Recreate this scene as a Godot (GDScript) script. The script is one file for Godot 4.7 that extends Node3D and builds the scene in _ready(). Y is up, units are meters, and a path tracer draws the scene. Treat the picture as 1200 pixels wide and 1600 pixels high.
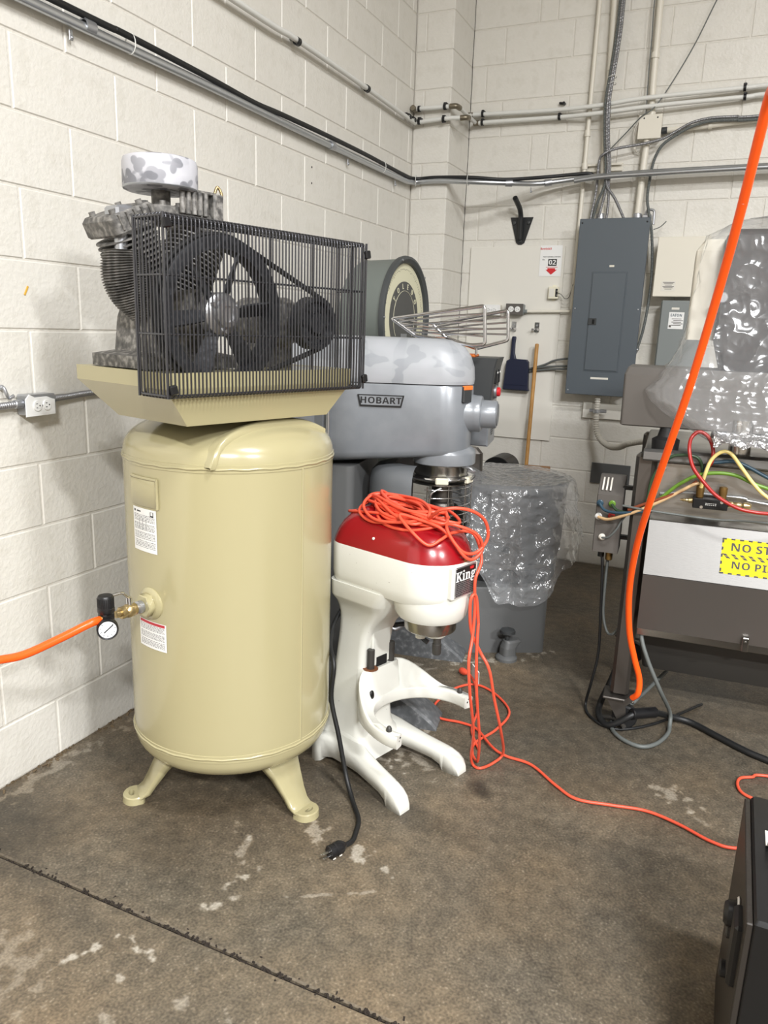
extends Node3D
# A corner of a bakery back room: painted block walls, a vertical air compressor, two planetary mixers, a dial scale, a covered bowl and a stainless dough machine.

const FLAT := 4294967295
var mats := {}
var made := {}
var blocks := {}


func _ready() -> void:
	var cam := Camera3D.new()
	cam.name = "camera"
	cam.fov = 67.757
	cam.near = 0.05
	cam.far = 60.0
	cam.position = Vector3(1.9542, 1.4613, 4.9637)
	cam.rotation_order = EULER_ORDER_YXZ
	cam.rotation = Vector3(-0.235478, 0.419625, 0.034033)
	add_child(cam)
	cam.current = true
	var env := Environment.new()
	env.background_mode = Environment.BG_COLOR
	env.background_color = Color(0.02, 0.02, 0.02)
	env.tonemap_mode = Environment.TONE_MAPPER_LINEAR
	env.tonemap_exposure = 0.86
	env.sdfgi_enabled = true
	env.ssao_enabled = true
	env.ssil_enabled = true
	var we := WorldEnvironment.new()
	we.name = "environment"
	we.environment = env
	add_child(we)
	make_materials()
	ceiling_lamp(Vector3(4.3, 4.7, 8.4), 1.65, "long ceiling light hanging behind the camera, the brightest one")
	ceiling_lamp(Vector3(3.3, 4.7, 4.4), 0.36, "long ceiling light hanging straight above the camera and the open floor")
	ceiling_lamp(Vector3(7.3, 4.7, 6.9), 1.55, "long ceiling light hanging far to the right near the right wall")
	room()
	compressor()
	small_mixer()
	large_mixer()
	bowl_machine()
	stainless_machine()
	dial_scale()
	black_cabinet()
	wall_left_things()
	wall_back_things()
	hoses_and_cords()


# ------------------------------------------------------------------ shapes
class PB:
	var v := PackedVector3Array()
	var g := PackedInt64Array()
	var k := 1
	var mark := 0

	func tri(a: Vector3, b: Vector3, c: Vector3, grp: int) -> void:
		v.append(a)
		v.append(b)
		v.append(c)
		g.append(grp)

	func begin() -> void:
		mark = v.size()

	func fin(xf := Transform3D()) -> void:
		var vol := 0.0
		var o := v[mark] if mark < v.size() else Vector3.ZERO
		for i in range(mark, v.size(), 3):
			vol += (v[i] - o).dot((v[i + 1] - o).cross(v[i + 2] - o))
		var flip := vol > 0.0
		if xf.basis.determinant() < 0.0:
			flip = not flip
		for i in range(mark, v.size(), 3):
			if flip:
				var t := v[i + 1]
				v[i + 1] = v[i + 2]
				v[i + 2] = t
			v[i] = xf * v[i]
			v[i + 1] = xf * v[i + 1]
			v[i + 2] = xf * v[i + 2]
		mark = v.size()

	# rings of equal length, joined in order; ang = the angle in degrees at which a crease starts
	func loft(rings: Array, xf := Transform3D(), caps := true, closed := true, ang := 38.0, flat := false) -> void:
		begin()
		var n: int = rings[0].size()
		k += 1
		var grp := k
		var m: int = n if closed else n - 1
		for i in rings.size() - 1:
			var a: PackedVector3Array = rings[i]
			var b: PackedVector3Array = rings[i + 1]
			if i > 0:
				var z: PackedVector3Array = rings[i - 1]
				var worst := 0.0
				for q in 8:
					var j := int(q * n / 8.0)
					var d1 := a[j] - z[j]
					var d2 := b[j] - a[j]
					if d1.length() > 1e-6 and d2.length() > 1e-6:
						worst = maxf(worst, rad_to_deg(d1.angle_to(d2)))
				if worst > ang:
					k += 1
					grp = k
			for j in m:
				var j2 := (j + 1) % n
				var gg := FLAT if flat else grp
				tri(a[j], a[j2], b[j2], gg)
				tri(a[j], b[j2], b[j], gg)
		if caps:
			for e in 2:
				var r: PackedVector3Array = rings[0] if e == 0 else rings[rings.size() - 1]
				var c := Vector3.ZERO
				for p in r:
					c += p
				c /= n
				for j in m:
					var j2 := (j + 1) % n
					if e == 0:
						tri(c, r[j2], r[j], FLAT)
					else:
						tri(c, r[j], r[j2], FLAT)
		fin(xf)

	# (radius, y) points turned round the y axis
	func lathe(prof: Array, xf := Transform3D(), seg := 32, caps := true) -> void:
		var rings := []
		for p in prof:
			var r := PackedVector3Array()
			for j in seg:
				var t := TAU * j / seg
				r.append(Vector3(p.x * cos(t), p.y, p.x * sin(t)))
			rings.append(r)
		loft(rings, xf, caps)

	func cyl(a: Vector3, b: Vector3, r: float, seg := 20, bev := 0.0, r2 := -1.0) -> void:
		var l := a.distance_to(b)
		var q := r if r2 < 0.0 else r2
		var prof := [Vector2(r, 0), Vector2(q, l)]
		if bev > 0.0:
			prof = [Vector2(r - bev, 0), Vector2(r, bev), Vector2(q, l - bev), Vector2(q - bev, l)]
		lathe(prof, PB.along(a, b), seg)

	static func along(a: Vector3, b: Vector3) -> Transform3D:
		var y := (b - a).normalized()
		var x := y.cross(Vector3(0, 0, 1) if absf(y.z) < 0.9 else Vector3(1, 0, 0)).normalized()
		return Transform3D(Basis(x, y, x.cross(y)), a)

	func tube(path: PackedVector3Array, r: float, seg := 8, closed := false, xf := Transform3D(), radii := PackedFloat32Array(), flatten := 1.0) -> void:
		var n := path.size()
		var rings := []
		var t0 := (path[1] - path[0]).normalized()
		var nx := t0.cross(Vector3.UP if absf(t0.y) < 0.9 else Vector3.RIGHT).normalized()
		for i in n:
			var t: Vector3
			if closed:
				t = path[(i + 1) % n] - path[(i - 1 + n) % n]
			else:
				t = path[mini(i + 1, n - 1)] - path[maxi(i - 1, 0)]
			t = t.normalized()
			nx = (nx - t * nx.dot(t)).normalized()
			var ny := t.cross(nx)
			var rr := radii[i] if radii.size() == n else r
			var ring := PackedVector3Array()
			for j in seg:
				var a := TAU * j / seg
				ring.append(path[i] + nx * cos(a) * rr + ny * sin(a) * rr * flatten)
			rings.append(ring)
		if closed:
			rings.append(rings[0])
		loft(rings, xf, not closed, true, 75.0)

	func box(c: Vector3, s: Vector3, b := 0.003, basis := Basis()) -> void:
		begin()
		var h := s * 0.5
		b = maxf(0.0004, minf(b, minf(h.x, minf(h.y, h.z)) * 0.9))
		var q := {}
		for x in [-1, 1]:
			for y in [-1, 1]:
				for z in [-1, 1]:
					var d := Vector3(x, y, z)
					var p := d * h
					q[d] = [p - Vector3(0, y, z) * b, p - Vector3(x, 0, z) * b, p - Vector3(x, y, 0) * b]
		for ax in 3:
			var a1 := (ax + 1) % 3
			var a2 := (ax + 2) % 3
			for s0 in [-1, 1]:
				var f := []
				for w in [[-1, -1], [1, -1], [1, 1], [-1, 1]]:
					var d := Vector3.ZERO
					d[ax] = s0
					d[a1] = w[0]
					d[a2] = w[1]
					f.append(q[d][ax])
				if s0 < 0:
					f.reverse()
				tri(f[0], f[1], f[2], FLAT)
				tri(f[0], f[2], f[3], FLAT)
			for s1 in [-1, 1]:
				for s2 in [-1, 1]:
					var d0 := Vector3.ZERO
					d0[a1] = s1
					d0[a2] = s2
					var d1 := d0
					d0[ax] = -1
					d1[ax] = 1
					var f2 := [q[d0][a1], q[d1][a1], q[d1][a2], q[d0][a2]]
					if s1 * s2 < 0:
						f2.reverse()
					f2.reverse()
					tri(f2[0], f2[1], f2[2], FLAT)
					tri(f2[0], f2[2], f2[3], FLAT)
		for d in q:
			if d.x * d.y * d.z > 0:
				tri(q[d][0], q[d][1], q[d][2], FLAT)
			else:
				tri(q[d][0], q[d][2], q[d][1], FLAT)
		fin(Transform3D(basis, c))

	# outline in x and y, pushed through along z from 0 to h, with a small bevel
	func prism(poly: PackedVector2Array, h: float, xf := Transform3D(), b := 0.0, smooth := 0.0) -> void:
		begin()
		var n := poly.size()
		var ins := PackedVector2Array()
		var area := 0.0
		for i in n:
			area += poly[i].cross(poly[(i + 1) % n])
		for i in n:
			var e1 := (poly[i] - poly[(i - 1 + n) % n]).normalized()
			var e2 := (poly[(i + 1) % n] - poly[i]).normalized()
			var nn := Vector2(-e1.y - e2.y, e1.x + e2.x) * signf(area)
			nn = nn.normalized() / maxf(0.4, cos(e1.angle_to(e2) * 0.5))
			ins.append(poly[i] + nn * b)
		var lay := [[ins, 0.0], [poly, b], [poly, h - b], [ins, h]] if b > 0.0 else [[poly, 0.0], [poly, h]]
		for l in lay.size() - 1:
			k += 1
			for i in n:
				var j := (i + 1) % n
				if smooth > 0.0 and i > 0:
					var e1 := poly[i] - poly[i - 1]
					var e2 := poly[j] - poly[i]
					if rad_to_deg(absf(e1.angle_to(e2))) > smooth:
						k += 1
				var gg: int = k if smooth > 0.0 else FLAT
				var a := Vector3(lay[l][0][i].x, lay[l][0][i].y, lay[l][1])
				var bb := Vector3(lay[l][0][j].x, lay[l][0][j].y, lay[l][1])
				var c := Vector3(lay[l + 1][0][j].x, lay[l + 1][0][j].y, lay[l + 1][1])
				var d := Vector3(lay[l + 1][0][i].x, lay[l + 1][0][i].y, lay[l + 1][1])
				if area < 0:
					tri(a, c, bb, gg)
					tri(a, d, c, gg)
				else:
					tri(a, bb, c, gg)
					tri(a, c, d, gg)
		var ix := Geometry2D.triangulate_polygon(ins if b > 0.0 else poly)
		var fl: PackedVector2Array = ins if b > 0.0 else poly
		for t in range(0, ix.size(), 3):
			var p0 := fl[ix[t]]
			var p1 := fl[ix[t + 1]]
			var p2 := fl[ix[t + 2]]
			if (p1 - p0).cross(p2 - p0) < 0:
				var w := p1
				p1 = p2
				p2 = w
			tri(Vector3(p0.x, p0.y, 0), Vector3(p2.x, p2.y, 0), Vector3(p1.x, p1.y, 0), FLAT)
			tri(Vector3(p0.x, p0.y, h), Vector3(p1.x, p1.y, h), Vector3(p2.x, p2.y, h), FLAT)
		fin(xf)

	# an open sheet given as rows of points
	func sheet(rows: Array, closed := false) -> void:
		loft(rows, Transform3D(), false, closed, 400.0)

	func ball(c: Vector3, r: float, sq := Vector3.ONE, seg := 12) -> void:
		var prof := []
		for i in 9:
			var a := -PI / 2 + PI * i / 8.0
			prof.append(Vector2(cos(a) * r, sin(a) * r))
		lathe(prof, Transform3D(Basis.from_scale(sq), c), seg, false)

	func mesh() -> ArrayMesh:
		var st := SurfaceTool.new()
		st.begin(Mesh.PRIMITIVE_TRIANGLES)
		for i in g.size():
			if (v[i * 3 + 1] - v[i * 3]).cross(v[i * 3 + 2] - v[i * 3]).length_squared() < 1e-17:
				continue
			st.set_smooth_group(g[i])
			st.add_vertex(v[i * 3])
			st.add_vertex(v[i * 3 + 1])
			st.add_vertex(v[i * 3 + 2])
		st.index()
		st.generate_normals()
		return st.commit()


# ------------------------------------------------------------------ nodes
func numbered(called: String) -> String:
	made[called] = made.get(called, -1) + 1
	return called if made[called] == 0 else "%s_%03d" % [called, made[called]]


func tag(o: Node3D, label: String, category: String, group := "") -> Node3D:
	o.set_meta("label", label)
	o.set_meta("category", category)
	if group != "":
		o.set_meta("group", group)
	return o


# a thing: a node at its base, turned by yaw
func thing(called: String, label: String, category: String, at := Vector3.ZERO, yaw := 0.0, group := "") -> Node3D:
	var o := Node3D.new()
	o.name = numbered(called)
	add_child(o)
	o.position = at
	o.rotation.y = yaw
	return tag(o, label, category, group)


# a part; a PB or a mesh
func part(called: String, shape, m: Material, parent: Node3D, label := "") -> MeshInstance3D:
	var o := MeshInstance3D.new()
	o.name = called
	o.mesh = shape.mesh() if shape is PB else shape
	o.material_override = m
	parent.add_child(o, true)
	if label != "":
		o.set_meta("label", label)
	return o


# a thing that is one mesh
func solo(called: String, shape, m: Material, label: String, category: String, group := "") -> MeshInstance3D:
	var o := part(numbered(called), shape, m, self)
	tag(o, label, category, group)
	return o


func structure(called: String, shape, m: Material) -> MeshInstance3D:
	var o := part(numbered(called), shape, m, self)
	o.set_meta("kind", "structure")
	return o


func pbox(c: Vector3, s: Vector3, b := 0.003, basis := Basis()) -> PB:
	var p := PB.new()
	p.box(c, s, b, basis)
	return p


func pcyl(a: Vector3, b: Vector3, r: float, seg := 20, bev := 0.0, r2 := -1.0) -> PB:
	var p := PB.new()
	p.cyl(a, b, r, seg, bev, r2)
	return p


func ptube(path: PackedVector3Array, r: float, seg := 8, closed := false) -> PB:
	var p := PB.new()
	p.tube(path, r, seg, closed)
	return p


# a smooth line through points, n steps per stretch
func curve(pts: Array, n := 8, closed := false) -> PackedVector3Array:
	var out := PackedVector3Array()
	var c := pts.size()
	var last := c if closed else c - 1
	for i in last:
		var p0: Vector3 = pts[(i - 1 + c) % c] if closed else pts[maxi(i - 1, 0)]
		var p1: Vector3 = pts[i]
		var p2: Vector3 = pts[(i + 1) % c]
		var p3: Vector3 = pts[(i + 2) % c] if closed else pts[mini(i + 2, c - 1)]
		for j in n:
			out.append(p1.cubic_interpolate(p2, p0, p3, j / float(n)))
	if not closed:
		out.append(pts[c - 1])
	return out


# a line with rounded corners of radius r
func bent(pts: Array, r: float, n := 5) -> PackedVector3Array:
	var out := PackedVector3Array([pts[0]])
	for i in range(1, pts.size() - 1):
		var p: Vector3 = pts[i]
		var a: Vector3 = p + (pts[i - 1] - p).limit_length(minf(r, (pts[i - 1] - p).length() * 0.45))
		var b: Vector3 = p + (pts[i + 1] - p).limit_length(minf(r, (pts[i + 1] - p).length() * 0.45))
		for j in n + 1:
			var t := j / float(n)
			out.append(a.lerp(p, t).lerp(p.lerp(b, t), t))
	out.append(pts[pts.size() - 1])
	return out


# a rounded rectangle in the x-z plane: x from x0 to x1, half width w, corner radii at x0 and x1
func outline(x0: float, x1: float, w: float, r0: float, r1: float, y: float, n := 8, w1 := -1.0, zc := 0.0) -> PackedVector3Array:
	var out := PackedVector3Array()
	var wb := w if w1 < 0 else w1
	r0 = minf(r0, minf(w, (x1 - x0) * 0.49))
	r1 = minf(r1, minf(wb, (x1 - x0) * 0.49))
	for q in [[x1 - r1, wb - r1, r1, 0.0], [x0 + r0, w - r0, r0, 0.5 * PI], [x0 + r0, -w + r0, r0, PI], [x1 - r1, -wb + r1, r1, 1.5 * PI]]:
		for j in n + 1:
			var a: float = q[3] + 0.5 * PI * j / n
			out.append(Vector3(q[0] + q[2] * cos(a), y, zc + q[1] + q[2] * sin(a)))
	return out


func lettering(words: String, size: float, m: Material, parent: Node3D, xf: Transform3D, depth := 0.001, face := "Droid Sans", bold := true, stretch := 1.0) -> void:
	var f := SystemFont.new()
	f.font_names = PackedStringArray([face])
	f.font_weight = 700 if bold else 400
	var t := TextMesh.new()
	t.text = words
	t.font = f
	t.font_size = 48
	t.pixel_size = size / 34.5
	t.depth = depth
	t.curve_step = 2.0
	var o := MeshInstance3D.new()
	o.name = "lettering"
	o.mesh = t
	o.material_override = m
	parent.add_child(o, true)
	o.transform = xf * Transform3D(Basis.from_scale(Vector3(stretch, 1, 1)), Vector3.ZERO)


# a thin printed plate in the x-y plane facing +z, its picture once across it
func print_plate(w: float, h: float, xf: Transform3D, bend := 0.0, seg := 1) -> ArrayMesh:
	var st := SurfaceTool.new()
	st.begin(Mesh.PRIMITIVE_TRIANGLES)
	for i in seg:
		for q in [[0, 0], [0, 1], [1, 1], [0, 0], [1, 1], [1, 0]]:
			var u: float = (i + q[0]) / float(seg)
			var x := (u - 0.5) * w
			var p := Vector3(x, (q[1] - 0.5) * h, 0)
			var nn := Vector3(0, 0, 1)
			if bend > 0.0:
				var a := x / bend
				p = Vector3(sin(a) * bend, p.y, cos(a) * bend - bend)
				nn = Vector3(sin(a), 0, cos(a))
			st.set_uv(Vector2(u, 1.0 - q[1]))
			st.set_normal(xf.basis * nn)
			st.add_vertex(xf * p)
	return st.commit()


# ------------------------------------------------------------------ materials
func c8(r: int, g: int, b: int) -> Color:
	return Color(r / 255.0, g / 255.0, b / 255.0)


func mat(called: String, c: Color, rough := 0.5, metal := 0.0) -> StandardMaterial3D:
	var m := StandardMaterial3D.new()
	m.resource_name = called
	m.albedo_color = c
	m.roughness = rough
	m.metallic = metal
	mats[called] = m
	return m


func noise_tex(seed_: int, freq: float, size := 512, octaves := 4, kind := FastNoiseLite.TYPE_SIMPLEX_SMOOTH, ramp: Gradient = null) -> NoiseTexture2D:
	var n := FastNoiseLite.new()
	n.seed = seed_
	n.frequency = freq
	n.noise_type = kind
	n.fractal_octaves = octaves
	var t := NoiseTexture2D.new()
	t.width = size
	t.height = size
	t.seamless = true
	t.noise = n
	if ramp:
		t.color_ramp = ramp
	return t


func ramp(stops: Array) -> Gradient:
	var g := Gradient.new()
	var o := PackedFloat32Array()
	var c := PackedColorArray()
	for s in stops:
		o.append(s[0])
		c.append(s[1])
	g.offsets = o
	g.colors = c
	return g


func relief(m: StandardMaterial3D, t: Texture2D, cm: float, scale: Vector3, world := true) -> void:
	m.heightmap_enabled = true
	m.heightmap_texture = t
	m.heightmap_scale = cm
	m.uv1_triplanar = true
	m.uv1_world_triplanar = world
	m.uv1_scale = scale


func make_materials() -> void:
	var fine := noise_tex(3, 0.035, 512, 4)
	var coarse := noise_tex(5, 0.012, 512, 5)
	var wallc := noise_tex(9, 0.006, 512, 5, FastNoiseLite.TYPE_SIMPLEX_SMOOTH, ramp([[0.0, Color(0.965, 0.963, 0.955)], [0.45, Color(1, 1, 1)], [1.0, Color(0.985, 0.985, 0.98)]]))
	var w := mat("block_paint", c8(214, 211, 203), 0.42)
	relief(w, fine, 0.10, Vector3(2.6, 2.6, 2.6))
	w.albedo_texture = wallc
	var w2 := mat("joint_paint", c8(207, 203, 194), 0.5)
	relief(w2, fine, 0.15, Vector3(2.6, 2.6, 2.6))
	mat("room_paint", c8(214, 209, 198), 0.7)
	mat("ceiling_paint", c8(168, 166, 162), 0.8)
	mat("far_wall_paint", c8(122, 118, 112), 0.7)
	var bd := mat("board_paint", c8(217, 214, 205), 0.5)
	relief(bd, coarse, 0.05, Vector3(1.5, 1.5, 1.5))
	mat("pipe_paint", c8(214, 209, 196), 0.42)
	mat("pex_white", c8(212, 212, 207), 0.35)
	mat("dark_joint", c8(34, 26, 19), 0.9)

	var cr := mat("cream_enamel", c8(166, 158, 122), 0.23)
	relief(cr, coarse, 0.012, Vector3(3, 3, 3))
	cr.clearcoat_enabled = true
	cr.clearcoat = 0.35
	cr.clearcoat_roughness = 0.12
	mat("rust", c8(120, 74, 44), 0.9)
	mat("black_hole", c8(8, 8, 8), 0.9)
	var gw := mat("guard_wire", c8(74, 74, 78), 0.22, 0.75)
	gw.clearcoat_enabled = true
	gw.clearcoat = 0.3
	var dusty := noise_tex(21, 0.018, 512, 6, FastNoiseLite.TYPE_SIMPLEX_SMOOTH, ramp([[0.0, c8(60, 59, 58)], [0.45, c8(96, 94, 91)], [0.7, c8(138, 135, 130)], [1.0, c8(170, 168, 164)]]))
	var ci := mat("dusty_cast_iron", Color.WHITE, 0.6, 0.2)
	ci.albedo_texture = dusty
	ci.uv1_triplanar = true
	ci.uv1_scale = Vector3(4, 4, 4)
	var fw := mat("flywheel_iron", Color.WHITE, 0.55, 0.3)
	fw.albedo_texture = noise_tex(33, 0.02, 512, 4, FastNoiseLite.TYPE_SIMPLEX_SMOOTH, ramp([[0.0, c8(30, 31, 34)], [0.6, c8(48, 49, 53)], [0.9, c8(84, 85, 90)], [1.0, c8(120, 120, 124)]]))
	fw.uv1_triplanar = true
	fw.uv1_scale = Vector3(5, 5, 5)
	mat("black_rubber", c8(22, 22, 23), 0.6)
	mat("black_plastic", c8(20, 20, 22), 0.4)
	var hubm := mat("hub_steel", c8(196, 196, 198), 0.33, 0.9)
	relief(hubm, fine, 0.02, Vector3(8, 8, 8), false)
	var fil := mat("floured_filter", Color.WHITE, 0.6)
	fil.albedo_texture = noise_tex(41, 0.012, 512, 2, FastNoiseLite.TYPE_CELLULAR, ramp([[0.0, c8(112, 113, 119)], [0.34, c8(120, 121, 127)], [0.40, c8(186, 186, 192)], [1.0, c8(193, 193, 198)]]))
	fil.uv1_triplanar = true
	fil.uv1_scale = Vector3(3.2, 3.2, 3.2)
	mat("brass", c8(180, 160, 118), 0.32, 0.9)
	mat("grey_brass", c8(128, 120, 104), 0.4, 0.8)
	mat("dull_brass", c8(140, 112, 66), 0.45, 0.85)
	mat("chrome", c8(214, 214, 216), 0.16, 1.0)
	mat("zinc", c8(176, 178, 182), 0.38, 0.85)
	var emt := mat("galvanised_pipe", c8(186, 189, 192), 0.3, 0.85)
	relief(emt, fine, 0.02, Vector3(6, 6, 6))
	mat("flex_zinc", c8(150, 150, 152), 0.42, 0.8)
	mat("flex_painted", c8(190, 186, 176), 0.5)
	mat("gauge_glass", c8(236, 238, 240), 0.15)
	mat("white_print", c8(226, 226, 224), 0.5)
	mat("ink", c8(18, 18, 20), 0.5)
	mat("red_ink", c8(196, 30, 36), 0.5)

	var hb := mat("grey_enamel", Color.WHITE, 0.33, 0.15)
	hb.albedo_texture = noise_tex(57, 0.009, 512, 5, FastNoiseLite.TYPE_SIMPLEX_SMOOTH, ramp([[0.0, c8(122, 126, 131)], [0.5, c8(131, 135, 140)], [1.0, c8(141, 145, 150)]]))
	hb.uv1_triplanar = true
	hb.uv1_scale = Vector3(1.4, 1.4, 1.4)
	hb.clearcoat_enabled = true
	hb.clearcoat = 0.3
	hb.clearcoat_roughness = 0.22
	var hf := mat("floured_grey_enamel", Color.WHITE, 0.42, 0.05)
	hf.albedo_texture = noise_tex(61, 0.007, 512, 3, FastNoiseLite.TYPE_SIMPLEX_SMOOTH, ramp([[0.0, c8(136, 140, 145)], [0.36, c8(141, 145, 150)], [0.41, c8(162, 165, 169)], [1.0, c8(171, 173, 178)]]))
	hf.uv1_triplanar = true
	hf.uv1_scale = Vector3(1.3, 2.2, 1.3)
	mat("grey_dark_enamel", c8(112, 115, 118), 0.45, 0.2)
	mat("charcoal_enamel", c8(52, 54, 55), 0.45)
	var gb := mat("grey_base_paint", Color.WHITE, 0.6)
	gb.albedo_texture = noise_tex(63, 0.02, 512, 6, FastNoiseLite.TYPE_SIMPLEX_SMOOTH, ramp([[0.0, c8(78, 80, 82)], [0.5, c8(88, 90, 92)], [0.75, c8(104, 106, 108)], [1.0, c8(150, 150, 150)]]))
	gb.uv1_triplanar = true
	gb.uv1_scale = Vector3(3, 3, 3)
	mat("plain_base_paint", c8(86, 87, 87), 0.55)
	var ss := mat("stainless", c8(170, 167, 162), 0.3, 1.0)
	relief(ss, noise_tex(71, 0.05, 512, 4), 0.012, Vector3(1.2, 26, 1.2))
	ss.roughness_texture = noise_tex(73, 0.012, 512, 5, FastNoiseLite.TYPE_SIMPLEX_SMOOTH, ramp([[0.0, Color(0.7, 0.7, 0.7)], [1.0, Color(1, 1, 1)]]))
	ss.roughness = 0.42
	mat("stainless_smooth", c8(182, 180, 176), 0.24, 1.0)
	mat("stainless_dull", c8(108, 104, 100), 0.42, 0.95)
	mat("guard_dark", c8(132, 129, 126), 0.45, 0.9)
	var bb := mat("brushed_bright", c8(128, 127, 125), 0.5, 0.9)
	relief(bb, fine, 0.015, Vector3(1.5, 20, 1.5))
	mat("hopper_steel", c8(48, 43, 42), 0.5, 0.4)
	mat("dark_rubber_band", c8(38, 38, 38), 0.5)

	var wh := mat("white_enamel", c8(216, 216, 208), 0.27)
	relief(wh, coarse, 0.02, Vector3(4, 4, 4), false)
	wh.clearcoat_enabled = true
	wh.clearcoat = 0.3
	wh.clearcoat_roughness = 0.15
	wh.albedo_texture = noise_tex(77, 0.03, 512, 4, FastNoiseLite.TYPE_SIMPLEX_SMOOTH, ramp([[0.0, Color(0.2, 0.17, 0.15)], [0.035, Color(0.3, 0.27, 0.25)], [0.045, Color(1, 1, 1)], [1.0, Color(1, 1, 1)]]))
	var rd := mat("red_enamel", c8(142, 10, 22), 0.25)
	relief(rd, coarse, 0.02, Vector3(4, 4, 4), false)
	rd.clearcoat_enabled = true
	rd.clearcoat = 0.4
	rd.clearcoat_roughness = 0.12
	mat("orange_cord", c8(230, 86, 60), 0.4)
	mat("orange_hose", c8(255, 92, 22), 0.32)
	mat("grey_panel", c8(84, 91, 97), 0.4, 0.1)
	mat("grey_panel_door", c8(80, 87, 93), 0.38, 0.1)
	mat("switch_grey", c8(122, 127, 126), 0.45)
	mat("beige_cover", c8(217, 212, 198), 0.45)
	mat("taupe_box", c8(92, 88, 84), 0.5, 0.2)
	mat("taupe_dark", c8(62, 60, 57), 0.5, 0.2)
	mat("black_bracket", c8(24, 26, 28), 0.45)
	mat("scale_green", c8(112, 119, 115), 0.5)
	mat("scale_bezel", c8(62, 65, 66), 0.45)
	mat("scale_dial", c8(206, 203, 176), 0.45)
	mat("scale_disc", c8(74, 74, 72), 0.45)
	mat("navy_plastic", c8(22, 28, 52), 0.45)
	var wd := mat("broom_wood", Color.WHITE, 0.55)
	wd.albedo_texture = noise_tex(81, 0.02, 256, 4, FastNoiseLite.TYPE_SIMPLEX_SMOOTH, ramp([[0.0, c8(150, 106, 52)], [1.0, c8(196, 150, 86)]]))
	wd.uv1_triplanar = true
	wd.uv1_scale = Vector3(40, 2, 40)
	mat("cable_black", c8(20, 21, 22), 0.5)
	mat("cable_grey", c8(92, 96, 94), 0.5)
	mat("tube_red", c8(158, 34, 30), 0.3)
	mat("tube_yellow", c8(226, 206, 132), 0.3)
	mat("tube_blue", c8(42, 68, 84), 0.35)
	mat("tube_green", c8(96, 134, 44), 0.35)
	mat("tube_dark_green", c8(46, 66, 44), 0.35)
	mat("tube_beige", c8(196, 164, 122), 0.35)
	mat("tube_brown", c8(120, 58, 34), 0.35)
	mat("yellow_sign", c8(244, 218, 26), 0.85)
	mat("paper", c8(214, 210, 200), 0.7)
	mat("cream_plastic", c8(222, 217, 196), 0.45)
	mat("amber_print", c8(226, 120, 50), 0.5)
	mat("black_steel", c8(17, 17, 18), 0.42, 0.2)
	mat("cardboard", c8(150, 112, 76), 0.8)
	var bs := mat("brown_steel", c8(48, 44, 40), 0.42, 0.3)
	relief(bs, fine, 0.02, Vector3(4, 4, 4))
	var creases := FastNoiseLite.new()
	creases.seed = 91
	creases.frequency = 0.012
	creases.fractal_type = FastNoiseLite.FRACTAL_RIDGED
	creases.fractal_octaves = 3
	var ct := NoiseTexture2D.new()
	ct.width = 768
	ct.height = 768
	ct.seamless = true
	ct.noise = creases
	for q in [["clear_sheet", 0.21, 1.5, 0.85], ["clear_sheet_thin", 0.13, 0.9, 0.55]]:
		var pl := mat(q[0], Color(0.80, 0.81, 0.82, q[1]), 0.14)
		pl.transparency = BaseMaterial3D.TRANSPARENCY_ALPHA
		pl.cull_mode = BaseMaterial3D.CULL_DISABLED
		relief(pl, ct, q[2], Vector3.ONE * q[3])
	var fo := mat("foil", c8(224, 224, 226), 0.18, 1.0)
	relief(fo, noise_tex(93, 0.03, 512, 3), 1.2, Vector3(4, 4, 4))
	var lamp := mat("lamp_panel", c8(250, 248, 240), 0.4)
	lamp.emission_enabled = true
	lamp.emission = Color(1.0, 0.96, 0.88)
	lamp.emission_energy_multiplier = 1.5
	mat("lamp_case", c8(200, 200, 198), 0.5)


# ------------------------------------------------------------------ lamps and room
func ceiling_lamp(at: Vector3, power: float, label: String) -> void:
	var t := thing("ceiling_light", label, "ceiling light", at)
	part("case", pbox(Vector3(0, 0.04, 0), Vector3(1.26, 0.08, 0.36), 0.008), mats["lamp_case"], t)
	part("diffuser", pbox(Vector3(0, -0.008, 0), Vector3(1.2, 0.016, 0.3), 0.003), mats["lamp_panel"], t)
	for s in [-0.5, 0.5]:
		part("hanger", pcyl(Vector3(s, 0.08, 0), Vector3(s, 0.28, 0), 0.004, 8), mats["zinc"], t)
	var l := AreaLight3D.new()
	l.name = "lamp_glow"
	l.area_size = Vector2(1.2, 0.3)
	l.light_color = Color(0.995, 0.997, 1.0)
	l.light_energy = power * 60.0
	l.area_normalize_energy = true
	l.area_range = 25.0
	l.area_attenuation = 2.0
	l.shadow_enabled = true
	t.add_child(l)
	l.position = Vector3(0, -0.03, 0)
	l.rotation.x = -PI / 2


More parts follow.
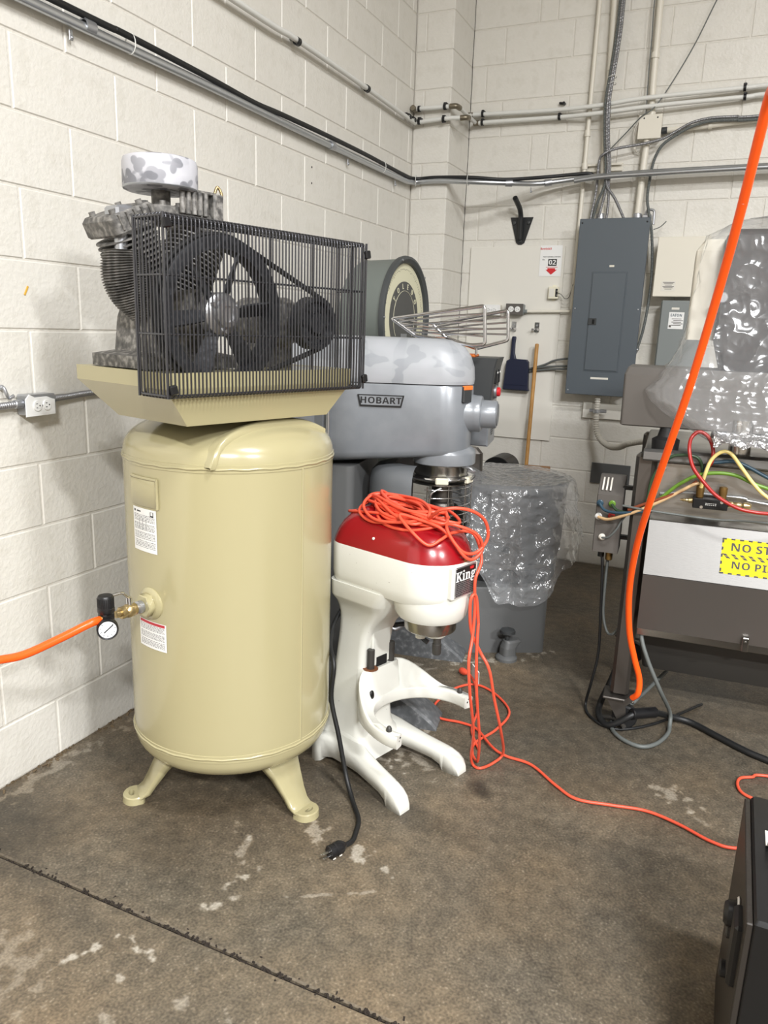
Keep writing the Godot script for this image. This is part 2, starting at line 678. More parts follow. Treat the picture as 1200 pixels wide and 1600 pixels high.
func block_mesh(w: float, h: float, variant: int) -> ArrayMesh:
	var key := "%d_%d_%d" % [roundi(w * 500), roundi(h * 500), variant]
	if not blocks.has(key):
		var rng := RandomNumberGenerator.new()
		rng.seed = hash(key)
		var p := PB.new()
		var b := 0.0035
		var d := 0.010
		var c := []
		for q in [[-1, -1], [1, -1], [1, 1], [-1, 1]]:
			var e := Vector3(q[0] * (w * 0.5 - 0.0022 - rng.randf() * 0.0016), q[1] * (h * 0.5 - 0.0022 - rng.randf() * 0.0016), 0)
			c.append([e, e + Vector3(0, 0, d - b), Vector3(e.x - q[0] * b, e.y - q[1] * b, d)])
		p.begin()
		for i in 4:
			var j := (i + 1) % 4
			for l in 2:
				p.tri(c[i][l], c[j][l + 1], c[j][l], FLAT)
				p.tri(c[i][l], c[i][l + 1], c[j][l + 1], FLAT)
		p.tri(c[0][2], c[2][2], c[1][2], FLAT)
		p.tri(c[0][2], c[3][2], c[2][2], FLAT)
		p.mark = p.v.size()
		blocks[key] = p.mesh()
	return blocks[key]


# a course of blocks between the joints given in js; along: the wall's direction, out: its normal
func course(parent: Node3D, js: Array, y0: float, h: float, origin: Vector3, along: Vector3, out: Vector3, row: int) -> void:
	for i in js.size() - 1:
		var a: float = js[i]
		var b: float = js[i + 1]
		if b - a < 0.02:
			continue
		var o := MeshInstance3D.new()
		o.name = "concrete_block"
		o.mesh = block_mesh(b - a, h, (i * 7 + row * 3) % 3)
		o.material_override = mats["block_paint"]
		parent.add_child(o, true)
		o.transform = Transform3D(Basis(along, Vector3.UP, along.cross(Vector3.UP)), origin + along * (a + b) * 0.5 + Vector3.UP * (y0 + h * 0.5) - out * 0.010)


func room() -> void:
	var H := 4.9
	var c := 0.2032
	# left wall: x = 0, faced with blocks from the pilaster to past the camera's view
	var wl := structure("wall_left", pbox(Vector3(-0.1035, H / 2, 5.15), Vector3(0.2, H, 10.7), 0.0), mats["joint_paint"])
	for r in 18:
		var js := [0.35]
		var z0 := (3.052 if r % 2 == 1 else 3.255) - 0.4064 * 7
		for k in 20:
			var z := z0 + 0.4064 * k
			if z > 0.37 and z < 4.9:
				js.append(z)
		var neg := []
		for z in js:
			neg.append(-z)
		neg.reverse()
		course(wl, neg, r * c, c, Vector3.ZERO, Vector3(0, 0, -1), Vector3(1, 0, 0), r)
	part("upper_wall", pbox(Vector3(-0.1, (18 * c + H) / 2, 5.15), Vector3(0.2, H - 18 * c, 10.7), 0.0), mats["room_paint"], wl)
	part("plain_wall", pbox(Vector3(-0.1, 9 * c, 7.6), Vector3(0.2, 18 * c, 5.6), 0.0), mats["room_paint"], wl)
	part("paint_flake", pbox(Vector3(0.001, 1.537, 3.256), Vector3(0.003, 0.030, 0.006), 0.0008, Basis(Vector3.RIGHT, -0.5)), mat("ochre_flake", c8(206, 160, 60), 0.7), wl, "ochre paint flake")
	for y in [2.197, 2.126]:
		part("screw_hole", pcyl(Vector3(-0.002, y, 1.562), Vector3(0.0006, y, 1.562), 0.005, 8), mats["dark_joint"], wl)
	# back wall: z = 0
	var wb := structure("wall_back", pbox(Vector3(4.5, H / 2, -0.1035), Vector3(9.4, H, 0.2), 0.0), mats["joint_paint"])
	for r in 18:
		var js := [0.2, 0.44, 0.85, 1.26, 1.39, 1.80, 2.21, 2.61, 3.02] if r % 2 == 1 else [0.2, 0.64, 0.745, 1.155, 1.57, 1.975, 2.38, 2.79, 3.02]
		if r % 4 == 2:
			js = [0.2, 0.33, 0.755, 1.16, 1.576, 1.98, 2.39, 2.79, 3.02]
		course(wb, js, r * c, c, Vector3.ZERO, Vector3(1, 0, 0), Vector3(0, 0, 1), r)
	part("upper_wall", pbox(Vector3(4.5, (18 * c + H) / 2, -0.1), Vector3(9.4, H - 18 * c, 0.2), 0.0), mats["room_paint"], wb)
	part("plain_wall", pbox(Vector3(6.11, 9 * c, -0.1), Vector3(6.18, 18 * c, 0.2), 0.0), mats["room_paint"], wb)
	# block pier that fills the corner
	var pier := structure("wall_corner_pier", pbox(Vector3(0.1155, H / 2, 0.17), Vector3(0.2320, H, 0.353), 0.0), mats["joint_paint"])
	for r in 18:
		course(pier, [0.0, 0.066, 0.2365] if r % 2 == 1 else [0.0, 0.2365], r * c, c, Vector3(0, 0, 0.35), Vector3(1, 0, 0), Vector3(0, 0, 1), r)
		course(pier, [-0.348, -0.004], r * c, c, Vector3(0.235, 0, 0), Vector3(0, 0, -1), Vector3(1, 0, 0), r)
	var crack := PB.new()
	var rng := RandomNumberGenerator.new()
	rng.seed = 5
	var cp := []
	for i in 60:
		cp.append(Vector3(0.2365 + rng.randf() * 0.003, 0.6 + i * 0.052, -0.0005 + rng.randf() * 0.0015))
	crack.tube(PackedVector3Array(cp), 0.0019, 5)
	part("settlement_crack", crack, mats["dark_joint"], wb, "dark crack down the corner beside the pier")
	structure("wall_right", pbox(Vector3(9.1, H / 2, 5.15), Vector3(0.2, H, 10.7), 0.0), mats["far_wall_paint"])
	structure("wall_front", pbox(Vector3(4.5, H / 2, 10.4), Vector3(9.4, H, 0.2), 0.0), mats["far_wall_paint"])
	structure("ceiling", pbox(Vector3(4.5, H + 0.1, 5.15), Vector3(9.4, 0.2, 10.7), 0.0), mats["ceiling_paint"])
	floor_slab()


func floor_slab() -> void:
	var size := 1536
	var span := 4.6
	var k := size / span
	var n1 := FastNoiseLite.new()
	n1.seed = 11
	n1.frequency = 0.006
	n1.fractal_octaves = 5
	var n2 := FastNoiseLite.new()
	n2.seed = 12
	n2.frequency = 0.05
	n2.fractal_octaves = 4
	var n3 := FastNoiseLite.new()
	n3.seed = 13
	n3.frequency = 0.35
	n3.fractal_octaves = 2
	var a := n1.get_image(size, size).get_data()
	var b := n2.get_image(size, size).get_data()
	var d := n3.get_image(size, size).get_data()
	# scuffs of pale residue: x, z, half length, half width, turn, strength
	var marks := [
		[0.72, 3.86, 0.10, 0.020, -1.1, 1.0], [0.80, 3.78, 0.03, 0.012, 0.3, 0.9], [0.86, 3.80, 0.045, 0.016, 0.2, 1.0], [0.84, 3.875, 0.03, 0.014, 0.0, 0.8],
		[0.90, 3.60, 0.09, 0.026, -0.9, 0.9], [0.91, 3.50, 0.10, 0.03, -1.2, 0.8], [0.84, 3.39, 0.07, 0.03, 1.2, 0.55], [0.80, 3.32, 0.05, 0.02, 0.4, 0.45],
		[0.99, 3.21, 0.06, 0.035, 0.7, 0.7], [1.15, 3.25, 0.05, 0.03, 0.2, 0.9], [1.23, 3.28, 0.06, 0.022, 0.4, 0.8], [1.10, 3.46, 0.20, 0.008, -0.55, 0.5],
		[1.94, 2.53, 0.13, 0.055, 0.45, 0.6], [2.02, 2.63, 0.05, 0.03, 0.3, 0.4], [1.09, 2.72, 0.15, 0.10, 0.2, 0.55], [0.98, 2.78, 0.13, 0.09, 0.6, 0.6],
		[0.92, 1.85, 0.14, 0.07, -0.4, 0.8], [1.10, 1.78, 0.20, 0.035, -0.5, 0.8], [1.28, 1.60, 0.10, 0.04, -0.9, 0.8], [0.80, 2.02, 0.18, 0.07, -0.5, 0.55], [1.06, 2.5, 0.07, 0.03, 0.6, 0.7],
		[1.03, 3.87, 0.05, 0.03, 0.4, 0.5], [0.98, 3.77, 0.06, 0.02, 0.9, 0.5], [1.14, 3.86, 0.04, 0.018, 0.5, 0.6], [0.92, 3.98, 0.05, 0.03, 0.1, 0.5],
		[0.55, 3.98, 0.16, 0.10, 0.2, 0.3], [0.45, 2.9, 0.25, 0.12, 1.1, 0.25], [0.06, 3.3, 0.05, 0.35, 0.0, 0.4]]
	# darker worn or wet places
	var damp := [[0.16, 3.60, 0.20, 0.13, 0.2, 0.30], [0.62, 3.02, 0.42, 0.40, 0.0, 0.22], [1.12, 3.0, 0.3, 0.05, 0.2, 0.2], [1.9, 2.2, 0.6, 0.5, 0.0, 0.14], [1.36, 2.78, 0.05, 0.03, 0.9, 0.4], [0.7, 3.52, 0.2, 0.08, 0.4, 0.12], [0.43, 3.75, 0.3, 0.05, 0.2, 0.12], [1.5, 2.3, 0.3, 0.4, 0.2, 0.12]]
	var pale := PackedFloat32Array()
	pale.resize(size * size)
	for pass_ in 2:
		for m in (marks if pass_ == 0 else damp):
			var cs := cos(m[4])
			var sn := sin(m[4])
			var reach: float = (maxf(m[2], m[3]) * 1.7) * k
			var cx: float = m[0] * k
			var cz: float = m[1] * k
			for y in range(maxi(0, int(cz - reach)), mini(size, int(cz + reach))):
				for x in range(maxi(0, int(cx - reach)), mini(size, int(cx + reach))):
					var dx := (x - cx) / k
					var dz := (y - cz) / k
					var u: float = (dx * cs + dz * sn) / m[2]
					var w: float = (-dx * sn + dz * cs) / m[3]
					var e := 1.0 - sqrt(u * u + w * w) * 0.7
					if e <= 0.0:
						continue
					var i := y * size + x
					if pass_ == 0:
						var q := e + (b[i] - 128) / 150.0 + (a[i] - 128) / 400.0
						pale[i] += clampf((q - 0.55) * 3.5, 0.0, 1.0) * m[5] * (0.55 + d[i] / 400.0)
					else:
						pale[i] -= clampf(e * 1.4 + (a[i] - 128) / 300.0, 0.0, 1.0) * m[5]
	var out := PackedByteArray()
	out.resize(size * size * 3)
	for i in size * size:
		var t := (a[i] - 128) / 128.0
		var f := (b[i] - 128) / 128.0
		var s := (d[i] - 128) / 128.0
		var lum := 1.0 + t * 0.11 + f * 0.15 + s * 0.30
		var p := pale[i]
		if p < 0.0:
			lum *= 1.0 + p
			p = 0.0
		if s > 0.62 and f > -0.1:
			p = maxf(p, 0.28)
		p = minf(p, 0.92)
		var warm := t * 3.0
		out[i * 3] = clampi(int(lerpf((101 + warm) * lum, 176, p)), 0, 255)
		out[i * 3 + 1] = clampi(int(lerpf(91 * lum, 170, p)), 0, 255)
		out[i * 3 + 2] = clampi(int(lerpf((76 - warm) * lum, 158, p)), 0, 255)
	var m := mat("wet_concrete", Color.WHITE, 0.5)
	m.albedo_texture = ImageTexture.create_from_image(Image.create_from_data(size, size, false, Image.FORMAT_RGB8, out))
	m.roughness_texture = noise_tex(14, 0.008, 512, 5, FastNoiseLite.TYPE_SIMPLEX_SMOOTH, ramp([[0.0, Color(0.7, 0.7, 0.7)], [1.0, Color(1, 1, 1)]]))
	m.roughness = 0.62
	m.heightmap_enabled = true
	m.heightmap_texture = noise_tex(15, 0.16, 1024, 4)
	m.heightmap_scale = 0.16
	m.uv1_triplanar = true
	m.uv1_world_triplanar = true
	m.uv1_scale = Vector3(1.0 / span, 1.0 / span, 1.0 / span)
	# two pours with an open joint between them at z = 3.71
	var p := PB.new()
	p.box(Vector3(4.5, -0.1, 1.7525), Vector3(9.4, 0.2, 3.907), 0.004)
	p.box(Vector3(4.5, -0.1, 7.107), Vector3(9.4, 0.2, 6.786), 0.004)
	var fl := structure("floor", p, m)
	var j := PB.new()
	j.box(Vector3(4.5, -0.05, 3.71), Vector3(9.4, 0.08, 0.012), 0.0)
	part("joint_filler", j, mats["dark_joint"], fl, "dark dirt in the saw cut joint across the floor")
	var rng := RandomNumberGenerator.new()
	rng.seed = 8
	var crumbs := PB.new()
	for i in 260:
		var x := rng.randf() * 2.2
		var z := 3.71 + (rng.randf() - 0.5) * (0.012 if i % 5 < 4 else 0.05)
		crumbs.box(Vector3(x, -0.001, z), Vector3(0.004 + rng.randf() * 0.008, 0.004, 0.003 + rng.randf() * 0.004), 0.0008, Basis.from_euler(Vector3(rng.randf(), rng.randf() * 6, rng.randf())))
	var cm := part("joint_dirt", crumbs, mats["dark_joint"], fl)
	cm.set_meta("kind", "stuff")
	var edge := PB.new()
	for i in 420:
		var z := 0.4 + rng.randf() * 3.6
		edge.box(Vector3(rng.randf() * rng.randf() * 0.04, 0.001, z), Vector3(0.004 + rng.randf() * 0.010, 0.002 + rng.randf() * 0.004, 0.004 + rng.randf() * 0.014), 0.001, Basis.from_euler(Vector3(rng.randf(), rng.randf() * 6, rng.randf())))
	var em := part("wall_foot_dirt", edge, mat("crumbs", c8(92, 78, 58), 0.95), fl)
	em.set_meta("kind", "stuff")


# ------------------------------------------------------------------ air compressor
# a picture with rows of small grey lines, for print too small to read
func small_print(w: int, h: int, seed_: int, head: Color, rows: int, frame := false) -> ImageTexture:
	var im := Image.create(w, h, false, Image.FORMAT_RGB8)
	im.fill(c8(226, 226, 224))
	var rng := RandomNumberGenerator.new()
	rng.seed = seed_
	var top := int(h * 0.16)
	if head.a > 0.5:
		im.fill_rect(Rect2i(int(w * 0.04), int(h * 0.03), int(w * 0.92), int(h * 0.1)), head)
	for r in rows:
		var y := top + int((h - top - 6) * r / float(rows))
		var x := int(w * 0.06)
		if r % 6 == 5:
			continue
		while x < w * 0.92:
			var l := rng.randi_range(3, 12)
			im.fill_rect(Rect2i(x, y, mini(l, int(w * 0.94) - x), maxi(2, int(h / float(rows) * 0.42))), c8(70, 70, 74))
			x += l + 3
	if frame:
		for q in [0.3, 0.45, 0.6]:
			im.fill_rect(Rect2i(int(w * q), int(h * 0.24), 2, int(h * 0.26)), c8(60, 60, 60))
		im.fill_rect(Rect2i(int(w * 0.06), int(h * 0.06), 10, 8), c8(20, 20, 20))
		im.fill_rect(Rect2i(int(w * 0.2), int(h * 0.07), 24, 5), c8(40, 40, 40))
		im.fill_rect(Rect2i(int(w * 0.78), int(h * 0.05), 16, 18), c8(20, 20, 20))
		im.fill_rect(Rect2i(int(w * 0.80), int(h * 0.06), 10, 12), c8(220, 220, 220))
	return ImageTexture.create_from_image(im)


func print_mat(called: String, t: Texture2D, rough := 0.45) -> StandardMaterial3D:
	var m := mat(called, Color.WHITE, rough)
	m.albedo_texture = t
	m.texture_repeat = false
	return m


func compressor() -> void:
	var t := thing("air_compressor", "tall cream vertical air compressor with caged flywheel on top, standing by the left wall", "air compressor", Vector3(0.615, 0, 3.10), deg_to_rad(74.4))
	var cr: Material = mats["cream_enamel"]
	var R := 0.305
	var p := PB.new()
	var prof := []
	for i in 15:
		var a := PI / 2 * i / 14.0
		prof.append(Vector2(maxf(0.001, sin(a) * R), 0.245 - pow(maxf(cos(a), 0.0), 0.75) * 0.112))
	prof.append(Vector2(R, 0.29))
	prof.append(Vector2(R, 1.06))
	for i in 15:
		var a := PI / 2 * (14 - i) / 14.0
		prof.append(Vector2(maxf(0.001, sin(a) * R), 1.095 + pow(maxf(cos(a), 0.0), 0.75) * 0.125))
	p.lathe(prof, Transform3D(), 72)
	var tank := part("tank", p, cr, t)
	for y in [0.252, 1.092]:
		p = PB.new()
		var rings := []
		for j in 97:
			var a := TAU * j / 96.0
			rings.append(Vector3(cos(a) * (R + 0.0005), y + 0.0012 * sin(j * 1.7), sin(a) * (R + 0.0005)))
		p.tube(PackedVector3Array(rings), 0.0042, 6)
		p.lathe([Vector2(R - 0.002, y - 0.012), Vector2(R + 0.002, y - 0.010), Vector2(R + 0.002, y + 0.010), Vector2(R - 0.002, y + 0.012)], Transform3D(), 72, false)
		part("weld_seam", p, cr, tank)
	p = PB.new()
	p.tube(PackedVector3Array([Vector3(0.004, 0.26, R), Vector3(0.004, 1.085, R)]), 0.0035, 6)
	part("weld_seam", p, cr, tank, "vertical weld seam down the tank")
	# nameplate pad welded on, and two printed labels round the shell
	var rad := func(deg: float, y: float, r: float) -> Transform3D:
		var a := deg_to_rad(deg)
		var n := Vector3(cos(a), 0, sin(a))
		return Transform3D(Basis(Vector3.UP.cross(n), Vector3.UP, n), n * r + Vector3(0, y, 0))
	p = PB.new()
	var rows := []
	for i in 9:
		var row := PackedVector3Array()
		for y in [0.972, 0.975, 1.049, 1.052]:
			var a := deg_to_rad(188.5 - 21.0 * i / 8.0)
			var rr: float = R + (0.0045 if y > 0.973 and y < 1.051 else 0.0)
			row.append(Vector3(cos(a) * rr, y, sin(a) * rr))
		rows.append(row)
	p.sheet(rows)
	var frame := []
	for i in 9:
		var a := deg_to_rad(188.5 - 21.0 * i / 8.0)
		frame.append(Vector3(cos(a) * (R + 0.003), 1.052, sin(a) * (R + 0.003)))
	for i in 7:
		var a := deg_to_rad(167.5)
		frame.append(Vector3(cos(a) * (R + 0.003), 1.052 - 0.08 * i / 6.0, sin(a) * (R + 0.003 + 0.002 * (i % 2))))
	p.tube(PackedVector3Array(frame), 0.0045, 6)
	part("maker_pad", p, cr, tank, "blank plate welded round its edge to the tank")
	var pm := print_mat("data_label_print", small_print(128, 160, 4, Color(0, 0, 0, 0), 24, true))
	part("data_label", print_plate(0.104, 0.122, rad.call(178.6, 0.906, R + 0.0012), R, 8), pm, tank, "white data label full of fine black print")
	pm = print_mat("warning_label_print", small_print(128, 112, 6, c8(176, 40, 52), 17))
	part("warning_label", print_plate(0.115, 0.082, rad.call(175.6, 0.604, R + 0.0012), R, 8), pm, tank, "white warning label with a red heading")
	# feet
	for deg in [86.0, 206.0, 326.0]:
		var turn := Transform3D(Basis(Vector3.UP, -deg_to_rad(deg)), Vector3.ZERO)
		p = PB.new()
		var rings := []
		for s in [[0.165, 0.185, 0.082, 0.03], [0.195, 0.178, 0.078, 0.026], [0.235, 0.12, 0.056, 0.020], [0.268, 0.060, 0.042, 0.014], [0.284, 0.032, 0.039, 0.012], [0.300, 0.020, 0.039, 0.006], [0.318, 0.017, 0.039, 0.004]]:
			var w: float = s[2]
			var lip: float = s[3]
			var nx := Vector3(0.78, 0.62, 0) if s[1] > 0.03 else Vector3(0.2, 0.98, 0)
			var c := Vector3(s[0], s[1], 0)
			rings.append(PackedVector3Array([c + Vector3(0, 0, w) - nx * lip, c + Vector3(0, 0, w), c + Vector3(0, 0, w * 0.9) + nx * 0.004, c + Vector3(0, 0, -w * 0.9) + nx * 0.004, c + Vector3(0, 0, -w), c + Vector3(0, 0, -w) - nx * lip, c + Vector3(0, 0, -w + 0.005) - nx * lip, c + Vector3(0, 0, -w + 0.005) - nx * 0.005, c + Vector3(0, 0, w - 0.005) - nx * 0.005, c + Vector3(0, 0, w - 0.005) - nx * lip]))
		p.loft(rings, turn, true, true, 60.0)
		# toe: a round ended plate with a slot through it
		var outer := PackedVector3Array()
		var inner := PackedVector3Array()
		for j in 32:
			var a := TAU * j / 32.0
			var ca := cos(a)
			outer.append(Vector3(0.318 + (0.034 * ca if ca > 0 else 0.030 * signf(ca) * pow(absf(ca), 0.3)), 0, 0.039 * sin(a)))
			inner.append(Vector3(0.326 + 0.009 * ca, 0, 0.016 * sin(a)))
		var lift := func(ring: PackedVector3Array, y: float, grow := 0.0) -> PackedVector3Array:
			var o := PackedVector3Array()
			for q in ring:
				o.append(Vector3(q.x, y, q.z) + Vector3(q.x - 0.322, 0, q.z).normalized() * grow)
			return o
		p.loft([lift.call(inner, 0.0), lift.call(inner, 0.023), lift.call(outer, 0.023, -0.003), lift.call(outer, 0.020), lift.call(outer, 0.0, 0.002), lift.call(inner, 0.0)], turn, false)
		var leg := part("leg", p, cr, t)
		p = PB.new()
		p.lathe([Vector2(0.001, 0.0), Vector2(0.0165, 0.0), Vector2(0.0165, 0.004)], turn * Transform3D(Basis(), Vector3(0.326, 0.001, 0)), 16, false)
		part("bolt_slot", p, mats["black_hole"], leg)
	# port, valve, regulator and gauge, out along the radius at 175.5 degrees
	var px: Transform3D = rad.call(175.5, 0.698, R - 0.004)
	px.basis = Basis(px.basis.x, px.basis.y, px.basis.z)
	var out := Transform3D(px.basis * Basis(Vector3.RIGHT, PI / 2), px.origin)   # its y runs outward
	p = PB.new()
	p.lathe([Vector2(0.046, 0), Vector2(0.046, 0.006), Vector2(0.040, 0.011), Vector2(0.034, 0.013), Vector2(0.034, 0.014)], out, 32)
	p.lathe([Vector2(0.034, 0.013), Vector2(0.034, 0.030), Vector2(0.031, 0.033)], out, 6)
	var port := part("outlet_port", p, cr, t, "cream welded outlet boss with a hexagon face")
	p = PB.new()
	p.lathe([Vector2(0.014, 0.033), Vector2(0.0175, 0.036), Vector2(0.0175, 0.048), Vector2(0.013, 0.051), Vector2(0.013, 0.056)], out, 20)
	part("nipple", p, mats["zinc"], port)
	p = PB.new()
	p.lathe([Vector2(0.014, 0.054), Vector2(0.017, 0.057), Vector2(0.019, 0.066), Vector2(0.019, 0.082), Vector2(0.015, 0.088)], out, 20)
	p.lathe([Vector2(0.017, 0.086), Vector2(0.017, 0.104)], out, 6)
	p.lathe([Vector2(0.010, 0.104), Vector2(0.010, 0.118)], out, 14)
	var valve := part("ball_valve", p, mats["brass"], t, "brass ball valve with a plain steel lever")
	p = PB.new()
	var o1 := px.origin + px.basis.z * 0.074
	p.cyl(o1 + Vector3(0, 0.012, 0), o1 + Vector3(0, 0.036, 0), 0.008, 12)
	var lv := PackedVector3Array()
	for q in [[0.0, 0.034], [0.012, 0.042], [0.024, 0.055], [0.04, 0.057], [0.062, 0.056], [0.085, 0.055]]:
		lv.append(px.origin + px.basis.z * (0.070 + q[0]) + Vector3(0, q[1], 0))
	p.tube(lv, 0.0085, 10, false, Transform3D(), PackedFloat32Array(), 0.45)
	part("lever", p, mats["chrome"], valve)
	var o2 := px.origin + px.basis.z * 0.146
	p = PB.new()
	p.box(o2, Vector3(0.034, 0.036, 0.034), 0.006, px.basis)
	p.lathe([Vector2(0.020, 0.014), Vector2(0.022, 0.018), Vector2(0.022, 0.028), Vector2(0.0205, 0.029), Vector2(0.0205, 0.058), Vector2(0.018, 0.062), Vector2(0.001, 0.063)], Transform3D(Basis(), o2), 28)
	for j in 28:
		var a := TAU * j / 28
		p.cyl(o2 + Vector3(cos(a) * 0.0205, 0.031, sin(a) * 0.0205), o2 + Vector3(cos(a) * 0.0205, 0.056, sin(a) * 0.0205), 0.0012, 5)
	var reg := part("regulator", p, mats["black_plastic"], t, "black pressure regulator with a ribbed knob")
	# the gauge looks to the camera's side
	var gdir := (px.basis.z * 0.50 - px.basis.x * -0.80 + Vector3(0, 0.05, 0)).normalized()
	var gb := PB.along(o2 + gdir * 0.010 + Vector3(0, -0.022, 0), o2 + gdir * 0.05 + Vector3(0, -0.020, 0))
	p = PB.new()
	p.lathe([Vector2(0.008, -0.006), Vector2(0.0265, 0.004), Vector2(0.0275, 0.010), Vector2(0.0275, 0.030), Vector2(0.0255, 0.033), Vector2(0.0225, 0.031), Vector2(0.0225, 0.027)], gb, 28)
	var gauge := part("gauge", p, mats["black_plastic"], t, "small black rimmed pressure gauge with a white dial")
	p = PB.new()
	p.lathe([Vector2(0.0225, 0.0268), Vector2(0.0225, 0.028), Vector2(0.0005, 0.0283)], gb, 28)
	part("dial", p, mats["gauge_glass"], gauge)
	p = PB.new()
	p.box(Vector3(0.002, 0.0292, 0.002), Vector3(0.003, 0.001, 0.030), 0.0003, Basis(Vector3.UP, 0.9))
	for j in 9:
		var a := 0.6 + TAU * 0.75 * j / 8.0
		p.box(Vector3(cos(a) * 0.018, 0.029, sin(a) * 0.018), Vector3(0.005, 0.0008, 0.0014), 0.0002, Basis(Vector3.UP, -a))
	var np := part("needle", p, mats["ink"], gauge)
	np.transform = gb
	p = PB.new()
	p.lathe([Vector2(0.008, 0.128), Vector2(0.008, 0.150), Vector2(0.0065, 0.152), Vector2(0.0065, 0.16)], out, 14)
	p.lathe([Vector2(0.0105, 0.160), Vector2(0.0105, 0.166), Vector2(0.009, 0.168), Vector2(0.009, 0.190)], out, 14)
	part("hose_tail", p, mats["dull_brass"], t)
	# platform: a tray with a straight rim and flanges that slope in
	p = PB.new()
	var tray := []
	for q in [[0.0, 1.342, 0.012], [0.0, 1.345, 0.0], [0.0, 1.308, 0.0], [0.075, 1.214, 0.0], [0.079, 1.216, 0.0], [0.006, 1.310, 0.0], [0.006, 1.335, 0.0]]:
		var g: float = q[0] + q[2]
		tray.append(PackedVector3Array([Vector3(-0.395 + g, q[1], -0.135 + g * 0.9), Vector3(0.24 - g, q[1], -0.135 + g * 0.9), Vector3(0.24 - g, q[1], 0.262 - g * 0.35), Vector3(-0.395 + g, q[1], 0.262 - g * 0.35)]))
	p.loft(tray, Transform3D(), false, true, 20.0, true)
	p.box(Vector3(-0.078, 1.338, 0.063), Vector3(0.628, 0.008, 0.39), 0.001)
	var plat := part("platform", p, cr, t, "cream sheet metal platform with tapered flanges")
	p = PB.new()
	var sad := []
	for i in 25:
		var u := -0.24 + 0.42 * i / 24.0
		var up := sin(PI * clampf(i / 24.0, 0.02, 0.98))
		up = 0.016 * pow(up, 0.5)
		var dy := func(n: float) -> float: return 1.095 + pow(sqrt(maxf(0.0, 1.0 - (u * u + n * n) / (R * R))), 0.75) * 0.125
		sad.append(PackedVector3Array([Vector3(u, dy.call(0.215) - 0.002, 0.217), Vector3(u, dy.call(0.2) + up * 0.75, 0.218), Vector3(u, dy.call(0.2) + up, 0.210), Vector3(u, dy.call(0.19) + up * 0.6, 0.19)]))
	p.sheet(sad)
	part("saddle", p, cr, plat)
	# pump: crankcase, two finned cylinders in a V, heads, manifold
	var ci: Material = mats["dusty_cast_iron"]
	p = PB.new()
	p.loft([outline(-0.36, -0.06, 0.13, 0.02, 0.02, 1.345), outline(-0.36, -0.06, 0.13, 0.02, 0.02, 1.375), outline(-0.32, -0.10, 0.10, 0.04, 0.04, 1.385), outline(-0.31, -0.11, 0.105, 0.05, 0.05, 1.47), outline(-0.29, -0.13, 0.09, 0.05, 0.05, 1.54)])
	p.cyl(Vector3(-0.2, 1.484, 0.09), Vector3(-0.2, 1.484, 0.15), 0.06, 24, 0.005)
	var pump := part("pump", p, ci, t, "dusty dark cast iron pump with two finned cylinders")
	for s in [-1, 1]:
		var tilt := Transform3D(Basis(Vector3(0, 0, 1), -s * 0.42), Vector3(-0.205 + s * 0.03, 1.50, -0.01))
		p = PB.new()
		p.lathe([Vector2(0.045, 0.0), Vector2(0.045, 0.20)], tilt, 24)
		for i in 13:
			var y := 0.03 + i * 0.0125
			p.lathe([Vector2(0.045, y), Vector2(0.078, y + 0.001), Vector2(0.078, y + 0.0045), Vector2(0.045, y + 0.0055)], tilt, 28, false)
		part("finned_cylinder", p, ci, pump)
		p = PB.new()
		p.loft([outline(-0.062, 0.062, 0.07, 0.015, 0.015, 0.196), outline(-0.066, 0.066, 0.074, 0.015, 0.015, 0.202), outline(-0.066, 0.066, 0.074, 0.015, 0.015, 0.236), outline(-0.058, 0.058, 0.066, 0.015, 0.015, 0.246)], tilt)
		for q in [[-1, -1], [-1, 1], [1, -1], [1, 1]]:
			p.lathe([Vector2(0.009, 0.245), Vector2(0.009, 0.256)], tilt * Transform3D(Basis(), Vector3(q[0] * 0.04, 0, q[1] * 0.045)), 6)
		for i in 5:
			p.box(Vector3(-0.045 + i * 0.0225, 0.225, 0), Vector3(0.005, 0.036, 0.156), 0.001)
			var base_ := p.v.size() - 44 * 3
			for j in range(maxi(base_, 0), p.v.size()):
				p.v[j] = tilt * p.v[j]
		part("cylinder_head", p, ci, pump)
	p = PB.new()
	p.tube(bent([Vector3(-0.30, 1.72, 0.02), Vector3(-0.35, 1.72, 0.03), Vector3(-0.35, 1.60, 0.03)], 0.02), 0.016, 12)
	p.box(Vector3(-0.335, 1.712, 0.02), Vector3(0.07, 0.035, 0.06), 0.006)
	p.box(Vector3(-0.352, 1.672, 0.03), Vector3(0.046, 0.014, 0.05), 0.004)
	part("manifold", p, mats["zinc"], pump)
	p = PB.new()
	var cool := []
	for i in 58:
		var f := i / 57.0
		var rr := 0.062 * sin(PI * (0.28 + 0.55 * f)) * (1.0 if i % 2 == 0 else 0.86)
		cool.append([Vector3(-0.355 + 0.05 * f * f, 1.625 - 0.15 * f, 0.045), rr])
	var cpth := PackedVector3Array()
	var crad := PackedFloat32Array()
	for q in cool:
		cpth.append(q[0])
		crad.append(q[1])
	p.tube(cpth, 0.05, 20, false, Transform3D(), crad)
	part("finned_cooler", p, mats["dusty_cast_iron"], pump)
	p = PB.new()
	p.box(Vector3(-0.13, 1.752, 0.055), Vector3(0.012, 0.07, 0.012), 0.002)
	p.box(Vector3(-0.085, 1.752, 0.055), Vector3(0.032, 0.075, 0.04), 0.004)
	p.box(Vector3(-0.155, 1.788, 0.055), Vector3(0.13, 0.008, 0.03), 0.002)
	for i in 5:
		p.cyl(Vector3(-0.125 - i * 0.018, 1.73, 0.07), Vector3(-0.125 - i * 0.018, 1.785, 0.07), 0.007, 10)
	part("unloader", p, ci, pump)
	p = PB.new()
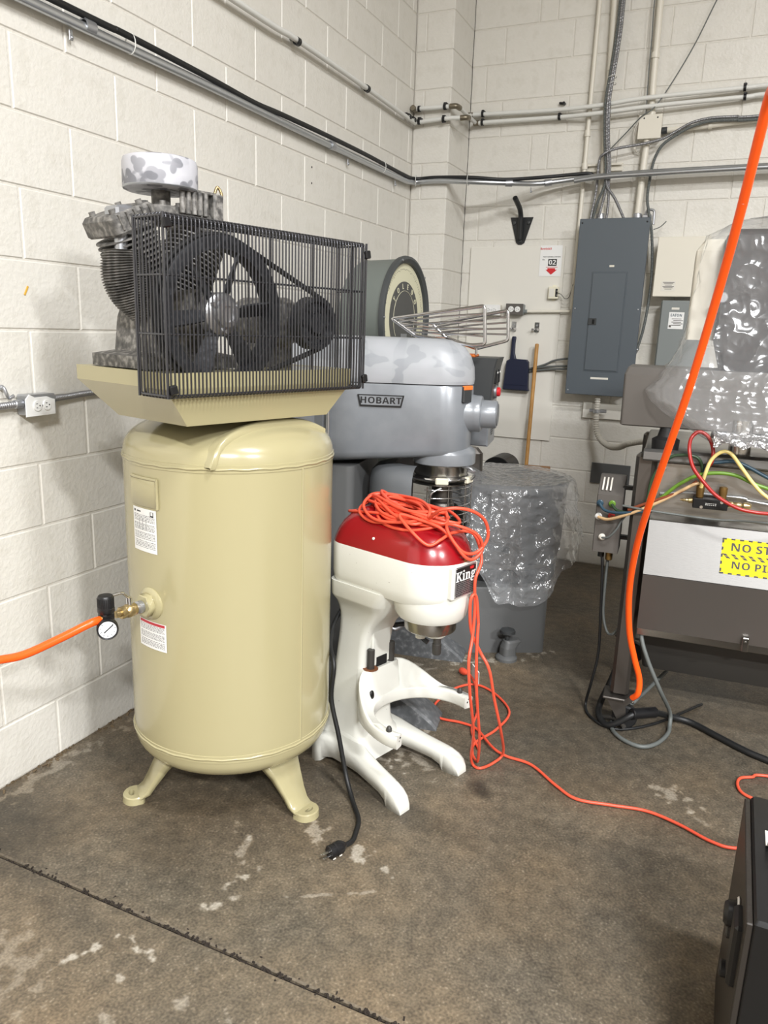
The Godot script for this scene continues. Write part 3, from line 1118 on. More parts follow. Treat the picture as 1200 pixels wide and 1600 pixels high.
	p.tube(curve([Vector3(-0.085, 1.79, 0.055), Vector3(-0.075, 1.81, 0.055), Vector3(-0.065, 1.79, 0.06), Vector3(-0.07, 1.74, 0.06)], 6), 0.004, 8)
	part("pilot_tube", p, mats["brass"], pump)
	p = PB.new()
	p.lathe([Vector2(0.02, 1.70), Vector2(0.06, 1.715), Vector2(0.062, 1.745), Vector2(0.024, 1.75), Vector2(0.024, 1.79)], Transform3D(Basis(), Vector3(-0.212, 0, 0.0)), 24)
	for j in 6:
		var a := TAU * j / 6.0
		p.cyl(Vector3(-0.212 + cos(a) * 0.048, 1.74, sin(a) * 0.048), Vector3(-0.212 + cos(a) * 0.048, 1.756, sin(a) * 0.048), 0.009, 6)
	part("intake_cover", p, ci, pump)
	p = PB.new()
	p.lathe([Vector2(0.02, 1.785), Vector2(0.086, 1.783), Vector2(0.092, 1.787), Vector2(0.0935, 1.793), Vector2(0.0935, 1.848), Vector2(0.090, 1.858), Vector2(0.082, 1.861), Vector2(0.001, 1.861)], Transform3D(Basis(), Vector3(-0.212, 0, 0.0)), 48)
	var filt := part("air_filter", p, mats["floured_filter"], t, "round grey air filter can mottled with flour")
	p = PB.new()
	p.lathe([Vector2(0.0925, 1.786), Vector2(0.0945, 1.789), Vector2(0.0925, 1.792)], Transform3D(Basis(), Vector3(-0.212, 0, 0.0)), 48, false)
	for j in 4:
		p.cyl(Vector3(-0.20 + j * 0.012, 1.86, 0.03), Vector3(-0.20 + j * 0.012, 1.866, 0.03), 0.003, 6)
	part("rim", p, mats["zinc"], filt)
	# flywheel: rim, six twisted blades, hub; pulley, belt, motor
	var fc := Vector3(-0.2, 1.484, 0.215)
	var face := Transform3D(Basis(Vector3.RIGHT, PI / 2), fc)      # its y runs out of the wall side towards +n
	var fi: Material = mats["flywheel_iron"]
	p = PB.new()
	p.lathe([Vector2(0.153, -0.022), Vector2(0.178, -0.024), Vector2(0.184, -0.021), Vector2(0.184, -0.012), Vector2(0.177, -0.004), Vector2(0.177, 0.004), Vector2(0.184, 0.012), Vector2(0.184, 0.021), Vector2(0.178, 0.024), Vector2(0.153, 0.022), Vector2(0.150, 0.0), Vector2(0.153, -0.022)], face, 72, false)
	var wheel := part("flywheel", p, fi, t, "dark iron flywheel with six fan blades")
	for j in 6:
		var a := TAU * j / 6.0 + 0.12
		var rings := []
		for i in 8:
			var f := i / 7.0
			var r := 0.045 + 0.108 * f
			var w := lerpf(0.014, 0.027, f)
			var tw := lerpf(0.5, 0.95, f)
			var c := fc + Vector3(cos(a), sin(a), 0) * r
			var tt := Vector3(-sin(a), cos(a), 0) * cos(tw) + Vector3(0, 0, 1) * sin(tw)
			var nn := Vector3(cos(a), sin(a), 0).cross(tt)
			rings.append(PackedVector3Array([c + tt * w + nn * 0.003, c - tt * w + nn * 0.003, c - tt * w - nn * 0.003, c + tt * w - nn * 0.003]))
		p = PB.new()
		p.loft(rings, Transform3D(), true, true, 60.0, true)
		part("blade", p, fi, wheel)
	p = PB.new()
	p.lathe([Vector2(0.052, -0.02), Vector2(0.052, 0.012), Vector2(0.046, 0.018), Vector2(0.034, 0.020), Vector2(0.032, 0.034), Vector2(0.020, 0.036), Vector2(0.018, 0.030), Vector2(0.001, 0.030)], face, 32)
	for j in 3:
		var a := TAU * j / 3.0 + 0.5
		p.cyl(fc + Vector3(cos(a) * 0.042, sin(a) * 0.042, 0.016), fc + Vector3(cos(a) * 0.042, sin(a) * 0.042, 0.03), 0.006, 6)
	part("hub", p, mats["hub_steel"], wheel, "bright worn hub")
	var mc := Vector3(0.127, 1.470, 0.215)
	var mface := Transform3D(Basis(Vector3.RIGHT, PI / 2), mc)
	p = PB.new()
	p.lathe([Vector2(0.066, -0.29), Vector2(0.07, -0.28), Vector2(0.07, -0.12), Vector2(0.055, -0.10), Vector2(0.016, -0.095), Vector2(0.016, 0.0)], mface, 36)
	p.box(Vector3(0.127, 1.373, 0.01), Vector3(0.10, 0.07, 0.14), 0.005)
	var motor := part("motor", p, mats["dusty_cast_iron"], t, "round electric motor behind the cage")
	p = PB.new()
	p.lathe([Vector2(0.06, -0.018), Vector2(0.072, -0.02), Vector2(0.066, -0.004), Vector2(0.066, 0.004), Vector2(0.072, 0.02), Vector2(0.060, 0.018), Vector2(0.055, 0.004), Vector2(0.03, 0.002), Vector2(0.028, 0.02), Vector2(0.001, 0.02)], mface, 40)
	for j in 6:
		var a := TAU * j / 6.0
		p.cyl(mc + Vector3(cos(a) * 0.043, sin(a) * 0.043, 0.0), mc + Vector3(cos(a) * 0.043, sin(a) * 0.043, 0.012), 0.009, 10)
	part("pulley", p, fi, motor)
	p = PB.new()
	var belt := PackedVector3Array()
	var dv := Vector2(mc.x - fc.x, mc.y - fc.y)
	var base_a := dv.angle()
	var half := acos((0.186 - 0.074) / dv.length())
	for i in 33:
		var a := base_a + half + (TAU - 2 * half) * i / 32.0
		belt.append(fc + Vector3(cos(a) * 0.186, sin(a) * 0.186, 0))
	for i in 17:
		var a := base_a - half + 2 * half * i / 16.0
		belt.append(mc + Vector3(cos(a) * 0.074, sin(a) * 0.074, 0))
	p.tube(belt, 0.0075, 8, true)
	part("belt", p, mats["black_rubber"], t)
	# belt guard: a cage of bent wires
	var gw: Material = mats["guard_wire"]
	var u0 := -0.402
	var u1 := 0.270
	var y0 := 1.288
	var y1 := 1.694
	var nf := 0.281
	var nb := 0.166
	p = PB.new()
	for y in [y0 + 0.006, y0 + 0.145, y0 + 0.275, y1 - 0.006]:
		var loop := bent([Vector3(u1, y, nb), Vector3(u1, y, nf - 0.004), Vector3(u0, y, nf - 0.004), Vector3(u0, y, nb), Vector3(u0 + 0.03, y, nb)], 0.012, 4)
		p.tube(loop, 0.0028, 6)
	p.tube(PackedVector3Array([Vector3(u0, y0 + 0.006, nb), Vector3(u1, y0 + 0.006, nb)]), 0.0028, 6)
	p.tube(PackedVector3Array([Vector3(u0, y1 - 0.004, nb), Vector3(u1, y1 - 0.004, nb)]), 0.0028, 6)
	for u in [u0, u1]:
		for n in [nf, nb]:
			p.tube(PackedVector3Array([Vector3(u, y0, n), Vector3(u, y1, n)]), 0.0034, 6)
	var guard := part("belt_guard", p, gw, t, "wire cage guarding the flywheel and belt")
	var vm := PB.new()
	vm.tube(bent([Vector3(0, y1, nb), Vector3(0, y1, nf), Vector3(0, y0, nf), Vector3(0, y0, nb)], 0.012, 4), 0.0022, 6)
	var wire: ArrayMesh = vm.mesh()
	for i in 60:
		var w := part("guard_wire", wire, gw, guard)
		w.position.x = lerpf(u0 + 0.009, u1 - 0.009, i / 59.0)
	vm = PB.new()
	vm.tube(bent([Vector3(0.02, y1, 0), Vector3(0, y1, 0), Vector3(0, y0, 0), Vector3(0.02, y0, 0)], 0.01, 3), 0.0022, 6)
	var side: ArrayMesh = vm.mesh()
	for e in 2:
		for i in 8:
			var w := part("guard_wire", side, gw, guard)
			w.position = Vector3(u0 if e == 0 else u1, 0, lerpf(nb + 0.008, nf - 0.014, i / 7.0))
			if e == 1:
				w.scale.x = -1
	# wires of the back half, standing behind the wheel
	vm = PB.new()
	vm.tube(PackedVector3Array([Vector3(0, y0, 0), Vector3(0, y1, 0)]), 0.0022, 6)
	var back: ArrayMesh = vm.mesh()
	for i in 9:
		var w := part("guard_wire", back, gw, guard)
		w.position = Vector3(lerpf(u0 + 0.02, u1 - 0.02, i / 8.0), 0, nb)
	for q in [[u0 + 0.006, y1 - 0.022], [u0 + 0.012, y0 + 0.02], [u1, y1 - 0.03], [u1, y0 + 0.03]]:
		part("clip", pbox(Vector3(q[0], q[1], nf + 0.004), Vector3(0.02, 0.022, 0.014), 0.003, Basis(Vector3(0, 0, 1), 0.2)), mats["black_plastic"], guard)


# ------------------------------------------------------------------ small white mixer
func small_mixer() -> void:
	var t := thing("planetary_mixer", "small white mixer with red hood, standing on the floor under a heaped orange cord", "mixer", Vector3(1.01495, 0, 2.80229), deg_to_rad(90 - 107.4))
	var wh: Material = mats["white_enamel"]
	# head: body, red hood, planetary drum, shaft, name plate
	var p := PB.new()
	var rings := []
	for s in [[0.655, 0.05, 0.05], [0.662, 0.014, 0.02], [0.68, 0.003, 0.0], [0.70, 0.0, 0.0], [0.792, 0.0, 0.0], [0.797, 0.003, 0.003]]:
		rings.append(outline(-0.165 + s[1] * 0.4, 0.297 - s[1], 0.131 - s[1] * 0.7, 0.07, 0.125, s[0], 10))
	p.loft(rings)
	# the front drum that carries the planetary, and the hanging skirt behind it
	p.lathe([Vector2(0.092, 0.600), Vector2(0.104, 0.604), Vector2(0.113, 0.618), Vector2(0.121, 0.66), Vector2(0.12, 0.70)], Transform3D(Basis(), Vector3(0.178, 0, 0)), 44)
	var head := part("head", p, wh, t)
	p = PB.new()
	rings = []
	for s in [[0.670, 0.115, 0.131, 0.05], [0.622, 0.085, 0.128, 0.05], [0.612, 0.078, 0.122, 0.05], [0.592, 0.062, 0.104, 0.045], [0.572, 0.045, 0.094, 0.04], [0.545, 0.018, 0.084, 0.035], [0.515, -0.008, 0.079, 0.03], [0.48, -0.026, 0.076, 0.025], [0.43, -0.036, 0.076, 0.022], [0.34, -0.036, 0.078, 0.022], [0.22, -0.034, 0.082, 0.025], [0.15, -0.028, 0.088, 0.03], [0.10, -0.012, 0.10, 0.04], [0.075, 0.0, 0.112, 0.045]]:
		var y: float = s[0]
		rings.append(outline(lerpf(-0.215, -0.152, clampf((y - 0.06) / 0.5, 0, 1)), s[1], s[2], 0.035, s[3], y, 8))
	p.loft(rings, Transform3D(), true, true, 60.0)
	var col := part("column", p, wh, t)
	p = PB.new()
	p.box(Vector3(-0.03, 0.445, 0), Vector3(0.02, 0.15, 0.088), 0.004)
	part("slide_cover", p, wh, col)
	p = PB.new()
	p.box(Vector3(-0.0185, 0.375, 0.0), Vector3(0.004, 0.05, 0.05), 0.001)
	part("opening", p, mats["black_hole"], col)
	# base: two rails with a foot at each end
	for sd in [-1, 1]:
		rings = []
		for s in [[-0.205, 0.0, 0.052, 0.118, 0.020], [-0.20, 0.0, 0.085, 0.118, 0.026], [-0.18, 0.0, 0.102, 0.118, 0.029], [-0.155, 0.012, 0.108, 0.116, 0.031], [-0.145, 0.032, 0.110, 0.112, 0.034], [-0.10, 0.046, 0.115, 0.104, 0.040], [-0.04, 0.046, 0.112, 0.106, 0.038], [0.02, 0.046, 0.100, 0.118, 0.031], [0.08, 0.040, 0.088, 0.129, 0.029], [0.13, 0.034, 0.080, 0.137, 0.0285], [0.160, 0.022, 0.075, 0.142, 0.0285], [0.172, 0.0, 0.072, 0.144, 0.0285], [0.20, 0.0, 0.062, 0.147, 0.0285], [0.220, 0.0, 0.047, 0.149, 0.027], [0.229, 0.0, 0.028, 0.150, 0.024], [0.231, 0.0, 0.010, 0.150, 0.022]]:
			var y0: float = s[1]
			var y1: float = s[2]
			var zc: float = s[3] * sd
			var w: float = s[4]
			var bv := minf(0.014, (y1 - y0) * 0.4)
			rings.append(PackedVector3Array([Vector3(s[0], y0, zc - w), Vector3(s[0], y1 - bv, zc - w), Vector3(s[0], y1 - bv * 0.3, zc - w + bv * 0.3), Vector3(s[0], y1, zc - w + bv), Vector3(s[0], y1, zc + w - bv), Vector3(s[0], y1 - bv * 0.3, zc + w - bv * 0.3), Vector3(s[0], y1 - bv, zc + w), Vector3(s[0], y0, zc + w)]))
		p = PB.new()
		p.loft(rings, Transform3D(), true, true, 50.0)
		part("leg", p, wh, t)
	p = PB.new()
	p.loft([outline(-0.20, 0.01, 0.12, 0.03, 0.05, 0.045, 8), outline(-0.20, 0.005, 0.12, 0.03, 0.05, 0.08, 8), outline(-0.195, -0.005, 0.105, 0.03, 0.05, 0.11, 8), outline(-0.19, -0.02, 0.09, 0.03, 0.05, 0.13, 8)], Transform3D(), true, true, 70.0)
	part("base_web", p, wh, t)
	# hood
	p = PB.new()
	rings = []
	for s in [[0.797, 0.001, 0.0], [0.81, 0.003, 0.0], [0.838, 0.012, 0.001], [0.862, 0.024, 0.003], [0.885, 0.043, 0.008], [0.900, 0.063, 0.014], [0.909, 0.085, 0.02], [0.913, 0.11, 0.026], [0.9142, 0.129, 0.029]]:
		var i: float = s[1]
		var r := outline(-0.165 + i * 0.9, 0.295 - i * 1.15, 0.130 - i * 0.95, 0.07, 0.125, s[0], 10)
		for j in r.size():
			r[j].y -= maxf(0.0, r[j].x - 0.05) * s[2] * 5.0
		rings.append(r)
	p.loft(rings, Transform3D(), true, true, 90.0)
	var hood := part("hood", p, mats["red_enamel"], t, "glossy red hood")
	p = PB.new()
	p.lathe([Vector2(0.0, 0.795), Vector2(0.006, 0.795)], Transform3D(), 8)
	p = PB.new()
	p.ball(Vector3(0.035, 0.838, 0.118), 0.005)
	part("paint_chip", p, mats["white_enamel"], hood)
	p = PB.new()
	p.lathe([Vector2(0.078, 0.558), Vector2(0.081, 0.562), Vector2(0.0815, 0.600), Vector2(0.088, 0.603)], Transform3D(Basis(), Vector3(0.178, 0, 0)), 44)
	var pl := part("planetary", p, mats["stainless_smooth"], t, "polished steel planetary ring")
	p = PB.new()
	p.lathe([Vector2(0.030, 0.538), Vector2(0.033, 0.541), Vector2(0.033, 0.558)], Transform3D(Basis(), Vector3(0.200, 0, 0.0)), 24)
	p.lathe([Vector2(0.01, 0.528), Vector2(0.016, 0.530), Vector2(0.016, 0.54)], Transform3D(Basis(), Vector3(0.165, 0, 0.03)), 14)
	part("hub", p, mats["white_enamel"], pl)
	p = PB.new()
	p.lathe([Vector2(0.0125, 0.478), Vector2(0.014, 0.481), Vector2(0.0145, 0.512), Vector2(0.0125, 0.514), Vector2(0.0125, 0.54)], Transform3D(Basis(), Vector3(0.208, 0, 0.0)), 18)
	part("agitator_shaft", p, mats["taupe_dark"], pl)
	# name plate in its raised frame on the nose
	p = PB.new()
	p.box(Vector3(0.284, 0.742, 0.0), Vector3(0.036, 0.104, 0.124), 0.006)
	part("plate_mount", p, wh, head)
	var px := Transform3D(Basis(Vector3(0, 0, -1), Vector3.UP, Vector3(1, 0, 0)), Vector3(0.3025, 0.745, 0.002))
	p = PB.new()
	p.box(Vector3(0, 0, 0), Vector3(0.102, 0.094, 0.002), 0.0008)
	var plate := part("name_plate", p, mats["zinc"], t, "black and silver maker's name plate")
	plate.transform = px
	p = PB.new()
	p.box(Vector3(0, 0.021, 0.0013), Vector3(0.094, 0.044, 0.001), 0.0003)
	part("name_field", p, mats["ink"], plate)
	lettering("King", 0.030, mats["white_print"], plate, Transform3D(Basis(), Vector3(-0.002, 0.017, 0.002)), 0.0008, "Droid Serif")
	p = PB.new()
	p.prism(PackedVector2Array([Vector2(-0.008, 0), Vector2(0.008, 0), Vector2(0.010, 0.009), Vector2(0.004, 0.005), Vector2(0, 0.011), Vector2(-0.004, 0.005), Vector2(-0.010, 0.009)]), 0.0008, Transform3D(Basis(), Vector3(0.027, 0.032, 0.0018)))
	part("crown_emblem", p, mats["red_ink"], plate)
	var ln := PB.new()
	var rng := RandomNumberGenerator.new()
	rng.seed = 3
	for r in 7:
		var x := -0.044
		while x < 0.04:
			var l := 0.003 + rng.randf() * 0.008
			ln.box(Vector3(x + l * 0.5, -0.006 - r * 0.0057, 0.0012), Vector3(l, 0.0026, 0.0004), 0.0001)
			x += l + 0.002
	part("rating_text", ln, mats["ink"], plate)
	for q in [[-1, -1], [1, -1], [-1, 1], [1, 1]]:
		p = PB.new()
		p.ball(Vector3(q[0] * 0.047, q[1] * 0.043, 0.001), 0.003, Vector3(1, 1, 0.5), 8)
		part("screw", p, mats["chrome"], plate)
	# slide rails and bowl yoke
	for s in [-0.05, 0.05]:
		part("slide_rail", pcyl(Vector3(-0.022, 0.30, s), Vector3(-0.022, 0.435, s), 0.0125, 18, 0.001), mats["taupe_dark"], t, "dark steel slide rail")
	p = PB.new()
	rings = []
	for i in 37:
		var a := PI + (i - 18) / 18.0 * deg_to_rad(103)
		var back := clampf((absf(a - PI) - 0.35) / 0.95, 0.0, 1.0)
		back = back * back * (3 - 2 * back)
		var ri := 0.166
		var hi := lerpf(0.365, 0.272, back)
		var ro := lerpf(0.226, 0.200, back)
		var c := Vector3(0.178, 0, 0)
		var d := Vector3(cos(a), 0, sin(a))
		var tip := 1.0
		rings.append(PackedVector3Array([c + d * (ri + 0.002) + Vector3.UP * 0.230, c + d * ri + Vector3.UP * 0.236, c + d * ri + Vector3.UP * 0.266, c + d * (ri + 0.004) + Vector3.UP * 0.272, c + d * (lerpf(0.185, 0.194, back)) + Vector3.UP * lerpf(0.276, 0.272, back), c + d * (ro - 0.010) + Vector3.UP * (hi - 0.004), c + d * (ro - 0.004) + Vector3.UP * hi, c + d * ro + Vector3.UP * (hi - 0.006), c + d * ro + Vector3.UP * 0.236, c + d * (ro - 0.004) + Vector3.UP * 0.230]))
	p.loft(rings, Transform3D(), true, true, 60.0)
	p.loft([outline(-0.062, 0.012, 0.082, 0.01, 0.02, 0.250, 5), outline(-0.062, 0.004, 0.082, 0.01, 0.02, 0.30, 5), outline(-0.062, -0.004, 0.078, 0.01, 0.015, 0.362, 5), outline(-0.058, -0.008, 0.074, 0.01, 0.012, 0.367, 5)], Transform3D(), true, true, 50.0)
	var yoke := part("bowl_yoke", p, wh, t, "white C-shaped bowl support with chipped paint")
	for s in [-0.181, 0.181]:
		p = PB.new()
		p.lathe([Vector2(0.009, 0.271), Vector2(0.009, 0.280), Vector2(0.006, 0.287), Vector2(0.002, 0.290)], Transform3D(Basis(), Vector3(0.180, 0, s)), 14)
		part("locating_pin", p, mats["taupe_dark"], yoke)
		p = PB.new()
		for k in 4:
			p.ball(Vector3(0.2185, 0.262 - (k % 2) * 0.010, s - 0.008 + k * 0.005), 0.0035, Vector3(0.3, 1, 1), 6)
		part("paint_chip", p, mats["black_steel"], yoke)
	p = PB.new()
	p.ball(Vector3(0.002, 0.283, 0.068), 0.014, Vector3(0.5, 1.5, 0.9), 10)
	part("worn_patch", p, mats["black_steel"], yoke)
	p = PB.new()
	p.lathe([Vector2(0.013, 0.366), Vector2(0.026, 0.367), Vector2(0.026, 0.3685), Vector2(0.013, 0.3685)], Transform3D(Basis(), Vector3(-0.022, 0, 0.05)), 14, false)
	part("rust_stain", p, mats["rust"], yoke)
	# handwheel and lift crank on the far side
	p = PB.new()
	p.tube(curve([Vector3(-0.06, 0.47, -0.09), Vector3(0.0, 0.48, -0.13), Vector3(0.02, 0.44, -0.15), Vector3(0.05, 0.42, -0.16)], 6), 0.009, 8)
	part("lift_lever", p, mats["black_plastic"], t)
	# power cord with its plug on the floor
	var cord := []
	for q in [Vector3(0.885, 0.60, 2.76), Vector3(0.850, 0.545, 2.80), Vector3(0.846, 0.50, 2.86), Vector3(0.872, 0.46, 2.93), Vector3(0.914, 0.419, 2.980), Vector3(0.909, 0.306, 2.984), Vector3(0.943, 0.184, 2.992), Vector3(0.978, 0.061, 3.004), Vector3(1.026, 0.012, 3.050), Vector3(1.084, 0.011, 3.125), Vector3(1.104, 0.011, 3.183), Vector3(1.112, 0.011, 3.225), Vector3(1.103, 0.018, 3.262)]:
		cord.append(t.transform.affine_inverse() * q)
	var cp := part("power_cord", ptube(curve(cord, 8), 0.0075, 10), mats["cable_black"], t, "black power cord trailing to its plug")
	var pa: Vector3 = t.transform.affine_inverse() * Vector3(1.103, 0.020, 3.262)
	var pb: Vector3 = t.transform.affine_inverse() * Vector3(1.076, 0.020, 3.325)
	var along := PB.along(pa, pb)
	p = PB.new()
	p.lathe([Vector2(0.010, -0.004), Vector2(0.013, 0.0), Vector2(0.017, 0.006), Vector2(0.0195, 0.012), Vector2(0.0195, 0.030), Vector2(0.017, 0.032), Vector2(0.017, 0.036), Vector2(0.0195, 0.038), Vector2(0.0195, 0.050), Vector2(0.017, 0.052)], along, 20)
	var plug := part("plug", p, mats["black_plastic"], cp)
	for q in [[0.007, 0.003], [-0.007, 0.003], [0.0, -0.008]]:
		var pr := PB.new()
		pr.box(along * Vector3(q[0], 0.062, q[1]), Vector3(0.0016, 0.024, 0.0062), 0.0003, along.basis)
		var o := part("prong", pr, mats["chrome"], t)
	p = PB.new()
	p.box(along * Vector3(-0.012, 0.021, 0.0155), Vector3(0.008, 0.010, 0.001), 0.0003, along.basis)
	p.box(along * Vector3(-0.012, 0.044, 0.0155), Vector3(0.008, 0.010, 0.001), 0.0003, along.basis)
	part("plug_label", p, mats["paper"], t)


# ------------------------------------------------------------------ large grey mixer
func large_mixer() -> void:
	var t := thing("floor_mixer", "large grey floor mixer with a flour dusted hood, behind the small white mixer", "mixer", Vector3(0.7345, 0, 2.1772), deg_to_rad(10))
	var hb: Material = mats["grey_enamel"]
	var p := PB.new()
	var wr := 0.245
	var wf := 0.135
	var body := func(x0: float, x1: float, inset: float, y: float) -> PackedVector3Array:
		return outline(x0 + inset, x1 - inset, wr - inset * 0.9, 0.06, maxf(0.02, 0.125 - inset * 0.3), y, 10, wf - inset * 0.6)
	# gearbox head: arch underneath between the column and the nose
	var rings := []
	for s in [[0.985, 0.05], [0.990, 0.022], [1.002, 0.006], [1.02, 0.0], [1.256, 0.0], [1.262, 0.004]]:
		var r: PackedVector3Array = body.call(-0.42, 0.315, s[1], s[0])
		for j in r.size():
			if s[0] < 1.03:
				# the underside drops at the column and at the nose
				var x := r[j].x
				r[j].y -= 0.035 * clampf((-0.13 - x) / 0.06, 0.0, 1.0) + 0.0 * x
				r[j].y += 0.018 * exp(-pow((x - 0.02) / 0.12, 2.0))
		rings.append(r)
	p.loft(rings, Transform3D(), true, true, 60.0)
	var head := part("gearbox", p, hb, t)
	p = PB.new()
	rings = []
	for s in [[0.955, 0.010], [0.960, 0.0], [1.00, 0.0], [1.012, 0.004], [1.03, 0.03], [1.07, 0.05]]:
		rings.append(outline(0.10 + s[1], 0.338 - s[1], 0.124 - s[1], 0.10, 0.12, s[0], 10))
	p.loft(rings, Transform3D(), true, true, 70.0)
	part("nose_flange", p, hb, head)
	p = PB.new()
	rings = []
	for s in [[1.266, 0.002], [1.285, 0.0], [1.33, 0.004], [1.37, 0.018], [1.40, 0.04], [1.418, 0.065], [1.428, 0.095], [1.432, 0.125]]:
		rings.append(body.call(-0.42, 0.317, s[1], s[0]))
	p.loft(rings, Transform3D(), true, true, 90.0)
	part("hood", p, mats["floured_grey_enamel"], t, "rounded grey hood with smears of flour")
	p = PB.new()
	p.loft([body.call(-0.42, 0.315, 0.012, 1.258), body.call(-0.42, 0.315, 0.012, 1.270)])
	part("hood_seam", p, mats["ink"], head)
	# maker's plate on the tapered near side
	var ta := atan2(wr - wf, 0.735 - 0.185)
	var pl := Transform3D(Basis(Vector3.UP, ta), Vector3(-0.005, 1.200, 0.0))
	# find the side face at that x
	var zside := lerpf(wr, wf, (-0.005 + 0.36) / (0.19 + 0.36))
	pl.origin.z = zside + 0.003
	p = PB.new()
	p.prism(PackedVector2Array([Vector2(-0.078, -0.022), Vector2(0.078, -0.022), Vector2(0.088, 0.022), Vector2(-0.088, 0.022)]), 0.004, Transform3D(), 0.001)
	var plate := part("maker_plate", p, mats["ink"], t, "black bordered plate with the maker's name")
	plate.transform = pl
	p = PB.new()
	p.prism(PackedVector2Array([Vector2(-0.073, -0.016), Vector2(0.073, -0.016), Vector2(0.081, 0.018), Vector2(-0.081, 0.018)]), 0.001, Transform3D(Basis(), Vector3(0, 0, 0.0038)))
	part("plate_field", p, hb, plate)
	lettering("HOBART", 0.0235, mats["ink"], plate, Transform3D(Basis(), Vector3(0, 0.001, 0.0052)), 0.001, "Droid Sans", true, 1.22)
	# attachment hub on the nose
	p = PB.new()
	var hx := Transform3D(Basis(Vector3(0, 0, 1), -PI / 2), Vector3(0.29, 1.155, 0.0))
	p.lathe([Vector2(0.088, -0.02), Vector2(0.074, 0.016), Vector2(0.070, 0.04), Vector2(0.070, 0.058), Vector2(0.066, 0.064), Vector2(0.054, 0.066), Vector2(0.053, 0.118), Vector2(0.050, 0.122), Vector2(0.046, 0.123)], hx, 40)
	part("attachment_hub", p, hb, t)
	p = PB.new()
	p.lathe([Vector2(0.042, 0.1225), Vector2(0.042, 0.126), Vector2(0.001, 0.127)], hx, 30)
	part("hub_cap", p, mats["grey_dark_enamel"], t)
	p = PB.new()
	p.box(Vector3(0.302, 1.232, 0.072), Vector3(0.012, 0.062, 0.05), 0.003, Basis(Vector3.UP, -0.5))
	var wl := part("warning_label", p, mats["charcoal_enamel"], t, "small label with an orange heading")
	part("label_heading", pbox(Vector3(0.304, 1.256, 0.0725), Vector3(0.0125, 0.016, 0.051), 0.002, Basis(Vector3.UP, -0.5)), mats["amber_print"], wl)
	# planetary
	var pc := Transform3D(Basis(), Vector3(0.205, 0, 0))
	p = PB.new()
	p.lathe([Vector2(0.100, 0.905), Vector2(0.106, 0.91), Vector2(0.108, 0.945), Vector2(0.112, 0.958)], pc, 44)
	var plan := part("planetary", p, mats["stainless_smooth"], t, "bright steel planetary drum")
	p = PB.new()
	p.lathe([Vector2(0.112, 0.897), Vector2(0.128, 0.899), Vector2(0.131, 0.904), Vector2(0.128, 0.909), Vector2(0.110, 0.911), Vector2(0.112, 0.897)], pc, 48, false)
	part("guard_ring", p, mats["chrome"], plan)
	p = PB.new()
	p.lathe([Vector2(0.105, 0.878), Vector2(0.126, 0.880), Vector2(0.128, 0.886), Vector2(0.105, 0.889)], pc, 48)
	part("lower_ring", p, mats["stainless_smooth"], plan)
	for q in [[0.3, 0.026], [1.35, 0.026]]:
		part("ring_pad", pbox(Vector3(0.205 + cos(q[0]) * 0.124, 0.900, sin(q[0]) * 0.124), Vector3(0.018, 0.026, 0.05), 0.004, Basis(Vector3.UP, -q[0])), mats["cream_plastic"], plan)
	p = PB.new()
	p.tube(bent([Vector3(0.30, 0.955, 0.06), Vector3(0.335, 0.95, 0.07), Vector3(0.35, 0.925, 0.06), Vector3(0.335, 0.905, 0.04)], 0.012), 0.006, 8)
	p.box(Vector3(0.337, 0.94, 0.066), Vector3(0.03, 0.012, 0.012), 0.003)
	part("latch", p, mats["zinc"], plan)
	p = PB.new()
	var sx := Transform3D(Basis(), Vector3(0.213, 0, 0))
	p.lathe([Vector2(0.046, 0.745), Vector2(0.052, 0.752), Vector2(0.052, 0.792), Vector2(0.046, 0.800), Vector2(0.040, 0.802), Vector2(0.040, 0.88)], sx, 32)
	p.lathe([Vector2(0.016, 0.64), Vector2(0.016, 0.75)], sx, 16)
	part("agitator_shaft", p, mats["stainless_dull"], t)
	# bowl guard: solid sheet behind, wires in front
	p = PB.new()
	var rows := []
	for i in 25:
		var a := lerpf(deg_to_rad(88), deg_to_rad(250), i / 24.0)
		var row := PackedVector3Array()
		for q in [[0.70, 0.206], [0.80, 0.206], [0.88, 0.204], [0.915, 0.196], [0.938, 0.175], [0.948, 0.14], [0.950, 0.10]]:
			row.append(Vector3(0.125 + cos(a) * q[1], q[0], sin(a) * q[1]))
		rows.append(row)
	p.sheet(rows)
	part("splash_guard", p, mats["grey_dark_enamel"], t, "solid curved splash guard")
	p = PB.new()
	for y in [0.70, 0.735, 0.77, 0.805, 0.84, 0.872]:
		var pth := PackedVector3Array()
		for i in 17:
			var a := lerpf(deg_to_rad(-80), deg_to_rad(92), i / 16.0)
			pth.append(Vector3(0.180 + cos(a) * 0.150, y, sin(a) * 0.165))
		p.tube(pth, 0.0022, 6)
	for i in 6:
		var a := lerpf(deg_to_rad(-70), deg_to_rad(88), i / 5.0)
		p.tube(PackedVector3Array([Vector3(0.180 + cos(a) * 0.150, 0.69, sin(a) * 0.165), Vector3(0.180 + cos(a) * 0.150, 0.885, sin(a) * 0.165)]), 0.0022, 6)
	part("wire_guard", p, mats["chrome"], t)
	p = PB.new()
	p.tube(bent([Vector3(0.20, 0.70, 0.19), Vector3(0.20, 0.865, 0.19), Vector3(0.24, 0.885, 0.17)], 0.03), 0.004, 8)
	part("guard_handle", p, mats["chrome"], t)
	# column and base
	p = PB.new()
	p.loft([outline(-0.42, -0.10, 0.20, 0.03, 0.03, 0.10), outline(-0.42, -0.10, 0.20, 0.03, 0.03, 0.945)], Transform3D(), true, true, 60.0)
	var col := part("column", p, mats["plain_base_paint"], t)
	p = PB.new()
	p.box(Vector3(-0.245, 0.62, 0.215), Vector3(0.060, 1.06, 0.016), 0.004)
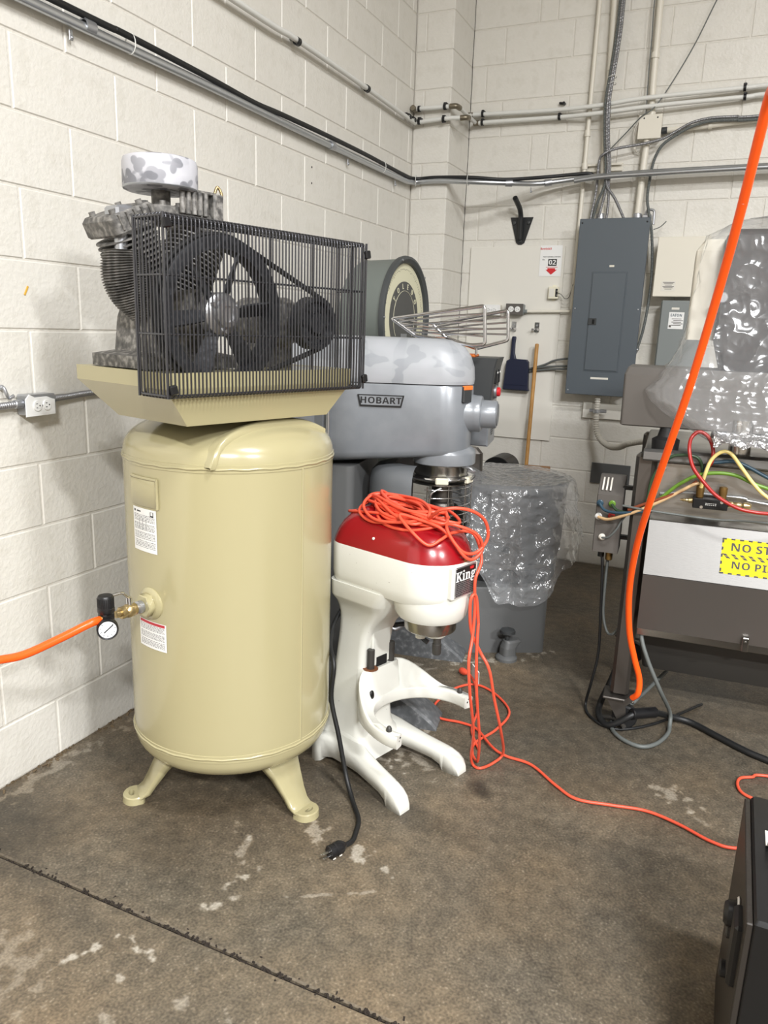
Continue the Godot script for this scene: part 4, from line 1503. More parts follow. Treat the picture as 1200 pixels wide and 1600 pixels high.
	part("side_panel", p, mats["grey_dark_enamel"], col)
	p = PB.new()
	p.cyl(Vector3(-0.196, 0.12, 0.222), Vector3(-0.196, 1.19, 0.222), 0.0085, 16)
	part("edge_rail", p, mats["galvanised_pipe"], col, "bright grey vertical edge rail")
	p = PB.new()
	p.loft([outline(-0.5, -0.04, 0.325, 0.04, 0.05, 0.0), outline(-0.5, -0.04, 0.325, 0.04, 0.05, 0.10), outline(-0.49, -0.05, 0.315, 0.04, 0.05, 0.115), outline(-0.46, -0.08, 0.26, 0.04, 0.05, 0.15), outline(-0.44, -0.09, 0.22, 0.04, 0.05, 0.16)], Transform3D(), true, true, 60.0)
	var base := part("base", p, mats["grey_base_paint"], t)
	for sd in [-1, 1]:
		rings = []
		for s in [[-0.10, 0.17], [0.02, 0.165], [0.10, 0.150], [0.20, 0.095], [0.285, 0.032], [0.305, 0.010]]:
			var zc: float = 0.318 * sd
			rings.append(PackedVector3Array([Vector3(s[0], 0, zc - 0.07), Vector3(s[0], s[1] - 0.01, zc - 0.07), Vector3(s[0], s[1], zc - 0.06), Vector3(s[0], s[1], zc + 0.06), Vector3(s[0], s[1] - 0.01, zc + 0.07), Vector3(s[0], 0, zc + 0.07)]))
		p = PB.new()
		p.loft(rings, Transform3D(), true, true, 60.0, true)
		part("foot", p, mats["grey_base_paint"], base)
	p = PB.new()
	p.tube(bent([Vector3(-0.02, 0.34, 0.05), Vector3(0.06, 0.26, 0.10), Vector3(0.15, 0.30, -0.02)], 0.02), 0.009, 8)
	part("bowl_lift_crank", p, mats["zinc"], t)
	# control box on the far side of the nose
	var cb := PB.new()
	cb.prism(PackedVector2Array([Vector2(-0.02, 1.005), Vector2(0.365, 1.005), Vector2(0.365, 1.19), Vector2(-0.02, 1.19)]), 0.24, Transform3D(Basis(), Vector3(0, 0, -0.40)), 0.006)
	var box_ := part("control_box", cb, hb, t, "grey control box beside the nose")
	cb = PB.new()
	cb.prism(PackedVector2Array([Vector2(-0.02, 1.19), Vector2(0.366, 1.19), Vector2(0.375, 1.32), Vector2(0.385, 1.362), Vector2(-0.02, 1.362)]), 0.245, Transform3D(Basis(), Vector3(0, 0, -0.402)), 0.005)
	part("control_head", cb, mats["charcoal_enamel"], box_)
	for q in [[1.285, -0.23, "white_print"], [1.285, -0.32, "white_print"]]:
		part("switch", pbox(Vector3(0.374, q[0], q[1]), Vector3(0.012, 0.055, 0.045), 0.003), mats["black_plastic"], box_)
		part("switch_mark", pbox(Vector3(0.381, q[0] + 0.018, q[1]), Vector3(0.002, 0.007, 0.03), 0.0005), mats[q[2]], box_)
	part("button_guard", pcyl(Vector3(0.362, 1.222, -0.275), Vector3(0.378, 1.222, -0.275), 0.027, 20, 0.002), mats["zinc"], box_)
	part("stop_button", pcyl(Vector3(0.375, 1.222, -0.275), Vector3(0.392, 1.222, -0.275), 0.019, 20, 0.004), mats["red_ink"], box_, "red stop button")
	part("selector_knob", pcyl(Vector3(0.29, 1.15, -0.162), Vector3(0.29, 1.15, -0.135), 0.022, 16, 0.003), mats["black_plastic"], box_)
	part("instruction_text", pbox(Vector3(0.3655, 1.10, -0.28), Vector3(0.001, 0.10, 0.09), 0.0003), mats["grey_dark_enamel"], box_)
	var ln := PB.new()
	var rng := RandomNumberGenerator.new()
	rng.seed = 23
	for r in 11:
		ln.box(Vector3(0.3665, 1.152 - r * 0.0095 - (0.0 if r < 3 else 0.012), -0.28), Vector3(0.0006, 0.0035, 0.05 + rng.randf() * 0.035), 0.0002)
	part("instruction_lines", ln, mats["ink"], box_)
	part("orange_tray", pbox(Vector3(0.22, 1.367, -0.25), Vector3(0.14, 0.012, 0.12), 0.004), mats["amber_print"], box_)
	basket()


# a chrome wire basket that lies on the mixer's hood and control box
func basket() -> void:
	var t := thing("wire_basket", "chrome wire basket frame lying on top of the large grey mixer", "basket", Vector3(0.7345, 0, 2.1772), deg_to_rad(10))
	var ch: Material = mats["chrome"]
	var near := [Vector3(-0.018, 1.501, 0.0), Vector3(0.339, 1.558, 0.0), Vector3(0.350, 1.418, 0.0), Vector3(0.300, 1.412, 0.0), Vector3(0.078, 1.441, 0.0)]
	var far_ := [Vector3(0.106, 1.486, -0.20), Vector3(0.408, 1.549, -0.20), Vector3(0.416, 1.433, -0.20), Vector3(0.290, 1.396, -0.20), Vector3(0.164, 1.436, -0.20)]
	for f in [near, far_]:
		var p := PB.new()
		var pts := bent([f[4], f[0], f[1], f[2], f[3], f[4]], 0.012, 4)
		p.tube(pts, 0.0068, 8)
		var fr := part("frame", p, ch, t)
		for i in 4:
			var g := (i + 1) / 5.0
			var a: Vector3 = f[0].lerp(f[4], g)
			var b: Vector3 = f[1].lerp(f[2], g)
			part("wire", ptube(PackedVector3Array([a, a.lerp(b, 0.5) + Vector3(0, 0.004, 0), b]), 0.0042, 6), ch, fr)
	for i in 5:
		var g := i / 4.0
		part("cross_wire", ptube(PackedVector3Array([near[0].lerp(near[4], g), far_[0].lerp(far_[4], g)]), 0.0030, 6), ch, t)
	part("cross_wire", ptube(PackedVector3Array([near[3], far_[3]]), 0.004, 6), ch, t)
	part("stem", ptube(PackedVector3Array([Vector3(0.292, 1.40, -0.19), Vector3(0.292, 1.372, -0.19)]), 0.005, 8), ch, t)


# ------------------------------------------------------------------ covered bowl machine
func bowl_machine() -> void:
	var t := thing("bowl_mixer", "round stainless bowl on a grey box base under clear plastic, near the back wall", "mixer", Vector3(0.93, 0, 1.784), deg_to_rad(90 - 61.6))
	# the bowl's axis, in these axes
	var ax := t.transform.affine_inverse() * Vector3(1.0, 0, 1.38)
	var p := PB.new()
	p.loft([outline(-0.10, 0.42, 0.22, 0.03, 0.03, 0.0, 6, -1.0, -0.22), outline(-0.10, 0.42, 0.22, 0.03, 0.03, 0.31, 6, -1.0, -0.22), outline(-0.095, 0.415, 0.215, 0.03, 0.03, 0.322, 6, -1.0, -0.22)], Transform3D(), true, true, 60.0)
	part("base", p, mats["plain_base_paint"], t, "dark grey box base")
	p = PB.new()
	p.lathe([Vector2(0.265, 0.31), Vector2(0.272, 0.33), Vector2(0.272, 0.385), Vector2(0.262, 0.392)], Transform3D(Basis(), ax), 60)
	part("band", p, mats["dark_rubber_band"], t, "dark band under the bowl")
	p = PB.new()
	p.lathe([Vector2(0.26, 0.388), Vector2(0.276, 0.392), Vector2(0.276, 0.408), Vector2(0.27, 0.412), Vector2(0.285, 0.45), Vector2(0.297, 0.75), Vector2(0.304, 0.768), Vector2(0.304, 0.778), Vector2(0.296, 0.782), Vector2(0.288, 0.775), Vector2(0.275, 0.45), Vector2(0.10, 0.43), Vector2(0.001, 0.43)], Transform3D(Basis(), ax), 72, false)
	part("bowl", p, mats["stainless_dull"], t)
	p = PB.new()
	p.cyl(ax + Vector3(-0.12, 0.50, 0.265), ax + Vector3(-0.06, 0.50, 0.31), 0.012, 14, 0.003)
	p.ball(ax + Vector3(-0.05, 0.50, 0.315), 0.016)
	part("handle", p, mats["black_plastic"], t)
	p = PB.new()
	p.lathe([Vector2(0.045, 0.0), Vector2(0.045, 0.02), Vector2(0.001, 0.022)], PB.along(ax + Vector3(-0.15, 0.60, 0.235), ax + Vector3(-0.17, 0.60, 0.29)), 24)
	part("round_cover", p, mats["charcoal_enamel"], t)
	# lid or hook that props the sheet up at the back, and a curved pan behind
	p = PB.new()
	p.loft([outline(-0.08, 0.08, 0.05, 0.02, 0.02, 0.43, 6), outline(-0.07, 0.07, 0.045, 0.02, 0.02, 0.90, 6), outline(-0.05, 0.05, 0.03, 0.02, 0.02, 0.925, 6)], Transform3D(Basis(), Vector3(ax.x - 0.2, 0, ax.z + 0.02)))
	part("kneading_arm", p, mats["stainless_dull"], t)
	var foot_ := thing("levelling_foot", "dark rusty screw foot standing in front of the covered bowl's base", "machine foot", Vector3(1.158, 0, 1.74))
	p = PB.new()
	p.lathe([Vector2(0.050, 0.0), Vector2(0.050, 0.012), Vector2(0.040, 0.022), Vector2(0.028, 0.026)], Transform3D(), 24)
	part("pad", p, mats["plain_base_paint"], foot_)
	p = PB.new()
	p.loft([outline(-0.03, 0.04, 0.03, 0.02, 0.02, 0.024, 5), outline(-0.028, 0.04, 0.03, 0.02, 0.02, 0.06, 5), outline(-0.02, 0.07, 0.026, 0.02, 0.02, 0.085, 5), outline(-0.02, 0.06, 0.02, 0.02, 0.02, 0.095, 5)], Transform3D(Basis(Vector3.UP, 0.9), Vector3.ZERO))
	part("bracket", p, mats["plain_base_paint"], foot_)
	p = PB.new()
	p.cyl(Vector3(-0.002, 0.09, 0), Vector3(-0.002, 0.125, 0), 0.010, 12)
	p.lathe([Vector2(0.02, 0.122), Vector2(0.036, 0.128), Vector2(0.036, 0.142), Vector2(0.02, 0.150), Vector2(0.001, 0.151)], Transform3D(Basis(), Vector3(-0.002, 0, 0)), 7)
	part("screw_head", p, mats["charcoal_enamel"], foot_)
	# the plastic sheet thrown over the bowl
	var nz := FastNoiseLite.new()
	nz.seed = 17
	nz.frequency = 1.0
	nz.fractal_octaves = 3
	var rows := []
	var nt := 170
	var nr := 96
	for j in nr + 1:
		var row := PackedVector3Array()
		var tt := j / float(nr)
		for i in nt:
			var a := TAU * i / nt
			var d := rad_to_deg(a)
			# how far down the hem hangs at this bearing (0 = +x, 90 = towards the camera)
			var hem := 0.40
			var keys := [[0.0, 0.50], [25.0, 0.42], [52.0, 0.26], [74.0, 0.27], [88.0, 0.42], [100.0, 0.62], [115.0, 0.69], [150.0, 0.68], [190.0, 0.60], [340.0, 0.50], [360.0, 0.50]]
			for q in keys.size() - 1:
				if d >= keys[q][0] and d <= keys[q + 1][0]:
					hem = lerpf(keys[q][1], keys[q + 1][1], smoothstep(0.0, 1.0, (d - keys[q][0]) / (keys[q + 1][0] - keys[q][0])))
			var r := 0.0
			var y := 0.0
			var u := 0.0
			if tt < 0.4:
				r = 0.307 * tt / 0.4
				y = 0.790 - 0.012 * (1.0 - pow(r / 0.307, 2.0))
			else:
				u = (tt - 0.4) / 0.6
				y = lerpf(0.788, hem, u) - 0.004 * smoothstep(0.0, 0.06, u)
				var drop := 0.788 - y
				r = 0.311 + 0.014 * smoothstep(0.0, 0.05, u) + drop * (0.17 + 0.08 * nz.get_noise_2d(cos(a) * 1.3, sin(a) * 1.3 + 4.0))
				# folds that deepen towards the hem
				r += smoothstep(0.0, 0.25, u) * (0.020 * nz.get_noise_3d(a * 3.1, u * 0.8, 2.0) + 0.026 * sin(a * 9.0 + 1.5 * nz.get_noise_1d(a * 2.0)) * u * exp(-pow((d - 95.0) / 34.0, 2.0)))
				r += 0.035 * exp(-pow((d - 97.0) / 12.0, 2.0)) * smoothstep(0.1, 0.5, u)
			var x := cos(a) * r
			var z := sin(a) * r
			var lift := exp(-(pow(x + 0.235, 2.0) + pow(z - 0.10, 2.0)) / 0.014)
			y += 0.165 * lift * (1.0 - u)
			x -= 0.03 * lift
			var crumple := 0.022 * absf(nz.get_noise_3d(x * 8.0, y * 8.0, z * 8.0)) + 0.009 * nz.get_noise_3d(x * 24.0, y * 24.0, z * 24.0)
			var dir := Vector3(cos(a), 0.4, sin(a))
			row.append(Vector3(1.0, 0, 1.38) + Vector3(x, y + 0.004, z) + dir * (crumple + 0.004) * (0.5 + 0.9 * u))
		rows.append(row)
	p = PB.new()
	p.sheet(rows, true)
	solo("plastic_sheet", p, mats["clear_sheet"], "crumpled clear plastic sheet draped over the round bowl near the back wall", "plastic sheet")


# ------------------------------------------------------------------ dial scale
func dial_scale() -> void:
	var t := thing("dial_scale", "old grey green platform scale with a large round dial, behind the grey mixer", "scale", Vector3(0.5, 0, 1.535), 0.0)
	var c := Vector3(0, 1.512, 0)
	var ax := Transform3D(Basis(Vector3(0, 0, 1), -PI / 2), c)     # its y runs towards +x
	var p := PB.new()
	p.lathe([Vector2(0.20, -0.235), Vector2(0.245, -0.225), Vector2(0.262, -0.20), Vector2(0.268, -0.02), Vector2(0.274, -0.012)], ax, 72)
	part("drum", p, mats["scale_green"], t)
	p = PB.new()
	p.lathe([Vector2(0.270, -0.016), Vector2(0.280, -0.012), Vector2(0.283, 0.0), Vector2(0.280, 0.012), Vector2(0.268, 0.016), Vector2(0.252, 0.006), Vector2(0.248, -0.012)], ax, 72, false)
	var bez := part("bezel", p, mats["scale_bezel"], t)
	for a in [0.35, 1.57, 2.8, 3.9, 5.4]:
		part("bezel_screw", pcyl(ax * Vector3(cos(a) * 0.272, 0.008, sin(a) * 0.272), ax * Vector3(cos(a) * 0.272, 0.019, sin(a) * 0.272), 0.005, 8), mats["zinc"], bez)
	p = PB.new()
	p.lathe([Vector2(0.25, -0.014), Vector2(0.25, -0.008), Vector2(0.001, -0.008)], ax, 72)
	var dial := part("dial", p, mats["scale_dial"], t, "cream dial plate with fine graduations")
	p = PB.new()
	for i in 100:
		var a := TAU * i / 100.0
		var l := 0.016 if i % 5 == 0 else 0.009
		p.box(ax * Vector3(cos(a) * (0.228 - l / 2), -0.0075, sin(a) * (0.228 - l / 2)), Vector3(0.0008, 0.0016, l), 0.0002, Basis(Vector3.RIGHT, a) * Basis())
	part("graduation", p, mats["ink"], dial).set_meta("kind", "stuff")
	p = PB.new()
	p.lathe([Vector2(0.168, -0.008), Vector2(0.168, -0.0055), Vector2(0.001, -0.0055)], ax, 60)
	part("inner_disc", p, mats["scale_disc"], dial, "dark centre disc with the maker's name")
	p = PB.new()
	var ring := PackedVector3Array()
	for i in 49:
		var a := lerpf(-0.7, PI + 0.7, i / 48.0)
		ring.append(c + Vector3(-0.005, sin(a) * 0.126, cos(a) * 0.126))
	p.tube(ring, 0.0012, 5)
	part("ring_line", p, mats["scale_dial"], dial)
	var word := "TOLEDO"
	for i in 6:
		var a := deg_to_rad(146 - i * 22.5)
		# letters stand round the rim, read from the front (seen from +x, right is -z)
		var up := Vector3(0, sin(a), -cos(a))
		var right := Vector3(0, -cos(a), -sin(a))
		lettering(word[i], 0.024, mats["scale_dial"], dial, Transform3D(Basis(right, up, Vector3(1, 0, 0)), c + up * 0.147 + Vector3(-0.0045, 0, 0)), 0.001)
	p = PB.new()
	p.box(c + Vector3(-0.004, -0.085, 0), Vector3(0.002, 0.03, 0.07), 0.0005)
	part("capacity_plate", p, mats["zinc"], dial)
	# pillar and platform below, hidden behind the mixer
	p = PB.new()
	p.loft([outline(-0.20, -0.04, 0.10, 0.03, 0.03, 0.12), outline(-0.20, -0.04, 0.09, 0.03, 0.03, 0.9), outline(-0.20, -0.03, 0.14, 0.03, 0.03, 1.25), outline(-0.20, -0.03, 0.16, 0.03, 0.03, 1.35)], Transform3D(), true, true, 60.0)
	part("pillar", p, mats["scale_green"], t)
	p = PB.new()
	p.box(Vector3(-0.17, 0.07, 0.0), Vector3(0.40, 0.14, 0.42), 0.012)
	part("platform", p, mats["scale_green"], t)


# ------------------------------------------------------------------ stainless dough machine
func stainless_machine() -> void:
	var t := thing("dough_machine", "stainless steel dough machine on castered legs with a yellow no step sign", "bakery machine", Vector3(1.66, 0, 2.08), deg_to_rad(4))
	var ss: Material = mats["stainless"]
	var dull: Material = mats["stainless_dull"]
	var p := PB.new()
	var L := 1.25
	# body behind the front, with the top deck
	p.box(Vector3(0.05 + (L - 0.05) / 2, 0.74, -0.29), Vector3(L - 0.05, 0.63, 0.70), 0.006)
	var body := part("body", p, dull, t)
	p = PB.new()
	p.box(Vector3(L / 2 + 0.02, 1.062, -0.27), Vector3(L - 0.02, 0.022, 0.76), 0.006)
	part("deck", p, ss, body)
	p = PB.new()
	p.prism(PackedVector2Array([Vector2(0.10, 1.085), Vector2(0.118, 1.078), Vector2(0.118, 1.052), Vector2(0.112, 1.046), Vector2(0.098, 1.050), Vector2(0.08, 1.06), Vector2(0.08, 1.085)]), L - 0.03, Transform3D(Basis(Vector3(0, 0, 1), Vector3(0, 1, 0), Vector3(-1, 0, 0)), Vector3(L, 0, 0)), 0.002)
	part("front_rail", p, mats["brushed_bright"], t, "bright folded rail along the top edge")
	p = PB.new()
	p.box(Vector3(0.078 + (L - 0.08) / 2, 0.944, 0.072), Vector3(L - 0.08, 0.192, 0.012), 0.003)
	var fp := part("front_plate", p, ss, t)
	for x in [0.105, 0.62, 1.1]:
		p = PB.new()
		p.ball(Vector3(x, 1.018, 0.079), 0.007, Vector3(1, 1, 0.4), 10)
		part("screw", p, mats["zinc"], fp)
	# guard: a bright upper leaf that leans out and a darker lower leaf that leans back in, with a lip
	var leaf := func(y0: float, z0: float, y1: float, z1: float, th: float) -> PB:
		var q := PB.new()
		var d := Vector2(z1 - z0, y1 - y0).normalized()
		var n := Vector2(-d.y, d.x) * th
		q.prism(PackedVector2Array([Vector2(z0, y0), Vector2(z1, y1), Vector2(z1 + n.x, y1 + n.y), Vector2(z0 + n.x, y0 + n.y)]), L - 0.075, Transform3D(Basis(Vector3(0, 0, 1), Vector3(0, 1, 0), Vector3(-1, 0, 0)), Vector3(L, 0, 0)), 0.0008)
		return q
	part("guard_step", leaf.call(0.852, 0.078, 0.835, 0.105, 0.004), ss, t)
	var guard := part("guard_upper", leaf.call(0.835, 0.105, 0.655, 0.175, 0.004), mats["brushed_bright"], t, "bright leaning stainless guard panel")
	var lower := part("guard_lower", leaf.call(0.655, 0.175, 0.432, 0.115, 0.004), mats["guard_dark"], t, "darker lower guard panel")
	part("guard_lip", pbox(Vector3(0.075 + (L - 0.075) / 2, 0.420, 0.110), Vector3(L - 0.075, 0.030, 0.018), 0.003), mats["stainless_smooth"], lower)
	p = PB.new()
	p.box(Vector3(0.435, 0.437, 0.135), Vector3(0.022, 0.052, 0.012), 0.003)
	p.cyl(Vector3(0.435, 0.447, 0.14), Vector3(0.435, 0.447, 0.146), 0.004, 8)
	part("guard_latch", p, mats["stainless_smooth"], lower)
	# the sign: two yellow bands with black dashes and lettering
	var lean := atan2(0.07, 0.18)
	var sx := Transform3D(Basis(Vector3.RIGHT, -lean), Vector3(0.50, 0.7475, 0.1442))
	p = PB.new()
	p.box(Vector3.ZERO, Vector3(0.362, 0.122, 0.0012), 0.0003)
	var sign_ := part("caution_sign", p, mats["yellow_sign"], t, "yellow and black NO STEP, NO PISAR sign")
	sign_.transform = sx
	lettering("NO STEP", 0.0262, mats["ink"], sign_, Transform3D(Basis(), Vector3(-0.067, 0.032, 0.001)), 0.0008, "Droid Sans", true, 1.2)
	lettering("NO PISAR", 0.0245, mats["ink"], sign_, Transform3D(Basis(), Vector3(-0.056, -0.029, 0.001)), 0.0008, "Droid Sans", true, 1.18)
	p = PB.new()
	for i in 14:
		var x := -0.175 + i * 0.027
		p.box(Vector3(x, 0.0585, 0.001), Vector3(0.013, 0.005, 0.0008), 0.0002)
		p.box(Vector3(x, -0.0585, 0.001), Vector3(0.013, 0.005, 0.0008), 0.0002)
		for k in 2:
			var q := PackedVector2Array([Vector2(x - 0.004, 0.0005), Vector2(x + 0.008, 0.0005), Vector2(x + 0.016, -0.0065), Vector2(x + 0.004, -0.0065)])
			p.prism(q, 0.0008, Transform3D(Basis(), Vector3(k * 0.0085, 0.0075 - k * 0.0085, 0.0008)))
	for i in 5:
		p.box(Vector3(-0.1785, 0.05 - i * 0.0245, 0.001), Vector3(0.005, 0.011, 0.0008), 0.0002)
	part("hazard_dashes", p, mats["ink"], sign_)
	# hopper belly under the guard
	p = PB.new()
	p.loft([outline(0.11, L, 0.16, 0.02, 0.02, 0.21, 5, -1.0, -0.22), outline(0.075, L, 0.27, 0.02, 0.02, 0.43, 5, -1.0, -0.22), outline(0.075, L, 0.29, 0.02, 0.02, 0.55, 5, -1.0, -0.22)], Transform3D(), true, true, 70.0)
	part("belly", p, mats["taupe_dark"], t)
	# legs on casters
	for q in [[0.04, 0.055], [L - 0.04, 0.055], [0.04, -0.60], [L - 0.04, -0.60]]:
		p = PB.new()
		p.box(Vector3(q[0], 0.60, q[1]), Vector3(0.066, 0.93, 0.062), 0.012)
		var leg := part("leg", p, dull, t)
		p = PB.new()
		p.box(Vector3(q[0], 0.132, q[1] + 0.005), Vector3(0.115, 0.010, 0.105), 0.003)
		p.prism(PackedVector2Array([Vector2(-0.045, 0.128), Vector2(0.025, 0.128), Vector2(0.035, 0.05), Vector2(0.01, 0.03)]), 0.004, Transform3D(Basis(), Vector3(q[0], 0, q[1] + 0.034)))
		p.prism(PackedVector2Array([Vector2(-0.045, 0.128), Vector2(0.025, 0.128), Vector2(0.035, 0.05), Vector2(0.01, 0.03)]), 0.004, Transform3D(Basis(), Vector3(q[0], 0, q[1] - 0.030)))
		part("caster_bracket", p, mats["stainless_dull"], leg)
		p = PB.new()
		p.cyl(Vector3(q[0] + 0.028, 0.048, q[1] - 0.018), Vector3(q[0] + 0.028, 0.048, q[1] + 0.022), 0.047, 28, 0.006)
		part("caster_wheel", p, mats["black_rubber"], leg)
		part("caster_hub", pcyl(Vector3(q[0] + 0.028, 0.048, q[1] - 0.021), Vector3(q[0] + 0.028, 0.048, q[1] + 0.042), 0.012, 12, 0.002), mats["zinc"], leg)
	# air manifold with brass couplings
	p = PB.new()
	p.box(Vector3(0.263, 0.919, 0.118), Vector3(0.110, 0.034, 0.05), 0.002)
	var man := part("valve_block", p, mats["black_steel"], t, "small black air manifold with brass couplings")
	for q in [[0.228, 0.0], [0.300, 0.0]]:
		p = PB.new()
		p.lathe([Vector2(0.010, 0.935), Vector2(0.0125, 0.937), Vector2(0.0125, 0.953), Vector2(0.0135, 0.956), Vector2(0.0135, 0.976), Vector2(0.010, 0.979)], Transform3D(Basis(), Vector3(q[0], 0, 0.115)), 18)
		part("brass_coupling", p, mats["dull_brass"], man)
	p = PB.new()
	p.lathe([Vector2(0.007, 0.975), Vector2(0.009, 0.98), Vector2(0.009, 0.995), Vector2(0.0065, 0.998), Vector2(0.0085, 1.004), Vector2(0.0085, 1.022), Vector2(0.006, 1.026)], Transform3D(Basis(), Vector3(0.228, 0, 0.115)), 14)
	part("stacked_fitting", p, mats["brass"], man)
	p = PB.new()
	p.lathe([Vector2(0.006, 0.0), Vector2(0.011, 0.004), Vector2(0.011, 0.016), Vector2(0.007, 0.018), Vector2(0.010, 0.022), Vector2(0.010, 0.04), Vector2(0.007, 0.044), Vector2(0.012, 0.05), Vector2(0.012, 0.066), Vector2(0.006, 0.074)], Transform3D(Basis(Vector3(0, 0, 1), -PI / 2), Vector3(0.318, 0.922, 0.12)), 14)
	part("end_fitting", p, mats["brass"], man)
	p = PB.new()
	p.lathe([Vector2(0.009, 0.0), Vector2(0.009, 0.014), Vector2(0.005, 0.016), Vector2(0.006, 0.022), Vector2(0.004, 0.024), Vector2(0.006, 0.03), Vector2(0.004, 0.034), Vector2(0.004, 0.04)], Transform3D(Basis(Vector3(0, 0, 1), PI / 2), Vector3(0.208, 0.922, 0.12)), 14)
	part("end_fitting", p, mats["brass"], man)
	p = PB.new()
	for q in [[0.236, 0.908], [0.298, 0.930]]:
		p.lathe([Vector2(0.0052, 0.0), Vector2(0.0052, 0.003), Vector2(0.001, 0.003)], Transform3D(Basis(Vector3.RIGHT, PI / 2), Vector3(q[0], q[1], 0.1425)), 12)
	part("cap_screws", p, mats["chrome"], man)
	p = PB.new()
	for r in 2:
		for i in 6:
			p.box(Vector3(0.25 + i * 0.006, 0.922 - r * 0.005, 0.1434), Vector3(0.004, 0.0018, 0.0004), 0.0001)
	part("block_text", p, mats["white_print"], man)
	# control box hung beside the left leg
	p = PB.new()
	p.prism(PackedVector2Array([Vector2(0.03, 0.675), Vector2(0.03, 0.895), Vector2(-0.06, 0.955), Vector2(-0.09, 0.955), Vector2(-0.09, 0.675)]), 0.094, Transform3D(Basis(Vector3(0, 0, 1), Vector3(0, 1, 0), Vector3(-1, 0, 0)), Vector3(-0.022, 0, 0)), 0.003)
	var cb := part("connection_box", p, mats["taupe_box"], t, "dark grey connection box with tube fittings")
	for y in [0.73, 0.84, 0.92]:
		part("box_bracket", pbox(Vector3(-0.005, y, -0.02), Vector3(0.05, 0.014, 0.03), 0.002), mats["black_steel"], cb)
	var cols := ["tube_blue", "tube_green", "white_print", "tube_red", "paper"]
	var at := [Vector2(-0.103, 0.862), Vector2(-0.060, 0.864), Vector2(-0.104, 0.812), Vector2(-0.058, 0.818), Vector2(-0.084, 0.735)]
	for i in 5:
		p = PB.new()
		p.lathe([Vector2(0.0125, 0.0), Vector2(0.0125, 0.008), Vector2(0.010, 0.010), Vector2(0.007, 0.010), Vector2(0.006, 0.018)], Transform3D(Basis(Vector3.RIGHT, PI / 2), Vector3(at[i].x, at[i].y, 0.029)), 16)
		part("tube_fitting", p, mats[cols[i]], cb)
	p = PB.new()
	for i in 3:
		p.box(Vector3(-0.10 + i * 0.014, 0.929, -0.010), Vector3(0.006, 0.002, 0.07), 0.0005, Basis(Vector3.RIGHT, 0.58))
	part("tape_strips", p, mats["paper"], cb)
	p = PB.new()
	p.cyl(Vector3(-0.085, 0.675, -0.02), Vector3(-0.085, 0.645, -0.02), 0.012, 12)
	part("cable_gland", p, mats["black_plastic"], cb)
	part("brass_gland", pcyl(Vector3(-0.055, 0.675, -0.02), Vector3(-0.055, 0.635, -0.02), 0.013, 12, 0.002), mats["dull_brass"], cb)
	# posts and rubber foot that carry the head
	p = PB.new()
	p.lathe([Vector2(0.052, 1.072), Vector2(0.052, 1.078), Vector2(0.036, 1.082), Vector2(0.036, 1.20)], Transform3D(Basis(), Vector3(0.338, 0, 0.04)), 30)
	p.lathe([Vector2(0.05, 1.072), Vector2(0.05, 1.20)], Transform3D(Basis(), Vector3(0.52, 0, 0.0)), 30)
	part("post", p, mats["stainless_smooth"], t)
	# motor housing on the deck
	p = PB.new()
	p.loft([outline(-0.055, 0.62, 0.17, 0.01, 0.01, 1.155, 4, -1.0, -0.13), outline(-0.062, 0.62, 0.185, 0.01, 0.01, 1.16, 4, -1.0, -0.13), outline(-0.064, 0.62, 0.185, 0.01, 0.01, 1.335, 4, -1.0, -0.13), outline(-0.055, 0.62, 0.16, 0.01, 0.01, 1.36, 4, -1.0, -0.13)], Transform3D(), true, true, 12.0)
	part("drive_housing", p, mats["taupe_box"], t, "grey brown housing on the deck")
	p = PB.new()
	p.lathe([Vector2(0.045, 1.072), Vector2(0.047, 1.115), Vector2(0.03, 1.125), Vector2(0.022, 1.158)], Transform3D(Basis(), Vector3(0.098, 0, 0.03)), 26)
	part("rubber_foot", p, mats["black_rubber"], t)
	# hopper under the clear sheet
	p = PB.new()
	p.loft([outline(0.30, 1.20, 0.16, 0.02, 0.02, 1.20, 4, -1.0, -0.18), outline(0.225, 1.20, 0.20, 0.02, 0.02, 1.46, 4, -1.0, -0.18), outline(0.215, 1.20, 0.20, 0.02, 0.02, 1.80, 4, -1.0, -0.18), outline(0.235, 1.19, 0.18, 0.02, 0.02, 1.82, 4, -1.0, -0.18)], Transform3D(), true, true, 25.0)
	part("hopper", p, mats["hopper_steel"], t, "tall stainless hopper")
	p = PB.new()
	p.loft([outline(0.125, 0.215, 0.13, 0.01, 0.01, 1.46, 4, -1.0, -0.2), outline(0.125, 0.215, 0.13, 0.01, 0.01, 1.76, 4, -1.0, -0.2), outline(0.15, 0.215, 0.10, 0.01, 0.01, 1.80, 4, -1.0, -0.2)], Transform3D(), true, true, 25.0)
	part("side_box", p, mats["beige_cover"], t)
	part("side_bolt", pcyl(Vector3(0.222, 1.60, 0.02), Vector3(0.222, 1.60, 0.036), 0.018, 16, 0.003), mats["zinc"], t)
	part("hopper_rib", pbox(Vector3(0.66, 1.30, 0.026), Vector3(0.72, 0.05, 0.02), 0.004), mats["stainless_smooth"], t)
	machine_tubes(t)
	# clear sheet over the hopper: rings round the hopper, bulging out at the lower left
	var nz := FastNoiseLite.new()
	nz.seed = 29
	nz.frequency = 1.0
	nz.fractal_octaves = 3
	var keys := [[1.845, 0.30, 0.10], [1.84, 0.24, 0.035], [1.80, 0.150, 0.015], [1.70, 0.140, 0.02], [1.59, 0.138, 0.03], [1.48, 0.122, 0.05], [1.39, 0.092, 0.07], [1.33, 0.05, 0.09], [1.285, 0.012, 0.10], [1.25, 0.03, 0.12], [1.21, 0.085, 0.14], [1.17, 0.16, 0.16], [1.13, 0.235, 0.17]]
	var rows := []
	var n := 120
	var steps := 90
